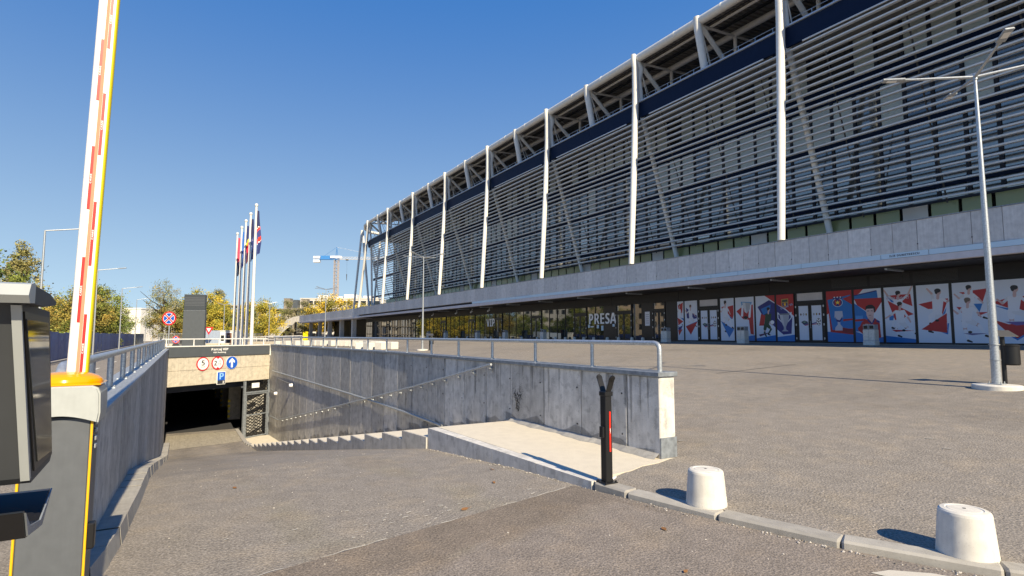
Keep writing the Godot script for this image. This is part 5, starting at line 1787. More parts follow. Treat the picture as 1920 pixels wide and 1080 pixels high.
# ------------------------------------------------------------------ foreground fittings
func build_barrier() -> void:
	var b := thing("barrier_cabinet", "grey parking barrier cabinet with pale lid, amber dome and yellow edge strips", "barrier", P(4.14, -0.585, -0.10))
	var s := begin()
	box2(s, Vector3(-0.155, 0.0, -0.15), Vector3(0.155, 1.24, 0.14), 0.012)
	obj("cabinet", s, M.barrier_grey, b)
	for sx in [-1.0, 1.0]:
		s = begin()
		box2(s, Vector3(sx * 0.155 - 0.006, 0.0, 0.13), Vector3(sx * 0.155 + 0.006, 1.235, 0.147), 0.003)
		obj("edge_strip", s, mat(lin(0.80, 0.45, 0.01), 0.4), b)
	# lid: arched lower edge, rounded shoulders
	s = begin()
	var front := PackedVector2Array()
	for k in 15:
		var t := k / 14.0
		front.append(Vector2(lerpf(-0.185, 0.185, t), 1.205 + 0.045 * sin(PI * t)))
	front.append(Vector2(0.192, 1.26))
	front.append(Vector2(0.188, 1.37)); front.append(Vector2(0.176, 1.40)); front.append(Vector2(0.15, 1.413))
	front.append(Vector2(-0.15, 1.413)); front.append(Vector2(-0.176, 1.40)); front.append(Vector2(-0.188, 1.37))
	front.append(Vector2(-0.192, 1.26))
	prism(s, front, Transform3D(Basis.IDENTITY, Vector3(0, 0, -0.17)), 0.33)
	var f2 := PackedVector2Array()
	for p in front: f2.append(Vector2(p.x * 0.955, 1.30 + (p.y - 1.30) * 0.94))
	prism(s, f2, Transform3D(Basis.IDENTITY, Vector3(0, 0, 0.16)), 0.018)
	obj("lid", s, M.barrier_lid, b)
	s = begin()
	lathe(s, [Vector2(0.162, 0.0), Vector2(0.163, 0.012), Vector2(0.157, 0.026), Vector2(0.140, 0.042), Vector2(0.112, 0.055), Vector2(0.075, 0.063), Vector2(0.035, 0.067), Vector2(0.0, 0.068)], 36)
	obj("amber_dome", s, M.amber, b, Transform3D(Basis.from_scale(Vector3(1.12, 1.0, 0.9)), Vector3(0, 1.420, -0.005)))
	s = begin()
	box2(s, Vector3(-0.186, 1.4135, -0.156), Vector3(0.186, 1.423, 0.15), 0.003)
	obj("dome_flange", s, M.amber, b)
	s = begin()
	tube(s, [Vector3(-0.075, 1.12, 0.139), Vector3(-0.075, 1.12, 0.146)], 0.020, 14)
	tube(s, [Vector3(-0.075, 1.12, 0.146), Vector3(-0.075, 1.12, 0.149)], 0.011, 10)
	obj("lock", s, M.zinc, b)
	for k in 4:
		s = begin()
		box(s, Vector3(0.162, 1.19 - k * 0.045, 0.02), Vector3(0.014, 0.026, 0.05), Basis.IDENTITY, 0.004)
		obj("side_clip", s, M.zinc, b)
	s = begin()
	box2(s, Vector3(0.157, 0.50, 0.06), Vector3(0.195, 0.64, 0.13), 0.006)
	obj("side_box", s, M.black, b)
	# raised boom, leaning very slightly
	s = begin()
	var sec := PackedVector2Array()
	for k in 16:
		var an := PI * (k / 15.0) + PI * 0.5
		sec.append(Vector2(-0.030 + cos(an) * 0.022, sin(an) * 0.03))
	sec.append(Vector2(0.042, -0.03)); sec.append(Vector2(0.042, 0.03))
	prism(s, sec, Transform3D(Basis(Vector3.RIGHT, -PI / 2), Vector3.ZERO), 4.2)
	var a := obj("boom_arm", s, M.arm_white, b, Transform3D(Basis(Vector3(0, 0, 1), -0.018), P(4.24, -0.545, 1.33) - b.position))
	a.set_meta("label", "raised white boom with red reflectors and a yellow rubber edge, reaching out of view")
	s = begin()
	box2(s, Vector3(-0.004, 0.0, 0.0305), Vector3(0.012, 4.2, 0.034))
	obj("groove_strip", s, M.rubber_brown, a)
	s = begin()
	var ys := PackedVector2Array()
	for k in 12:
		var an := -PI * 0.5 + PI * (k / 11.0)
		ys.append(Vector2(0.043 + cos(an) * 0.014, sin(an) * 0.03))
	prism(s, ys, Transform3D(Basis(Vector3.RIGHT, -PI / 2), Vector3.ZERO), 4.2)
	obj("rubber_edge", s, mat(lin(0.72, 0.60, 0.01), 0.55), a)
	for k in 9:
		s = begin()
		var y := 0.05 + k * 0.345
		var left := k % 2 == 1
		var x0 := -0.019 if left else 0.014
		box2(s, Vector3(x0, y - 0.05, 0.031), Vector3(x0 + 0.015, y + 0.345, 0.0335))
		obj("red_reflector", s, M.red, a)
		text("lettering", "CAME", a, M.sign_white, Transform3D(Basis(Vector3(0, 1, 0), Vector3(-1, 0, 0), Vector3(0, 0, 1)), Vector3(x0 + 0.012, y + 0.11, 0.034)), 0.06, 0.009, 0.001)
	# pay station head at the left edge
	var t := thing("access_terminal", "dark access terminal head with pale rain cover and glossy screen at the left edge", "terminal", P(1.18, -0.30, -0.055))
	var tb := Basis(Vector3(0, 0, -1), Vector3(0, 1, 0), Vector3(1, 0, 0))
	var shape := func(ss: SurfaceTool, outline: PackedVector2Array, va: float, vb: float) -> void:   # side outline in (u, y), from va to vb
		prism(ss, outline, Transform3D(tb, P(0, va, 0) - t.position), vb - va)
	s = begin()
	shape.call(s, PackedVector2Array([Vector2(0.987, 1.644), Vector2(1.178, 1.638), Vector2(1.275, 1.392), Vector2(1.262, 1.382), Vector2(1.124, 1.376), Vector2(1.112, 1.386)]), -0.36, -0.192)
	obj("housing", s, M.terminal, t)
	s = begin()
	shape.call(s, PackedVector2Array([Vector2(0.984, 1.64), Vector2(0.990, 1.64), Vector2(1.119, 1.384), Vector2(1.1105, 1.382)]), -0.2020, -0.1912)
	obj("pale_edge", s, M.barrier_lid, t)
	s = begin()
	shape.call(s, PackedVector2Array([Vector2(0.999, 1.632), Vector2(1.166, 1.628), Vector2(1.262, 1.394), Vector2(1.131, 1.392)]), -0.1918, -0.1895)
	obj("bezel", s, M.black, t)
	s = begin()
	shape.call(s, PackedVector2Array([Vector2(1.006, 1.622), Vector2(1.15, 1.619), Vector2(1.25, 1.402), Vector2(1.141, 1.404)]), -0.1894, -0.188)
	obj("screen", s, M.screen, t)
	s = begin()
	shape.call(s, PackedVector2Array([Vector2(0.962, 1.642), Vector2(0.952, 1.652), Vector2(0.962, 1.667), Vector2(0.978, 1.67), Vector2(0.99, 1.668), Vector2(0.99, 1.643)]), -0.38, -0.178)
	obj("rain_cover", s, M.barrier_lid, t)
	s = begin()
	shape.call(s, PackedVector2Array([Vector2(0.9905, 1.667), Vector2(1.09, 1.662), Vector2(1.142, 1.652), Vector2(1.138, 1.647), Vector2(1.06, 1.641), Vector2(0.9905, 1.6425)]), -0.38, -0.1785)
	obj("cover_rim", s, M.terminal, t)
	s = begin()
	shape.call(s, PackedVector2Array([Vector2(1.085, 1.342), Vector2(1.095, 1.342), Vector2(1.125, 1.312), Vector2(1.2, 1.3), Vector2(1.27, 1.331), Vector2(1.284, 1.331), Vector2(1.215, 1.285), Vector2(1.112, 1.298)]), -0.42, -0.192)
	obj("tray", s, M.black, t)
	s = begin()
	shape.call(s, PackedVector2Array([Vector2(1.09, 1.34), Vector2(1.125, 1.312), Vector2(1.2, 1.3), Vector2(1.284, 1.331), Vector2(1.215, 1.288), Vector2(1.115, 1.3)]), -0.1915, -0.189)
	obj("tray_end", s, M.flash, t)
	s = begin()
	box2(s, P(1.15, -0.36, -0.055) - t.position, P(1.24, -0.27, 1.40) - t.position, 0.006)
	obj("pedestal", s, M.terminal, t)
	for k in 2:
		s = begin()
		tube(s, [P(1.022 + 0.05 * k, -0.230, 1.585 - 0.10 * k) - t.position, P(1.010 + 0.05 * k, -0.230, 1.579 - 0.10 * k) - t.position], 0.003, 8)
		obj("screw", s, M.zinc, t)
	# boom rest
	var p := thing("boom_rest_post", "black square boom rest post with forked top and red strip on the kerb", "post", P(4.86, 4.03, 0.008))
	s = begin()
	box2(s, Vector3(-0.046, 0.008, -0.046), Vector3(0.046, 0.93, 0.046), 0.006)
	obj("shaft", s, M.black, p)
	s = begin()
	box2(s, Vector3(-0.085, 0.0, -0.085), Vector3(0.085, 0.012, 0.085), 0.003)
	for sx in [-0.068, 0.068]:
		for sz in [-0.068, 0.068]:
			tube(s, [Vector3(sx, 0.012, sz), Vector3(sx, 0.026, sz)], 0.010, 6)
	obj("base_plate", s, M.black, p)
	s = begin()
	box2(s, Vector3(-0.055, 0.925, -0.055), Vector3(0.055, 0.975, 0.055), 0.006)
	for sz in [-1.0, 1.0]:
		var bb := Basis(Vector3.RIGHT, sz * 0.42)
		box(s, Vector3(0, 1.045, sz * 0.075), Vector3(0.075, 0.19, 0.012), bb, 0.004)
		tube(s, [Vector3(0, 1.045, sz * 0.075) + bb * Vector3(0, 0.08, -0.006), Vector3(0, 1.045, sz * 0.075) + bb * Vector3(0, 0.08, 0.006)], 0.0375, 12)
	obj("fork", s, M.black, p)
	s = begin()
	box2(s, Vector3(0.002, 0.33, 0.0465), Vector3(0.022, 0.76, 0.052), 0.002)
	var rs2 := obj("red_strip", s, mat(lin(0.80, 0.03, 0.015), 0.3), p)
	text("lettering", "CAME", rs2, M.sign_white, Transform3D(Basis(Vector3(0, 1, 0), Vector3(-1, 0, 0), Vector3(0, 0, 1)), Vector3(0.018, 0.53, 0.0525)), 0.05, 0.011, 0.001)
	s = begin()
	box2(s, Vector3(-0.075, 0.48, -0.03), Vector3(-0.0465, 0.60, 0.03), 0.004)
	obj("sensor_box", s, M.black, p)
	s = begin()
	var cab := []
	for k in 8: cab.append(Vector3(0.07 + 0.03 * k / 7.0 + 0.05 * sin(k * 0.5), 0.02 + 0.018 * sin(PI * k / 7.0), -0.02 + 0.02 * k / 7.0))
	tube(s, cab, 0.009, 6)
	obj("cable_loop", s, M.sign_white, p)

func build_bollards() -> void:
	var b := thing("concrete_bollard", "round tapered concrete bollard nearer the black post, by the kerb", "bollard", P(3.80, 4.36, 0.0), 0.4, "concrete bollards along the kerb")
	var s := begin()
	lathe(s, [Vector2(0.0, -0.02), Vector2(0.186, -0.02), Vector2(0.187, 0.015), Vector2(0.183, 0.05), Vector2(0.163, 0.295), Vector2(0.158, 0.312), Vector2(0.146, 0.322), Vector2(0.118, 0.326), Vector2(0.110, 0.321), Vector2(0.10, 0.325), Vector2(0.0, 0.327)], 48)
	obj("body", s, M.bollard, b)
	s = begin()
	tube(s, [Vector3(0, 0.326, 0), Vector3(0, 0.3285, 0)], 0.012, 10)
	obj("lifting_hole", s, M.charcoal, b)
	dup(b, P(1.99, 5.02, 0.0), 1.7, "round tapered concrete bollard in the bottom right corner, largest in view", "concrete bollards along the kerb")

func build_lamps() -> void:
	var l := thing("plaza_lamp", "tall galvanised four-armed plaza lamp on a round concrete pad, nearest the posters", "street lamp", P(5.34, 15.38, plaza_y(15.38)), 0.0, "four-armed lamps on the plaza")
	var s := begin()
	lathe(s, [Vector2(0.0, -0.1), Vector2(0.44, -0.1), Vector2(0.44, 0.07), Vector2(0.42, 0.09), Vector2(0, 0.095)], 36)
	obj("pad", s, M.bollard, l)
	s = begin()
	tube(s, [Vector3(0, 0.09, 0), Vector3(0, 1.0, 0), Vector3(0, 7.0, 0)], [0.095, 0.084, 0.034], 8)
	obj("pole", s, M.zinc, l)
	s = begin()
	box(s, Vector3(0, 0.105, 0), Vector3(0.26, 0.02, 0.26), Basis.IDENTITY, 0.003)
	for sx in [-0.1, 0.1]:
		for sz in [-0.1, 0.1]:
			tube(s, [Vector3(sx, 0.115, sz), Vector3(sx, 0.16, sz)], 0.012, 6)
	obj("foot_plate", s, M.zinc_dull, l)
	s = begin()
	tube(s, [Vector3(0, 0.95, 0), Vector3(0, 0.97, 0)], 0.106, 8)
	tube(s, [Vector3(0, 0.62, 0), Vector3(0, 0.63, 0)], 0.109, 8)
	obj("service_hatch", s, M.zinc_dull, l)
	s = begin()
	tube(s, [Vector3(0, 6.98, 0), Vector3(0, 7.12, 0)], 0.05, 10)
	obj("cap", s, M.zinc, l)
	for k in 4:
		var a := deg_to_rad(52.0 + 90.0 * k)
		var d := Vector3(sin(a), 0.12, -cos(a)).normalized()
		s = begin()
		tube(s, [Vector3(0, 7.05, 0), Vector3(0, 7.05, 0) + d * 1.35], [0.036, 0.028], 8)
		var arm := obj("arm", s, M.zinc, l)
		s = begin()
		var bz := Basis(d.cross(Vector3.UP).normalized(), d.cross(Vector3.UP).normalized().cross(d).normalized() * -1.0, d)
		bz = Basis(bz.x, bz.z.cross(bz.x), bz.z)
		box(s, Vector3(0, 7.05, 0) + d * 1.58, Vector3(0.17, 0.055, 0.46), bz, 0.015)
		box(s, Vector3(0, 7.05, 0) + d * 1.32, Vector3(0.08, 0.05, 0.14), bz, 0.01)
		obj("lamp_head", s, M.zinc_dull, arm)
		s = begin()
		box(s, Vector3(0, 7.05, 0) + d * 1.62 - bz.y * signf(bz.y.y) * 0.031, Vector3(0.12, 0.008, 0.20), bz)
		obj("lens", s, M.sign_white, arm)
	dup(l, P(40.05, 15.56, plaza_y(15.56)), 0.0, "tall four-armed plaza lamp in mid distance before the glass storey", "four-armed lamps on the plaza")
	dup(l, P(74.8, 15.7, plaza_y(15.7)), 0.0, "four-armed plaza lamp farthest away, at the white blocks", "four-armed lamps on the plaza")
	# litter bins on posts with a slanted sign top
	var b := thing("litter_bin", "black post-mounted litter bin with slanted top plate, behind the near plaza lamp", "litter bin", P(5.47, 16.2, plaza_y(16.2)), -0.53, "litter bins on posts")
	s = begin()
	tube(s, [Vector3(0, 0, 0), Vector3(0, 1.15, 0)], 0.045, 12)
	obj("post", s, M.black, b)
	s = begin()
	box(s, Vector3(0.05, 1.17, 0), Vector3(0.44, 0.012, 0.30), Basis(Vector3.RIGHT, 0.5), 0.004)
	obj("top_plate", s, M.charcoal, b)
	s = begin()
	lathe(s, [Vector2(0.0, 0.45), Vector2(0.15, 0.45), Vector2(0.165, 0.48), Vector2(0.165, 0.87), Vector2(0.175, 0.88), Vector2(0.175, 0.90), Vector2(0.13, 0.92), Vector2(0.0, 0.92)], 20, Vector3(0.13, 0, 0.05))
	obj("bucket", s, M.black, b)
	dup(b, P(39.6, 15.95, plaza_y(15.95)), -0.4, "black litter bin on a post beside the plaza lamp in mid distance", "litter bins on posts")
	# road lamps on the left
	var r := thing("road_lamp", "slim galvanised road lamp with one arm, behind the pay terminal at far left", "street lamp", P(39.0, -6.8, -0.2), 0.0, "road lamps along the hoarding")
	s = begin()
	tube(s, [Vector3.ZERO, Vector3(0, 7.5, 0)], [0.085, 0.045], 10)
	obj("pole", s, M.zinc, r)
	s = begin()
	tube(s, [Vector3(0, 7.48, 0), Vector3(1.5, 7.72, 0)], 0.035, 8)
	var ra := obj("arm", s, M.zinc, r)
	s = begin()
	box(s, Vector3(1.78, 7.76, 0), Vector3(0.62, 0.07, 0.22), Basis(Vector3(0, 0, 1), 0.16), 0.02)
	obj("lamp_head", s, M.zinc_dull, ra)
	var ls := ["slim one-armed road lamp right of the raised boom, second nearest", "slim one-armed road lamp before the green tree, third nearest", "slim one-armed road lamp in front of the white building", "slim one-armed road lamp left of the no-stopping sign", "slim one-armed road lamp farthest along the road"]
	var lu := [60.7, 83.5, 108.5, 136.0, 168.0]
	for k in 5:
		dup(r, P(lu[k], -6.8, -0.2), 0.0, ls[k], "road lamps along the hoarding")
	# far lamps on the access road beyond the flags
	var f := thing("far_lamp", "distant two-armed lamp beside the outer stadium stair", "street lamp", P(98.0, 11.8, 0.1), 0.0, "distant lamps behind the flagpoles")
	s = begin()
	tube(s, [Vector3.ZERO, Vector3(0, 6.6, 0)], [0.09, 0.05], 8)
	obj("pole", s, M.zinc, f)
	s = begin()
	tube(s, [Vector3(-1.1, 6.85, 0), Vector3(0, 6.55, 0), Vector3(1.1, 6.85, 0)], 0.05, 6)
	obj("arms", s, M.zinc, f)
	dup(f, P(104.0, 5.6, 0.0), 0.3, "distant two-armed lamp just right of the nearest flagpole", "distant lamps behind the flagpoles")

func build_plaza_things() -> void:
	var s := begin()
	# paired bins on the facade
	var us := [15.5, 23.1, 29.6, 45.7, 53.2, 59.9, 69.3, 75.4]
	var where := ["pale concrete twin bin under the portrait poster", "pale concrete twin bin below the trophy poster, left of the first poster door", "pale concrete twin bin at the left end of the posters", "pale concrete twin bin at the glass wall left of the PRESA letters", "pale concrete twin bin at the glass wall right of the VIP letters", "pale concrete twin bin at the glass wall just under the VIP letters", "pale concrete twin bin at the glass wall right of the mid lamp", "pale concrete twin bin at the glass wall, farthest away"]
	var root: Node3D = null
	for k in us.size():
		var at := P(us[k], 30.2, plaza_y(30.2))
		if root == null:
			root = thing("twin_bin", where[0], "litter bin", at, 0.0, "twin bins along the glass wall")
			box2(s, Vector3(-0.22, 0.0, -0.29), Vector3(0.22, 0.24, 0.29), 0.012)
			box2(s, Vector3(-0.21, 0.25, -0.28), Vector3(0.21, 0.80, -0.005), 0.012)
			box2(s, Vector3(-0.21, 0.25, 0.005), Vector3(0.21, 0.80, 0.28), 0.012)
			obj("body", s, M.bollard, root)
			for z in [-0.143, 0.143]:
				s = begin()
				box2(s, Vector3(-0.19, 0.805, z - 0.13), Vector3(0.19, 1.06, z + 0.13), 0.015)
				obj("hood", s, M.zinc_dull, root)
				s = begin()
				box2(s, Vector3(-0.202, 0.84, z - 0.10), Vector3(-0.186, 1.01, z + 0.10), 0.006)
				obj("opening", s, M.black, root)
		else:
			dup(root, at, 0.0, where[k], "twin bins along the glass wall")
	# low guard stones in front of the glass
	root = null
	var n := 0
	for u in [32.4, 33.6, 35.2, 36.6, 38.4, 39.8, 41.2, 42.6, 44.2, 47.4, 50.4, 55.0, 57.2, 58.6, 60.9, 63.5, 66.6]:
		var at := P(u, 30.6, plaza_y(30.6))
		if root == null:
			root = thing("guard_stone", "small pale round stone in the row at the foot of the glass wall", "bollard", at, 0.0, "small stones along the glass wall")
			s = begin()
			lathe(s, [Vector2(0.15, 0), Vector2(0.13, 0.28), Vector2(0.10, 0.32), Vector2(0, 0.33)], 12)
			obj("body", s, M.bollard, root)
		else:
			dup(root, at, n * 1.3, "small pale round stone in the row at the foot of the glass wall", "small stones along the glass wall")
		n += 1
	# white concrete blocks that close the far plaza
	var blocks := [[76.0, 11.3], [73.5, 12.1], [71.5, 12.7], [68.7, 13.4], [66.8, 13.6], [64.9, 13.8], [63.6, 14.2], [61.9, 14.6], [60.6, 14.7], [59.2, 14.9], [57.7, 15.0], [56.3, 15.1], [54.9, 15.2], [53.6, 15.3], [52.2, 15.3], [50.9, 15.3], [49.6, 15.2], [48.4, 15.0], [47.2, 14.8], [46.1, 14.9], [45.2, 14.9], [46.6, 13.4], [45.6, 14.1], [47.8, 13.0], [77.9, 10.6]]
	rng.seed = 90
	root = null
	for b in blocks:
		var at := P(b[0], b[1], plaza_y(b[1]))
		if root == null:
			root = thing("concrete_block", "white concrete block in the row beyond the right ramp railing", "concrete block", at, 0.5, "white concrete blocks closing the far plaza")
			s = begin()
			box2(s, Vector3(-0.38, 0, -0.38), Vector3(0.38, 0.62, 0.38), 0.04)
			obj("body", s, M.bollard, root)
		else:
			dup(root, at, rng.randf_range(0.2, 1.2), "white concrete block in the row beyond the right ramp railing", "white concrete blocks closing the far plaza")
	# flagpoles and flags
	var tops := [[51.4, 4.86], [55.4, 4.80], [59.1, 4.73], [62.9, 4.67], [67.1, 4.57]]
	var order := ["nearest and tallest looking", "second from the right", "middle", "second from the left", "leftmost"]
	root = null
	for k in 5:
		var at := P(tops[k][0], tops[k][1], 0.0)
		var lb: String = "white tapered flagpole, %s of the five" % order[k]
		if root == null:
			root = thing("flagpole", lb, "flagpole", at, 0.0, "five white flagpoles beyond the garage")
			s = begin()
			tube(s, [Vector3.ZERO, Vector3(0, 12.5, 0)], [0.15, 0.085], 14)
			obj("pole", s, M.white, root)
			s = begin()
			lathe(s, [Vector2(0.0, 12.48), Vector2(0.13, 12.5), Vector2(0.15, 12.6), Vector2(0.08, 12.72), Vector2(0.0, 12.74)], 12)
			obj("finial", s, M.white, root)
		else:
			dup(root, at, 0.0, lb, "five white flagpoles beyond the garage")
	flag(0, "limp navy flag with red blocks and white marks on the nearest flagpole", [[0.0, lin(0.025, 0.034, 0.119)], [0.36, lin(0.850, 0.850, 0.850)], [0.375, lin(0.850, 0.068, 0.051)], [0.44, lin(0.051, 0.060, 0.238)], [0.60, lin(0.850, 0.051, 0.034)], [0.70, lin(0.850, 0.850, 0.850)], [0.72, lin(0.034, 0.051, 0.204)]], tops[0], 3.9)
	flag(1, "limp dark blue starred flag on the second flagpole from the right", [[0.0, lin(0.020, 0.027, 0.102)], [0.45, lin(0.034, 0.051, 0.221)]], tops[1], 3.9)
	flag(2, "limp blue, yellow and red flag on the middle flagpole", [[0.0, lin(0.025, 0.043, 0.170)], [0.40, lin(0.850, 0.850, 0.034)], [0.47, lin(0.850, 0.034, 0.085)]], tops[2], 3.7)
	flag(3, "limp bright blue flag on the second flagpole from the left", [[0.0, lin(0.034, 0.170, 0.561)], [0.5, lin(0.020, 0.085, 0.408)], [0.62, lin(0.020, 0.119, 0.510)]], tops[3], 3.7)
	flag(4, "limp red and navy flag on the leftmost flagpole", [[0.0, lin(0.850, 0.085, 0.153)], [0.62, lin(0.034, 0.034, 0.119)]], tops[4], 4.2)
	# totem beside the flags
	var t := thing("information_totem", "tall grey slab totem with a darker head panel behind the garage front", "totem", P(52.0, 0.70, 0.0), -0.3)
	s = begin()
	box2(s, Vector3(-0.80, 0.0, -0.2), Vector3(0.80, 3.55, 0.2), 0.02)
	obj("body", s, M.grey_panel, t)
	s = begin()
	box2(s, Vector3(-0.78, 3.57, -0.19), Vector3(0.78, 4.85, 0.19), 0.02)
	obj("head_panel", s, mat(lin(0.068, 0.078, 0.088), 0.35, 0.2), t)
	s = begin()
	box2(s, Vector3(-0.81, 3.545, -0.21), Vector3(0.81, 3.575, 0.21))
	obj("joint_strip", s, M.flash, t)
	s = begin()
	for k in 6: box2(s, Vector3(-0.72, 3.95 + 0.12 * k, 0.191), Vector3(0.72, 4.0 + 0.12 * k, 0.199))
	obj("display_bar", s, M.barrier_grey, t)
	for k in 3:
		var cb := thing("ballast_block", ["rough concrete ballast block left of the totem", "rough concrete ballast block right of the totem", "rough concrete ballast block right of the totem, farther one"][k], "concrete block", P([52.5, 53.6, 54.0][k], [-0.8, 2.2, 3.0][k], -0.05), -0.3, "ballast blocks by the totem")
		s = begin()
		box2(s, Vector3(-0.55, 0, -0.35), Vector3(0.45, 0.95, 0.35), 0.04)
		obj("body", s, M.wall_top, cb)

func flag(k: int, label: String, bands: Array, at: Array, length: float) -> void:
	var f := thing("flag", label, "flag", P(at[0] - 0.05, at[1], 12.1), -0.5, "flags hanging from the five poles")
	var s := begin()
	use_color = true
	var n := 40
	var m := 14
	rng.seed = 300 + k
	var ph := rng.randf_range(0.0, 6.0)
	var g := []
	for i in n + 1:
		var t := float(i) / n
		var row := []
		for j in m + 1:
			var q := float(j) / m
			var w := (0.14 + 0.34 * pow(t, 0.8) * (1.0 - 0.35 * maxf(0.0, t - 0.75) * 4.0 * q)) * (1.0 if k != 4 else 1.15)
			var fold := sin(q * 9.0 + ph + t * 1.5) * 0.08 * (0.35 + t)
			row.append(Vector3(0.10 + q * w + 0.03 * sin(t * 7.0 + ph), -t * length * (1.0 - 0.10 * q * t), fold))
		g.append(row)
	for i in n:
		for j in m:
			var t := (i + 0.5) / n + 0.05 * ((j + 0.5) / m - 0.5) * (3.0 if k == 2 else 1.0)
			var c: Color = bands[0][1]
			for b in bands:
				if t >= b[0]: c = b[1]
			if k in [1, 3] and (i * 7 + j * 5) % 43 == 3 and t > 0.35: c = lin(0.6, 0.6, 0.55)
			col = c.srgb_to_linear()
			quad(s, g[i][j], g[i + 1][j], g[i + 1][j + 1], g[i][j + 1])
	use_color = false
	obj("cloth", s, M.vc, f)
	s = begin()
	tube(s, [Vector3(0.0, 0.12, 0), Vector3(0.12, 0.02, 0)], 0.012, 6)
	obj("halyard", s, M.white, f)

# ------------------------------------------------------------------ left side, road signs, booth, person
func build_left_side() -> void:
	var s := begin()
	# blue hoarding: posts and stretched cloth panels
	var h := thing("hoarding", "long blue cloth hoarding along the far side of the left road", "fence", P(60, -7.4, -0.2))
	var off := -h.position
	rng.seed = 61
	for k in 44:
		var ua := 2.0 + k * 2.6
		s = begin()
		var top0 := 1.80 + rng.randf_range(-0.05, 0.05)
		for i in 6:
			for j in 4:
				var pts := []
				for e in [[i, j], [i, j + 1], [i + 1, j + 1], [i + 1, j]]:
					var fu: float = e[0] / 6.0
					var fy: float = e[1] / 4.0
					var bulge := 0.05 * sin(fu * PI) * sin(fy * PI) + 0.015 * sin(fu * 17.0 + k) * (1.0 - fy)
					pts.append(P(ua + fu * 2.58, -7.4 + bulge, lerpf(-0.12, top0 - 0.04 * sin(fu * PI), fy)))
				quad(s, pts[0], pts[3], pts[2], pts[1])
				quad(s, pts[0] + Vector3(-0.01, 0, 0), pts[1] + Vector3(-0.01, 0, 0), pts[2] + Vector3(-0.01, 0, 0), pts[3] + Vector3(-0.01, 0, 0))
		obj("cloth_panel", s, M.blue_cloth[rng.randi() % 3], h, Transform3D(Basis.IDENTITY, off))
		s = begin()
		tube(s, [P(ua, -7.46, -0.2), P(ua, -7.46, 1.78)], 0.03, 6)
		obj("post", s, M.zinc_dull, h, Transform3D(Basis.IDENTITY, off))
	s = begin()
	for k in 44:
		box2(s, P(2.0 + k * 2.6, -7.2, -0.25), P(4.55 + k * 2.6, -7.0, -0.07), 0.01)
	setting("road_kerb", s, M.kerb2)
	# steel mesh fence past its end
	for g in [[117.0, -7.3, 135.0, -7.0, "grey steel mesh fence past the end of the blue hoarding"], [96.0, -3.2, 92.0, 3.0, "grey steel mesh fence behind the no-stopping sign and totem"], [100.0, 3.6, 108.0, 12.0, "pale steel mesh fence behind the flagpoles"]]:
		var f := thing("mesh_fence", g[4], "fence", P((g[0] + g[2]) * 0.5, (g[1] + g[3]) * 0.5, -0.2))
		off = -f.position
		var n := 6
		for k in n:
			var a := P(lerpf(g[0], g[2], float(k) / n), lerpf(g[1], g[3], float(k) / n), -0.2)
			var b := P(lerpf(g[0], g[2], (k + 0.97) / n), lerpf(g[1], g[3], (k + 0.97) / n), -0.2)
			s = begin()
			tube(s, [a, a + Vector3(0, 2.0, 0), b + Vector3(0, 2.0, 0), b], 0.035, 6)
			for j in range(1, 12):
				var p := a.lerp(b, j / 12.0)
				tube(s, [p + Vector3(0, 0.15, 0), p + Vector3(0, 2.0, 0)], 0.010, 4)
			for j in 5:
				tube(s, [a + Vector3(0, 0.2 + j * 0.4, 0), b + Vector3(0, 0.2 + j * 0.4, 0)], 0.010, 4)
			obj("fence_panel", s, M.zinc_dull, f, Transform3D(Basis.IDENTITY, off))
	# signs
	var nb := Basis(Vector3.UP, -0.52)
	var sg := thing("no_stopping_sign", "large round blue no-stopping sign with red rim and crossed bars, above the garage", "road sign", P(38.66, -0.77, -0.15))
	sg.basis = nb
	no_stop(sg, 2.72, 0.41)
	sg = thing("no_stopping_sign", "small faded no-stopping sign with a dark plate, under the large one beside the totem", "road sign", P(46.0, -0.45, -0.15))
	sg.basis = nb
	no_stop(sg, 1.42, 0.27)
	s = begin()
	disc(s, Vector3(0, 0.95, 0.03), 0.26, 0.0, 0.02, 20)
	obj("plate", s, M.charcoal, sg)
	sg = thing("give_way_sign", "small red and white triangular give way sign right of the totem", "road sign", P(85.2, 2.87, -0.1))
	sg.basis = nb
	s = begin()
	tube(s, [Vector3.ZERO, Vector3(0, 2.1, 0)], 0.04, 8)
	obj("pole", s, M.zinc, sg)
	s = begin()
	prism(s, PackedVector2Array([Vector2(-0.62, 2.75), Vector2(0.62, 2.75), Vector2(0, 1.7)]), Transform3D(Basis.IDENTITY, Vector3(0, 0, 0.05)), 0.02)
	obj("rim", s, M.sign_red, sg)
	s = begin()
	prism(s, PackedVector2Array([Vector2(-0.32, 2.59), Vector2(0.32, 2.59), Vector2(0, 2.05)]), Transform3D(Basis.IDENTITY, Vector3(0, 0, 0.072)), 0.006)
	obj("face", s, M.sign_white, sg)
	sg = thing("yellow_board", "plain yellow board at the end of the white railing before the stadium stair", "board", P(84.0, 14.95, plaza_y(14.95)), -0.5)
	s = begin()
	box2(s, Vector3(-0.35, 0.1, -0.03), Vector3(0.35, 1.65, 0.03), 0.01)
	obj("board", s, M.yellow, sg)
	var mk := thing("marker_post", "short white marker post with a red head on the left road, beyond the railing", "post", P(52.0, -6.2, -0.2))
	s = begin()
	tube(s, [Vector3.ZERO, Vector3(0, 1.0, 0)], 0.05, 8)
	obj("post", s, M.sign_white, mk)
	s = begin()
	lathe(s, [Vector2(0.0, 0.98), Vector2(0.12, 1.0), Vector2(0.16, 1.15), Vector2(0.12, 1.32), Vector2(0, 1.36)], 12)
	obj("head", s, M.red, mk)
	# low white railing and wall in front of the far stair
	var wr := thing("railing", "low white railing on a pale wall in front of the outer stadium stair", "railing", P(88, 10, 0.0))
	off = -wr.position
	s = begin()
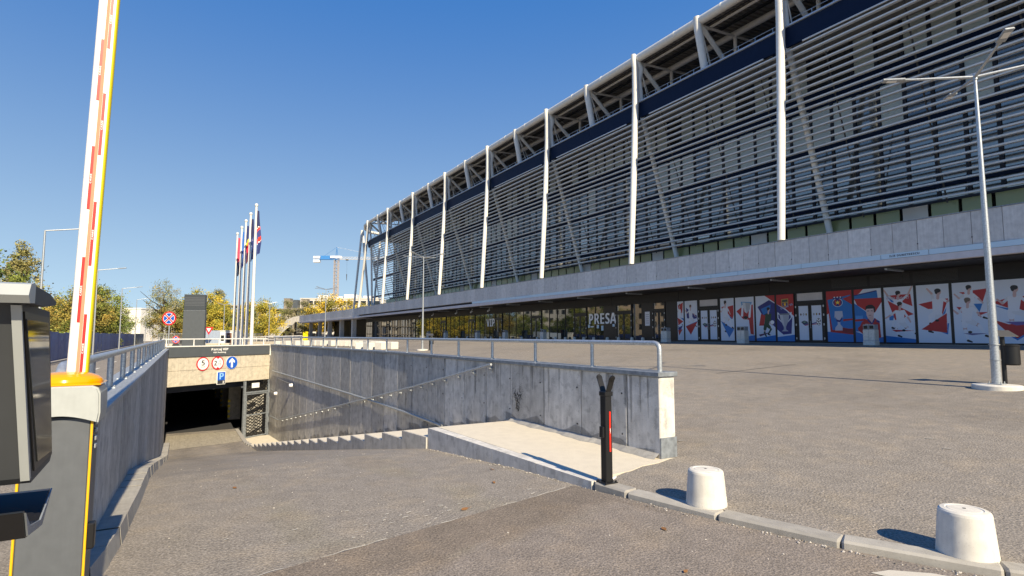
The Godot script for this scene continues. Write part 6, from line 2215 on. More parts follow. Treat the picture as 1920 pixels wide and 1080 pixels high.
	tube(s, [P(84.5, 14.6, 1.5), P(92.0, 7.0, 1.2)], 0.05, 8)
	tube(s, [P(84.5, 14.6, 1.1), P(92.0, 7.0, 0.8)], 0.03, 6)
	for k in 8:
		var q := P(lerpf(84.5, 92.0, k / 7.0), lerpf(14.6, 7.0, k / 7.0), 0.5)
		tube(s, [q, q + Vector3(0, 1.0 - 0.3 * k / 7.0, 0)], 0.035, 6)
	obj("rail", s, M.white_far, wr, Transform3D(Basis.IDENTITY, off))
	s = begin()
	var dirv := (P(92.0, 7.0, 0) - P(84.5, 14.6, 0))
	box(s, P(88.25, 10.8, 0.3), Vector3(dirv.length(), 0.7, 0.3), Basis(dirv.normalized(), Vector3.UP, dirv.normalized().cross(Vector3.UP)), 0.02)
	obj("low_wall", s, M.wall_top, wr, Transform3D(Basis.IDENTITY, off))
	# guard booth and the person in front of it
	var bt := thing("guard_booth", "small white guard booth with a window and an open door behind the flagpoles", "booth", P(79.5, 5.0, -0.1), -0.5)
	s = begin()
	box2(s, Vector3(-0.95, 0.0, -0.9), Vector3(0.75, 2.15, 0.6), 0.06)
	obj("wall", s, M.sign_white, bt)
	s = begin()
	box2(s, Vector3(-1.0, 2.15, -0.95), Vector3(0.8, 2.25, 0.65), 0.02)
	obj("roof", s, M.sign_white, bt)
	s = begin()
	box2(s, Vector3(-0.80, 0.95, 0.595), Vector3(-0.40, 1.65, 0.612))
	obj("window", s, M.window_dark, bt)
	s = begin()
	box2(s, Vector3(-0.12, 0.05, 0.595), Vector3(0.52, 1.95, 0.612))
	obj("door", s, M.brick, bt)
	var ct := thing("container", "pale grey site container left of the guard booth", "container", P(88.0, 4.2, -0.1), -0.45)
	s = begin()
	box2(s, Vector3(-3.2, 0.0, -1.2), Vector3(2.4, 2.3, 1.2), 0.03)
	obj("body", s, M.gutter, ct)
	for k in 14:
		s = begin()
		box2(s, Vector3(-3.1 + k * 0.4, 0.1, 1.2), Vector3(-2.95 + k * 0.4, 2.2, 1.23))
		obj("rib", s, M.gutter, ct)
	build_person()

func no_stop(sg: Node3D, cy: float, r: float) -> void:
	var s := begin()
	tube(s, [Vector3.ZERO, Vector3(0, cy + r * 0.6, 0)], 0.035, 10)
	obj("pole", s, M.zinc, sg)
	s = begin()
	disc(s, Vector3(0, cy, 0.04), r, 0.0, 0.02, 32)
	obj("rim", s, M.sign_red, sg)
	s = begin()
	disc(s, Vector3(0, cy, 0.04), r * 0.80, 0.021, 0.025, 32)
	obj("border", s, M.sign_white, sg)
	for q in 4:
		s = begin()
		var p := PackedVector2Array()
		var a0 := q * PI / 2 + deg_to_rad(12.0) - PI / 4 + PI / 4 * 0.0
		a0 = q * PI / 2 - PI / 4 + deg_to_rad(13.0)
		var a1 := q * PI / 2 + PI / 4 - deg_to_rad(13.0)
		var am := q * PI / 2
		p.append(Vector2(cos(am), sin(am)) * r * 0.20)
		for k in 9:
			var a := lerpf(a0, a1, k / 8.0)
			p.append(Vector2(cos(a), sin(a)) * r * 0.74)
		prism(s, p, Transform3D(Basis.IDENTITY, Vector3(0, cy, 0.066)), 0.004)
		obj("blue_field", s, M.sign_blue, sg)
	for q in 2:
		s = begin()
		box(s, Vector3(0, cy, 0.0685), Vector3(r * 1.62, r * 0.16, 0.003), Basis(Vector3(0, 0, 1), PI / 4 + q * PI / 2))
		obj("bar", s, M.sign_red, sg)

func capsule_field(joints: Array, p: Vector3) -> float:
	var d := 0.0
	var acc := 0.0
	for j in joints:
		var a: Vector3 = j[0]
		var b: Vector3 = j[1]
		var t := clampf((p - a).dot(b - a) / maxf((b - a).length_squared(), 1e-6), 0.0, 1.0)
		d = p.distance_to(a.lerp(b, t)) - lerpf(j[2], j[3], t)
		acc += exp(-d * 34.0)
	return -log(maxf(acc, 1e-30)) / 34.0

func surface_nets(joints: Array, lo: Vector3, hi: Vector3, cell: float, tint: Callable) -> SurfaceTool:
	var n := Vector3i((hi - lo) / cell) + Vector3i.ONE
	var f := PackedFloat32Array()
	f.resize((n.x + 1) * (n.y + 1) * (n.z + 1))
	var ix := func(x: int, y: int, z: int) -> int: return (z * (n.y + 1) + y) * (n.x + 1) + x
	for z in n.z + 1:
		for y in n.y + 1:
			for x in n.x + 1:
				f[ix.call(x, y, z)] = capsule_field(joints, lo + Vector3(x, y, z) * cell)
	var vert := {}
	for z in n.z:
		for y in n.y:
			for x in n.x:
				var sum := Vector3.ZERO
				var c := 0
				for e in [[0, 0, 0, 1, 0, 0], [0, 1, 0, 1, 1, 0], [0, 0, 1, 1, 0, 1], [0, 1, 1, 1, 1, 1], [0, 0, 0, 0, 1, 0], [1, 0, 0, 1, 1, 0], [0, 0, 1, 0, 1, 1], [1, 0, 1, 1, 1, 1], [0, 0, 0, 0, 0, 1], [1, 0, 0, 1, 0, 1], [0, 1, 0, 0, 1, 1], [1, 1, 0, 1, 1, 1]]:
					var fa: float = f[ix.call(x + e[0], y + e[1], z + e[2])]
					var fb: float = f[ix.call(x + e[3], y + e[4], z + e[5])]
					if (fa < 0) != (fb < 0):
						var t := fa / (fa - fb)
						sum += Vector3(e[0], e[1], e[2]).lerp(Vector3(e[3], e[4], e[5]), t)
						c += 1
				if c:
					vert[Vector3i(x, y, z)] = lo + (Vector3(x, y, z) + sum / c) * cell
	var s := begin()
	use_color = true
	var ax := [Vector3i(1, 0, 0), Vector3i(0, 1, 0), Vector3i(0, 0, 1)]
	for v in vert:
		for d in 3:
			var a: Vector3i = ax[d]
			var b: Vector3i = ax[(d + 1) % 3]
			var c2: Vector3i = ax[(d + 2) % 3]
			var f0: float = f[ix.call(v.x, v.y, v.z)]
			var q: Vector3i = v + a
			var f1: float = f[ix.call(q.x, q.y, q.z)]
			if (f0 < 0) == (f1 < 0): continue
			var ks := [v, v - b, v - b - c2, v - c2]
			var ok := true
			for k in ks: ok = ok and vert.has(k)
			if not ok: continue
			var p := []
			for k in ks: p.append(vert[k])
			if f0 >= 0: p.reverse()
			col = tint.call((p[0] + p[2]) * 0.5)
			quad(s, p[0], p[1], p[2], p[3])
	use_color = false
	return s

func build_person() -> void:
	var p := thing("person", "person in dark clothes standing at the booth door, arms bent, seen from afar", "person", P(77.4, 4.75, -0.1), 2.2)
	var j := [
		[Vector3(0.10, 0.05, 0.02), Vector3(0.10, 0.48, 0.0), 0.050, 0.062], [Vector3(0.10, 0.48, 0.0), Vector3(0.085, 0.90, 0.0), 0.065, 0.095],
		[Vector3(-0.11, 0.05, 0.06), Vector3(-0.105, 0.48, 0.03), 0.050, 0.062], [Vector3(-0.105, 0.48, 0.03), Vector3(-0.085, 0.90, 0.0), 0.065, 0.095],
		[Vector3(0.10, 0.04, 0.0), Vector3(0.11, 0.035, 0.16), 0.045, 0.035], [Vector3(-0.11, 0.04, 0.04), Vector3(-0.13, 0.035, 0.20), 0.045, 0.035],
		[Vector3(0, 0.95, 0), Vector3(0, 1.30, -0.01), 0.14, 0.15], [Vector3(-0.15, 1.42, -0.01), Vector3(0.15, 1.42, -0.01), 0.075, 0.075],
		[Vector3(0.19, 1.40, 0), Vector3(0.25, 1.13, -0.02), 0.058, 0.048], [Vector3(0.25, 1.13, -0.02), Vector3(0.10, 1.06, 0.20), 0.045, 0.033],
		[Vector3(-0.19, 1.40, 0), Vector3(-0.25, 1.13, -0.02), 0.058, 0.048], [Vector3(-0.25, 1.13, -0.02), Vector3(-0.12, 1.10, 0.20), 0.045, 0.033],
		[Vector3(0, 1.42, 0), Vector3(0, 1.54, 0.015), 0.055, 0.052], [Vector3(0, 1.60, 0.02), Vector3(0, 1.68, 0.015), 0.085, 0.090],
		[Vector3(0, 1.61, 0.10), Vector3(0, 1.60, 0.115), 0.018, 0.014]]
	for sx in [1.0, -1.0]:
		for k in 4:
			j.append([Vector3(sx * 0.10 + 0.014 * (k - 1.5), 1.075, 0.22), Vector3(sx * 0.09 + 0.016 * (k - 1.5), 1.07 - 0.01 * k, 0.30 - 0.012 * absf(k - 1.3)), 0.010, 0.008])
		j.append([Vector3(sx * 0.08, 1.08, 0.21), Vector3(sx * 0.05, 1.10, 0.26), 0.011, 0.009])
	var s := surface_nets(j, Vector3(-0.36, -0.02, -0.2), Vector3(0.36, 1.80, 0.36), 0.026, func(q: Vector3) -> Color:
		if q.y > 1.49 or (q.z > 0.2 and q.y > 1.0): return Color(0.45, 0.28, 0.21)
		if q.y > 0.93: return Color(0.02, 0.022, 0.03)
		if q.y < 0.08: return Color(0.012, 0.012, 0.012)
		return Color(0.03, 0.032, 0.045))
	obj("body", s, M.vc, p)
	s = begin()
	lathe(s, [Vector2(0.098, 1.66), Vector2(0.100, 1.71), Vector2(0.085, 1.755), Vector2(0.04, 1.785), Vector2(0, 1.79)], 14, Vector3(0, 0, -0.005))
	obj("hair", s, M.ink, p)

# ------------------------------------------------------------------ trees
func crown_mesh(sd: int, shape: int, n: int, leaf: float, cols: Array) -> ArrayMesh:  # unit height, y from 0 to 1
	var r := RandomNumberGenerator.new()
	r.seed = sd
	var s := begin()
	use_color = true
	var clumps := []
	var m := 90 if shape != 1 else 80
	for k in m:
		var p := Vector3.ZERO
		for tries in 30:
			p = Vector3(r.randf_range(-1, 1), r.randf_range(-1, 1), r.randf_range(-1, 1))
			if p.length() <= 1.0 and p.length() > 0.25: break
		match shape:
			0: p = Vector3(p.x * 0.46, 0.56 + p.y * 0.38, p.z * 0.46) + Vector3(0, -0.12 * Vector2(p.x, p.z).length(), 0)
			1: p = Vector3(p.x * 0.15 * (1.15 - absf(p.y) * 0.5), 0.52 + p.y * 0.46, p.z * 0.15 * (1.15 - absf(p.y) * 0.5))
			2: p = Vector3(p.x * 0.34 * (1.1 - 0.4 * p.y), 0.54 + p.y * 0.44, p.z * 0.34 * (1.1 - 0.4 * p.y))
		var c: Color = cols[r.randi() % cols.size()]
		c = c * r.randf_range(1.1, 1.75)
		clumps.append([p, r.randf_range(0.05, 0.115) * (0.55 if shape == 1 else 1.0) * (1.0 if shape != 2 else 0.8), c])
	for i in n:
		var cl = clumps[r.randi() % m]
		var d := Vector3(r.randfn(), r.randfn() * 0.85, r.randfn()) * 0.55
		if r.randf() < 0.05: d *= 1.45
		var c: Vector3 = cl[0] + d * cl[1]
		if c.y < 0.06: continue
		var nn := Vector3(r.randfn(), r.randfn() + 0.5, r.randfn()).normalized()
		var t := nn.cross(Vector3(r.randfn(), r.randfn(), r.randfn())).normalized()
		var w := nn.cross(t)
		var sz := leaf * r.randf_range(0.6, 1.35)
		var k := r.randf_range(0.82, 1.2)
		col = Color(cl[2].r * k, cl[2].g * k, cl[2].b * k)
		var a := c - t * sz
		var b := c + w * sz * 0.55
		var e := c + t * sz
		var f := c - w * sz * 0.55
		put(s, a, nn); put(s, b, nn); put(s, e, nn)
		put(s, a, nn); put(s, e, nn); put(s, f, nn)
	use_color = false
	return s.commit()

func trunk_mesh(sd: int, shape: int) -> ArrayMesh:
	var r := RandomNumberGenerator.new()
	r.seed = sd
	var s := begin()
	tube(s, [Vector3(0, -0.02, 0), Vector3(0.008, 0.15, 0.004), Vector3(-0.006, 0.38, 0.01), Vector3(0.004, 0.78, 0)], [0.026, 0.019, 0.014, 0.004], 8)
	for k in 11:
		var y := r.randf_range(0.16, 0.6)
		var a := r.randf_range(0, TAU)
		var l := r.randf_range(0.14, 0.34) * (0.35 if shape == 1 else 1.0)
		var d := Vector3(cos(a), 0, sin(a))
		tube(s, [Vector3(0, y, 0), Vector3(0, y + l * 0.3, 0) + d * l * 0.5, Vector3(0, y + l * 0.75, 0) + d * l], [0.009, 0.006, 0.002], 5)
	return s.commit()

func build_trees() -> void:
	var G := [Color(0.10, 0.13, 0.025), Color(0.13, 0.155, 0.03), Color(0.075, 0.105, 0.025), Color(0.20, 0.20, 0.035)]
	var Y := [Color(0.36, 0.29, 0.035), Color(0.30, 0.26, 0.035), Color(0.17, 0.18, 0.03), Color(0.42, 0.31, 0.035)]
	var A := [Color(0.24, 0.19, 0.04), Color(0.18, 0.17, 0.04), Color(0.29, 0.21, 0.045), Color(0.13, 0.15, 0.03)]
	var B := [Color(0.17, 0.165, 0.075), Color(0.21, 0.19, 0.10), Color(0.13, 0.135, 0.055)]
	var YY := [Color(0.48, 0.33, 0.03), Color(0.40, 0.27, 0.03), Color(0.30, 0.24, 0.04), Color(0.22, 0.20, 0.035)]
	var crowns := {"green": crown_mesh(1, 0, 13520, 0.0132, G), "green2": crown_mesh(2, 0, 13520, 0.0132, G + [Y[2]]), "gold": crown_mesh(3, 0, 13000, 0.0132, Y), "amber": crown_mesh(4, 2, 11960, 0.0120, A), "bare": crown_mesh(5, 2, 6760, 0.0102, B), "bright": crown_mesh(6, 0, 11960, 0.0144, YY), "poplar": crown_mesh(7, 1, 10400, 0.0096, [Color(0.19, 0.175, 0.06), Color(0.15, 0.15, 0.05), Color(0.23, 0.20, 0.07)]), "poplar2": crown_mesh(8, 1, 9360, 0.0096, B)}
	var trunks := [trunk_mesh(1, 0), trunk_mesh(2, 0), trunk_mesh(3, 1)]
	# kind, u, v, height, width factor, label
	var list := [
		["poplar", 71.0, -13.9, 10.9, 1.02, "tall olive poplar-like tree behind the pay terminal at far left"],
		["poplar", 74.5, -15.4, 9.0, 1.0, "shorter olive tree right behind the far left poplar"],
		["amber", 86.0, -11.2, 8.0, 1.25, "amber-brown tree just right of the raised boom"],
		["amber", 88.0, -10.9, 7.6, 0.8, "amber tree partly hidden by the raised boom"],
		["green2", 98.0, -11.4, 9.9, 0.95, "broad green tree before the white building"],
		["green", 104.0, -11.2, 7.4, 0.8, "dark green tree at the left edge of the white building"],
		["bare", 117.0, -3.4, 11.6, 0.8, "thinly leafed grey-brown tree left of the no-stopping sign"],
		["amber", 118.0, -2.4, 8.2, 1.0, "brown-green tree behind the no-stopping sign"],
		["green2", 122.0, -0.4, 9.2, 0.9, "green tree between the no-stopping sign and the totem"],
		["gold", 125.0, 3.2, 11.6, 0.95, "golden green tree rising over the totem"],
		["gold", 122.0, 5.8, 8.6, 0.9, "yellowing tree right of the totem"],
		["poplar2", 146.0, 6.8, 12.8, 1.1, "narrow grey poplar right of the totem tree"],
		["gold", 119.0, 12.6, 9.6, 1.05, "yellow-green tree just right of the flagpoles"],
		["green2", 128.0, 10.0, 8.6, 0.9, "green tree behind the flagpoles"],
		["gold", 176.0, 22.6, 8.4, 1.0, "small yellow tree left of the outer stadium stair"],
		["poplar2", 171.5, 25.6, 12.2, 1.2, "narrow poplar by the raw concrete building, left one of two"],
		["poplar2", 175.0, 30.9, 12.4, 1.2, "narrow poplar by the raw concrete building, right one of two"],
		["bright", 166.0, 36.6, 14.6, 1.1, "bright yellow tree under the crane"],
		["bright", 166.0, 42.6, 13.2, 0.95, "yellow tree behind the stadium corner struts"],
		["gold", 158.0, 44.0, 11.5, 0.9, "dull yellow tree seen between the stadium corner struts"],
	]
	# trees along the left road that only the glass mirrors
	var extra := [["amber", 28.0, 9.0], ["green", 35.0, 10.5], ["amber", 41.0, 8.5], ["green2", 48.0, 11.0], ["green", 55.0, 9.5], ["bare", 62.0, 10.0], ["green", 98.0, 10.0], ["green", 128.0, 9.5], ["bare", 140.0, 10.0], ["green", 152.0, 11.0], ["green", 166.0, 10.0], ["green2", 182.0, 11.0], ["green2", 200.0, 11.0]]
	var xl := ["amber tree behind the hoarding, off the left of the picture and mirrored near the posters", "dark green tree behind the hoarding, off the left, second mirrored one", "brown tree behind the hoarding, off the left, third mirrored one", "tall green tree behind the hoarding, off the left, fourth mirrored one", "second green tree behind the hoarding, off the left, fifth mirrored one", "thin grey-brown tree behind the hoarding, off the left, sixth mirrored one"]
	for k in extra.size():
		list.append([extra[k][0], extra[k][1], -15.0 - 5.0 * ((k * 7) % 4) * 0.6, extra[k][2], 1.15, xl[k] if k < 6 else "autumn tree in the wooded strip far along the left road"])
	for k in list.size():
		var e = list[k]
		var h: float = e[3]
		var t := thing("tree", e[5], "tree", P(e[1], e[2], -0.25), k * 1.37, "trees around the stadium grounds")
		var w: float = h * e[4]
		obj("crown", crowns[e[0]], M.leaf, t, Transform3D(Basis.from_scale(Vector3(w, h, w)), Vector3.ZERO))
		obj("trunk", trunks[2 if String(e[0]).begins_with("poplar") else k % 2], M.bark, t, Transform3D(Basis.from_scale(Vector3(h, h, h)), Vector3.ZERO))
	# ragged shrubs behind the hoarding
	var root: Node3D = null
	rng.seed = 55
	for k in 16:
		var at := P(64.0 + k * 4.6, -9.0 - 2.0 * (k % 3), -0.4)
		if root == null:
			root = thing("shrub", "low green-brown shrub growing behind the blue hoarding", "shrub", at, 0.0, "shrubs behind the hoarding")
			obj("foliage", crown_mesh(30, 0, 1800, 0.035, A + G), M.leaf, root, Transform3D(Basis.from_scale(Vector3(3.6, 3.3, 3.6)), Vector3(0, -0.4, 0)))
		else:
			dup(root, at, k * 2.1, "low green-brown shrub growing behind the blue hoarding", "shrubs behind the hoarding", Vector3(1, 1, 1) * rng.randf_range(0.75, 1.15))

# ------------------------------------------------------------------ far buildings and the crane
func block(called: String, label: String, at: Vector3, turn: float, size: Vector3, m: Material, floors: int, cols: int, frame := 0.55, hollow := false) -> Node3D:
	var b := thing(called, label, "building", at, turn)
	var s := begin()
	if hollow:
		for f in floors + 1:
			box2(s, Vector3(-size.x * 0.5, size.y * f / floors - 0.3, -size.z * 0.5), Vector3(size.x * 0.5, size.y * f / floors, size.z * 0.5))
		obj("floor_slab", s, m, b)
		for c in cols + 1:
			s = begin()
			var x := lerpf(-size.x * 0.5 + 0.25, size.x * 0.5 - 0.25, float(c) / cols)
			box2(s, Vector3(x - 0.25, 0, size.z * 0.5 - 0.9), Vector3(x + 0.25, size.y, size.z * 0.5 - 0.4))
			obj("column", s, m, b)
			s = begin()
			box2(s, Vector3(x - 0.25, 0, -size.z * 0.5 + 0.4), Vector3(x + 0.25, size.y, -size.z * 0.5 + 0.9))
			obj("column", s, m, b)
		for f in floors:
			for c in cols:
				if (c * 3 + f * 5) % 4 < 2: continue
				s = begin()
				var x := lerpf(-size.x * 0.5, size.x * 0.5, (c + 0.5) / cols)
				box2(s, Vector3(x - size.x / cols * 0.42, size.y * f / floors, size.z * 0.5 - 1.6), Vector3(x + size.x / cols * 0.2, size.y * (f + 0.75) / floors, size.z * 0.5 - 1.4))
				obj("infill_wall", s, M.building_white, b)
		return b
	box2(s, Vector3(-size.x * 0.5, 0, -size.z * 0.5), Vector3(size.x * 0.5, size.y, size.z * 0.5))
	obj("wall", s, m, b)
	s = begin()
	box2(s, Vector3(-size.x * 0.5 - 0.15, size.y, -size.z * 0.5 - 0.15), Vector3(size.x * 0.5 + 0.15, size.y + 0.35, size.z * 0.5 + 0.15))
	obj("roof", s, m, b)
	if floors == 0: return b
	var fw := size.x / cols
	var fh := size.y / floors
	s = begin()
	box2(s, Vector3(-fw * frame * 0.5, -fh * 0.25, -0.05), Vector3(fw * frame * 0.5, fh * 0.27, 0.03))
	var wm := s.commit()
	for f in floors:
		for c in cols:
			obj("window", wm, M.window_dark, b, Transform3D(Basis.IDENTITY, Vector3(-size.x * 0.5 + fw * (c + 0.5), fh * (f + 0.5), size.z * 0.5)))
	return b

func build_far() -> void:
	block("warehouse", "plain white building with a flat roof behind the green tree at left", P(205, -12.5, -0.3), -0.5, Vector3(12, 9.4, 16), M.wall_white, 0, 1)
	block("warehouse", "lower cream building stepping back behind the white one", P(222, -7.5, -0.3), -0.62, Vector3(12, 9.6, 14), M.building_white, 2, 4)
	block("apartment_block", "distant white apartment block at far left above the hoarding", P(231, -39, -0.3), -0.75, Vector3(18, 11.0, 12), M.building_white, 4, 8)
	block("apartment_block", "second distant white apartment block at far left, lower", P(225, -29, -0.3), -0.75, Vector3(10, 8.0, 12), M.building_warm, 3, 5)
	block("concrete_skeleton", "unfinished concrete frame building left of the flagpoles, four bare storeys", P(168, 9.5, -0.3), -0.55, Vector3(15, 9.6, 10), M.building_raw, 4, 5, 0.5, true)
	block("concrete_skeleton", "unfinished concrete frame building right of the flagpoles, three wide bare storeys", P(186, 28, -0.3), -0.55, Vector3(30, 9.8, 12), M.building_raw, 3, 8, 0.5, true)
	for k in 2:
		var s := begin()
		var b := thing("stair_core", ["bare concrete stair tower on the unfinished building, left one", "bare concrete stair tower on the unfinished building, right one"][k], "building", P([183.2, 184.8][k], [27.3, 32.6][k], 9.3), -0.5)
		box2(s, Vector3(-0.9, 0, -1.2), Vector3(0.9, 3.3, 1.2))
		obj("wall", s, M.building_raw, b)
		s = begin()
		box2(s, Vector3(-1.0, 3.3, -1.3), Vector3(1.0, 3.45, 1.3))
		obj("roof", s, M.building_raw, b)
	var of := block("office_building", "wide white office building with roof plant under the crane", P(224, 55, -0.3), -0.5, Vector3(30, 15.5, 18), M.building_white, 5, 12, 0.8)
	for e in [[-8.0, 4.0, 1.4], [-2.0, 3.0, 0.9], [2.5, 5.0, 1.7], [9.5, 4.0, 1.2]]:
		var s := begin()
		box2(s, Vector3(e[0] - e[1] * 0.5, 15.86, -4), Vector3(e[0] + e[1] * 0.5, 15.86 + e[2], 4))
		obj("roof_plant", s, M.white_far, of)
	for k in 2:
		var s := begin()
		box2(s, Vector3(-20.3 + k * 2.7, 0, 5), Vector3(-17.8 + k * 2.7, 14.2 + k * 0.8, 11.5))
		obj("dark_wing", s, M.grey_panel, of)
	# blocks opposite the stadium that its glass mirrors
	block("apartment_block", "warm rendered apartment block across the left road, seen as a reflection in the stadium glass", P(140, -66, -0.3), PI / 2 - 0.6, Vector3(30, 31, 12), M.building_warm, 9, 10)
	block("apartment_block", "pale apartment block across the left road, second reflection in the stadium glass", P(190, -72, -0.3), PI / 2 - 0.6, Vector3(34, 34, 12), M.building_white, 10, 12)
	block("apartment_block", "white apartment block across the left road near the posters, off the left of the picture", P(84, -78, -0.3), PI / 2 - 0.6, Vector3(22, 27, 12), M.building_white, 8, 8)
	# tower crane
	var c := thing("tower_crane", "blue tower crane with a lattice mast, white counterweights and a hanging hook", "crane", P(235.0, 53.2, 0.0), 0.0)
	c.rotation.y = -0.52
	var s := begin()
	var H := 32.6
	for sx in [-0.8, 0.8]:
		for sz in [-0.8, 0.8]:
			tube(s, [Vector3(sx, 0, sz), Vector3(sx, H, sz)], 0.13, 5)
	for k in 22:
		var y := k * H / 22.0
		var y1 := (k + 1) * H / 22.0
		tube(s, [Vector3(-0.8, y, 0.8), Vector3(0.8, y1, 0.8)], 0.08, 4)
		tube(s, [Vector3(0.8, y, -0.8), Vector3(-0.8, y1, -0.8)], 0.08, 4)
		tube(s, [Vector3(-0.8, y, -0.8), Vector3(-0.8, y1, 0.8)], 0.08, 4)
		tube(s, [Vector3(0.8, y, 0.8), Vector3(0.8, y1, -0.8)], 0.08, 4)
		tube(s, [Vector3(-0.8, y, 0.8), Vector3(0.8, y, 0.8)], 0.08, 4)
	obj("mast", s, M.crane_mast, c)
	s = begin()
	box2(s, Vector3(-9.0, H, -0.7), Vector3(1.0, H + 0.35, 0.7))
	box2(s, Vector3(-6.5, H + 0.35, -0.5), Vector3(-0.8, H + 1.6, 0.5))
	for k in 6:
		tube(s, [Vector3(0, H + 0.3 + k * 0.8, -0.4 + 0.05 * k), Vector3(0, H + 1.1 + k * 0.8, 0.4 - 0.05 * k)], 0.06, 4)
	tube(s, [Vector3(-0.5, H, 0.5), Vector3(0, H + 5.2, 0)], 0.09, 4)
	tube(s, [Vector3(0.5, H, -0.5), Vector3(0, H + 5.2, 0)], 0.09, 4)
	tube(s, [Vector3(0, H + 5.2, 0), Vector3(-6.5, H + 0.6, 0)], 0.05, 4)
	obj("counter_jib", s, M.crane_blue, c)
	s = begin()
	box2(s, Vector3(-9.4, H - 1.2, -0.9), Vector3(-6.8, H - 0.05, 0.9), 0.05)
	box2(s, Vector3(-9.4, H + 0.4, -0.9), Vector3(-6.8, H + 1.4, 0.9), 0.05)
	obj("counterweight", s, M.sign_white, c)
	s = begin()
	box2(s, Vector3(-1.2, H + 0.6, -0.95), Vector3(1.9, H + 1.6, -0.55))
	box2(s, Vector3(-2.4, H + 0.6, 0.6), Vector3(1.6, H + 1.5, 0.95))
	obj("cab", s, M.sign_white, c)
	s = begin()
	for e in [[-0.5, 0.0], [0.5, 0.0], [0.0, 0.9]]:
		tube(s, [Vector3(0.5, H + 0.2 + e[1], e[0]), Vector3(32, H + 0.2 + e[1] * 0.8, e[0])], 0.08, 4)
	for k in 24:
		var x := 0.5 + k * 1.3
		tube(s, [Vector3(x, H + 0.2, 0.5), Vector3(x + 0.65, H + 1.0, 0)], 0.045, 4)
		tube(s, [Vector3(x + 0.65, H + 1.0, 0), Vector3(x + 1.3, H + 0.2, -0.5)], 0.045, 4)
	tube(s, [Vector3(0, H + 5.2, 0), Vector3(20, H + 1.0, 0)], 0.03, 4)
	obj("jib", s, M.white_far, c)
	s = begin()
	box2(s, Vector3(3.8, H - 0.3, -0.5), Vector3(4.8, H + 0.1, 0.5), 0.05)
	tube(s, [Vector3(4.3, H, 0), Vector3(4.3, H - 9.0, 0)], 0.025, 4)
	tube(s, [Vector3(4.3, H - 6.0, 0), Vector3(4.3, H - 8.5, 0)], [0.18, 0.10], 6)
	obj("hook", s, M.charcoal, c)

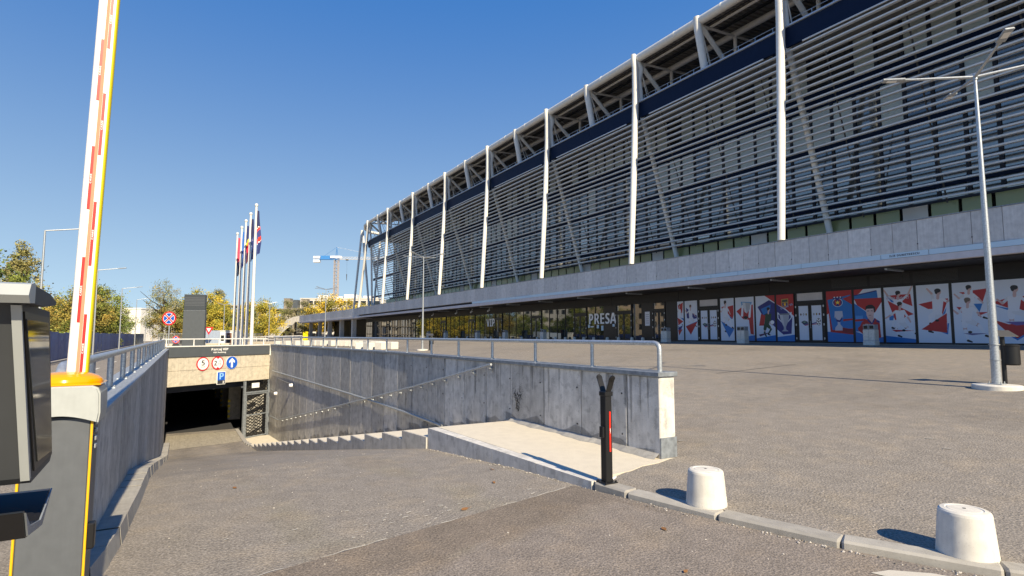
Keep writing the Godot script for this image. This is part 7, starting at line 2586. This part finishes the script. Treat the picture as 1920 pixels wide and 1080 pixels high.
func build_litter() -> void:
	var gs := begin()
	use_color = true
	rng.seed = 404
	for k in 900:
		var u := rng.randf_range(2.0, 12.0)
		var v := 0.0
		var y := 0.0
		var m := k % 3
		if m == 0:     # swept up against the kerb
			u = rng.randf_range(1.5, 9.0)
			v = kerb_v(u) - absf(rng.randfn(0.0, 0.05)) - 0.005
			y = lerp_list(RAMP_Y, u)
		elif m == 1:   # scattered over the ramp
			v = rng.randf_range(-0.2, kerb_v(u) - 0.1)
			y = lerp_list(RAMP_Y, u)
		else:          # and over the plaza behind the kerb
			v = kerb_v(u) + 0.2 + absf(rng.randfn(0.0, 0.9)) if u < 4.8 else 5.9 + absf(rng.randfn(0.0, 1.5))
			y = plaza_y(v)
		var r := rng.randf_range(0.003, 0.010) * (1.4 if m == 0 else 1.0)
		var c := rng.randf_range(0.10, 0.55)
		col = Color(c, c * 0.94, c * 0.86)
		var p := P(u, v, y + r * 0.3)
		var q := []
		for j in 5: q.append(p + Vector3(cos(TAU * j / 5 + k) * r * rng.randf_range(0.7, 1.2), rng.randf_range(-0.2, 0.2) * r, sin(TAU * j / 5 + k) * r * rng.randf_range(0.7, 1.2)))
		for j in 5: tri(gs, p + Vector3(0, r * 0.8, 0), q[(j + 1) % 5], q[j])
	use_color = false
	var gr := obj("gravel", gs, M.vc)
	tag(gr, "loose grit lying along the kerb and over the asphalt", "gravel")
	gr.set_meta("kind", "stuff")
	rng.seed = 71
	var root: Node3D = null
	for e in [[5.05, 2.42], [5.9, 3.2], [6.6, 3.55], [7.6, 0.6], [3.6, 3.6], [2.9, 3.1]]:
		var y: float = lerp_list(RAMP_Y, e[0]) + 0.01
		if root == null:
			root = thing("fallen_leaf", "dry brown leaf lying on the asphalt near the ramp", "leaf", P(e[0], e[1], y), 0.3, "dry leaves on the asphalt")
			var s := begin()
			var pts := PackedVector2Array([Vector2(-0.05, 0), Vector2(-0.03, 0.016), Vector2(-0.005, 0.024), Vector2(0.02, 0.017), Vector2(0.045, 0.0), Vector2(0.02, -0.014), Vector2(-0.005, -0.022), Vector2(-0.03, -0.014)])
			prism(s, pts, Transform3D(Basis(Vector3.RIGHT, -PI / 2 + 0.2), Vector3.ZERO), 0.003)
			tube(s, [Vector3(0.045, 0.0, 0), Vector3(0.075, 0.004, 0.006)], 0.0015, 4)
			obj("blade", s, mat(lin(0.25, 0.12, 0.04), 0.8), root)
		else:
			dup(root, P(e[0], e[1], y), rng.randf() * TAU, "dry brown leaf lying on the asphalt near the ramp", "dry leaves on the asphalt", Vector3.ONE * rng.randf_range(0.6, 1.0))

# ------------------------------------------------------------------
func _ready() -> void:
	var cam := Camera3D.new()
	cam.name = "camera"
	add_child(cam)
	cam.position = Vector3(0, 1.6, 0)
	cam.rotation = Vector3(deg_to_rad(4.79), deg_to_rad(-30.27), 0)
	cam.fov = 54.43
	cam.far = 3000.0
	cam.current = true
	var env := Environment.new()
	env.background_mode = Environment.BG_SKY
	var sky := ProceduralSkyMaterial.new()
	sky.sky_top_color = Color(0.10, 0.40, 0.70)
	sky.sky_horizon_color = Color(0.73, 0.84, 0.90)
	sky.sky_curve = 0.185
	sky.ground_horizon_color = Color(0.62, 0.66, 0.68)
	sky.ground_bottom_color = Color(0.40, 0.38, 0.36)
	sky.sun_angle_max = 12.0
	sky.sun_curve = 0.1
	env.sky = Sky.new()
	env.sky.sky_material = sky
	env.background_energy_multiplier = 0.78
	env.tonemap_mode = Environment.TONE_MAPPER_LINEAR
	env.tonemap_exposure = 1.56
	env.sdfgi_enabled = true
	env.ssao_enabled = true
	env.ssil_enabled = true
	var we := WorldEnvironment.new()
	we.name = "world_environment"
	we.environment = env
	add_child(we)
	var sun := DirectionalLight3D.new()
	sun.name = "sun"
	add_child(sun)
	var az := deg_to_rad(0.0)
	var el := deg_to_rad(35.0)
	var travel := P(cos(az) * cos(el), -sin(az) * cos(el), -sin(el))
	sun.look_at_from_position(Vector3.ZERO, travel, Vector3.UP)
	sun.light_energy = 1.6
	sun.light_color = Color(1.0, 0.93, 0.80)
	sun.light_angular_distance = 0.5
	sun.shadow_enabled = true
	make_materials()
	build_ground()
	build_ramp_walls()
	build_garage()
	build_stadium()
	build_far()
	build_trees()
	build_left_side()
	build_lamps()
	build_plaza_things()
	build_barrier()
	build_bollards()
	build_litter()
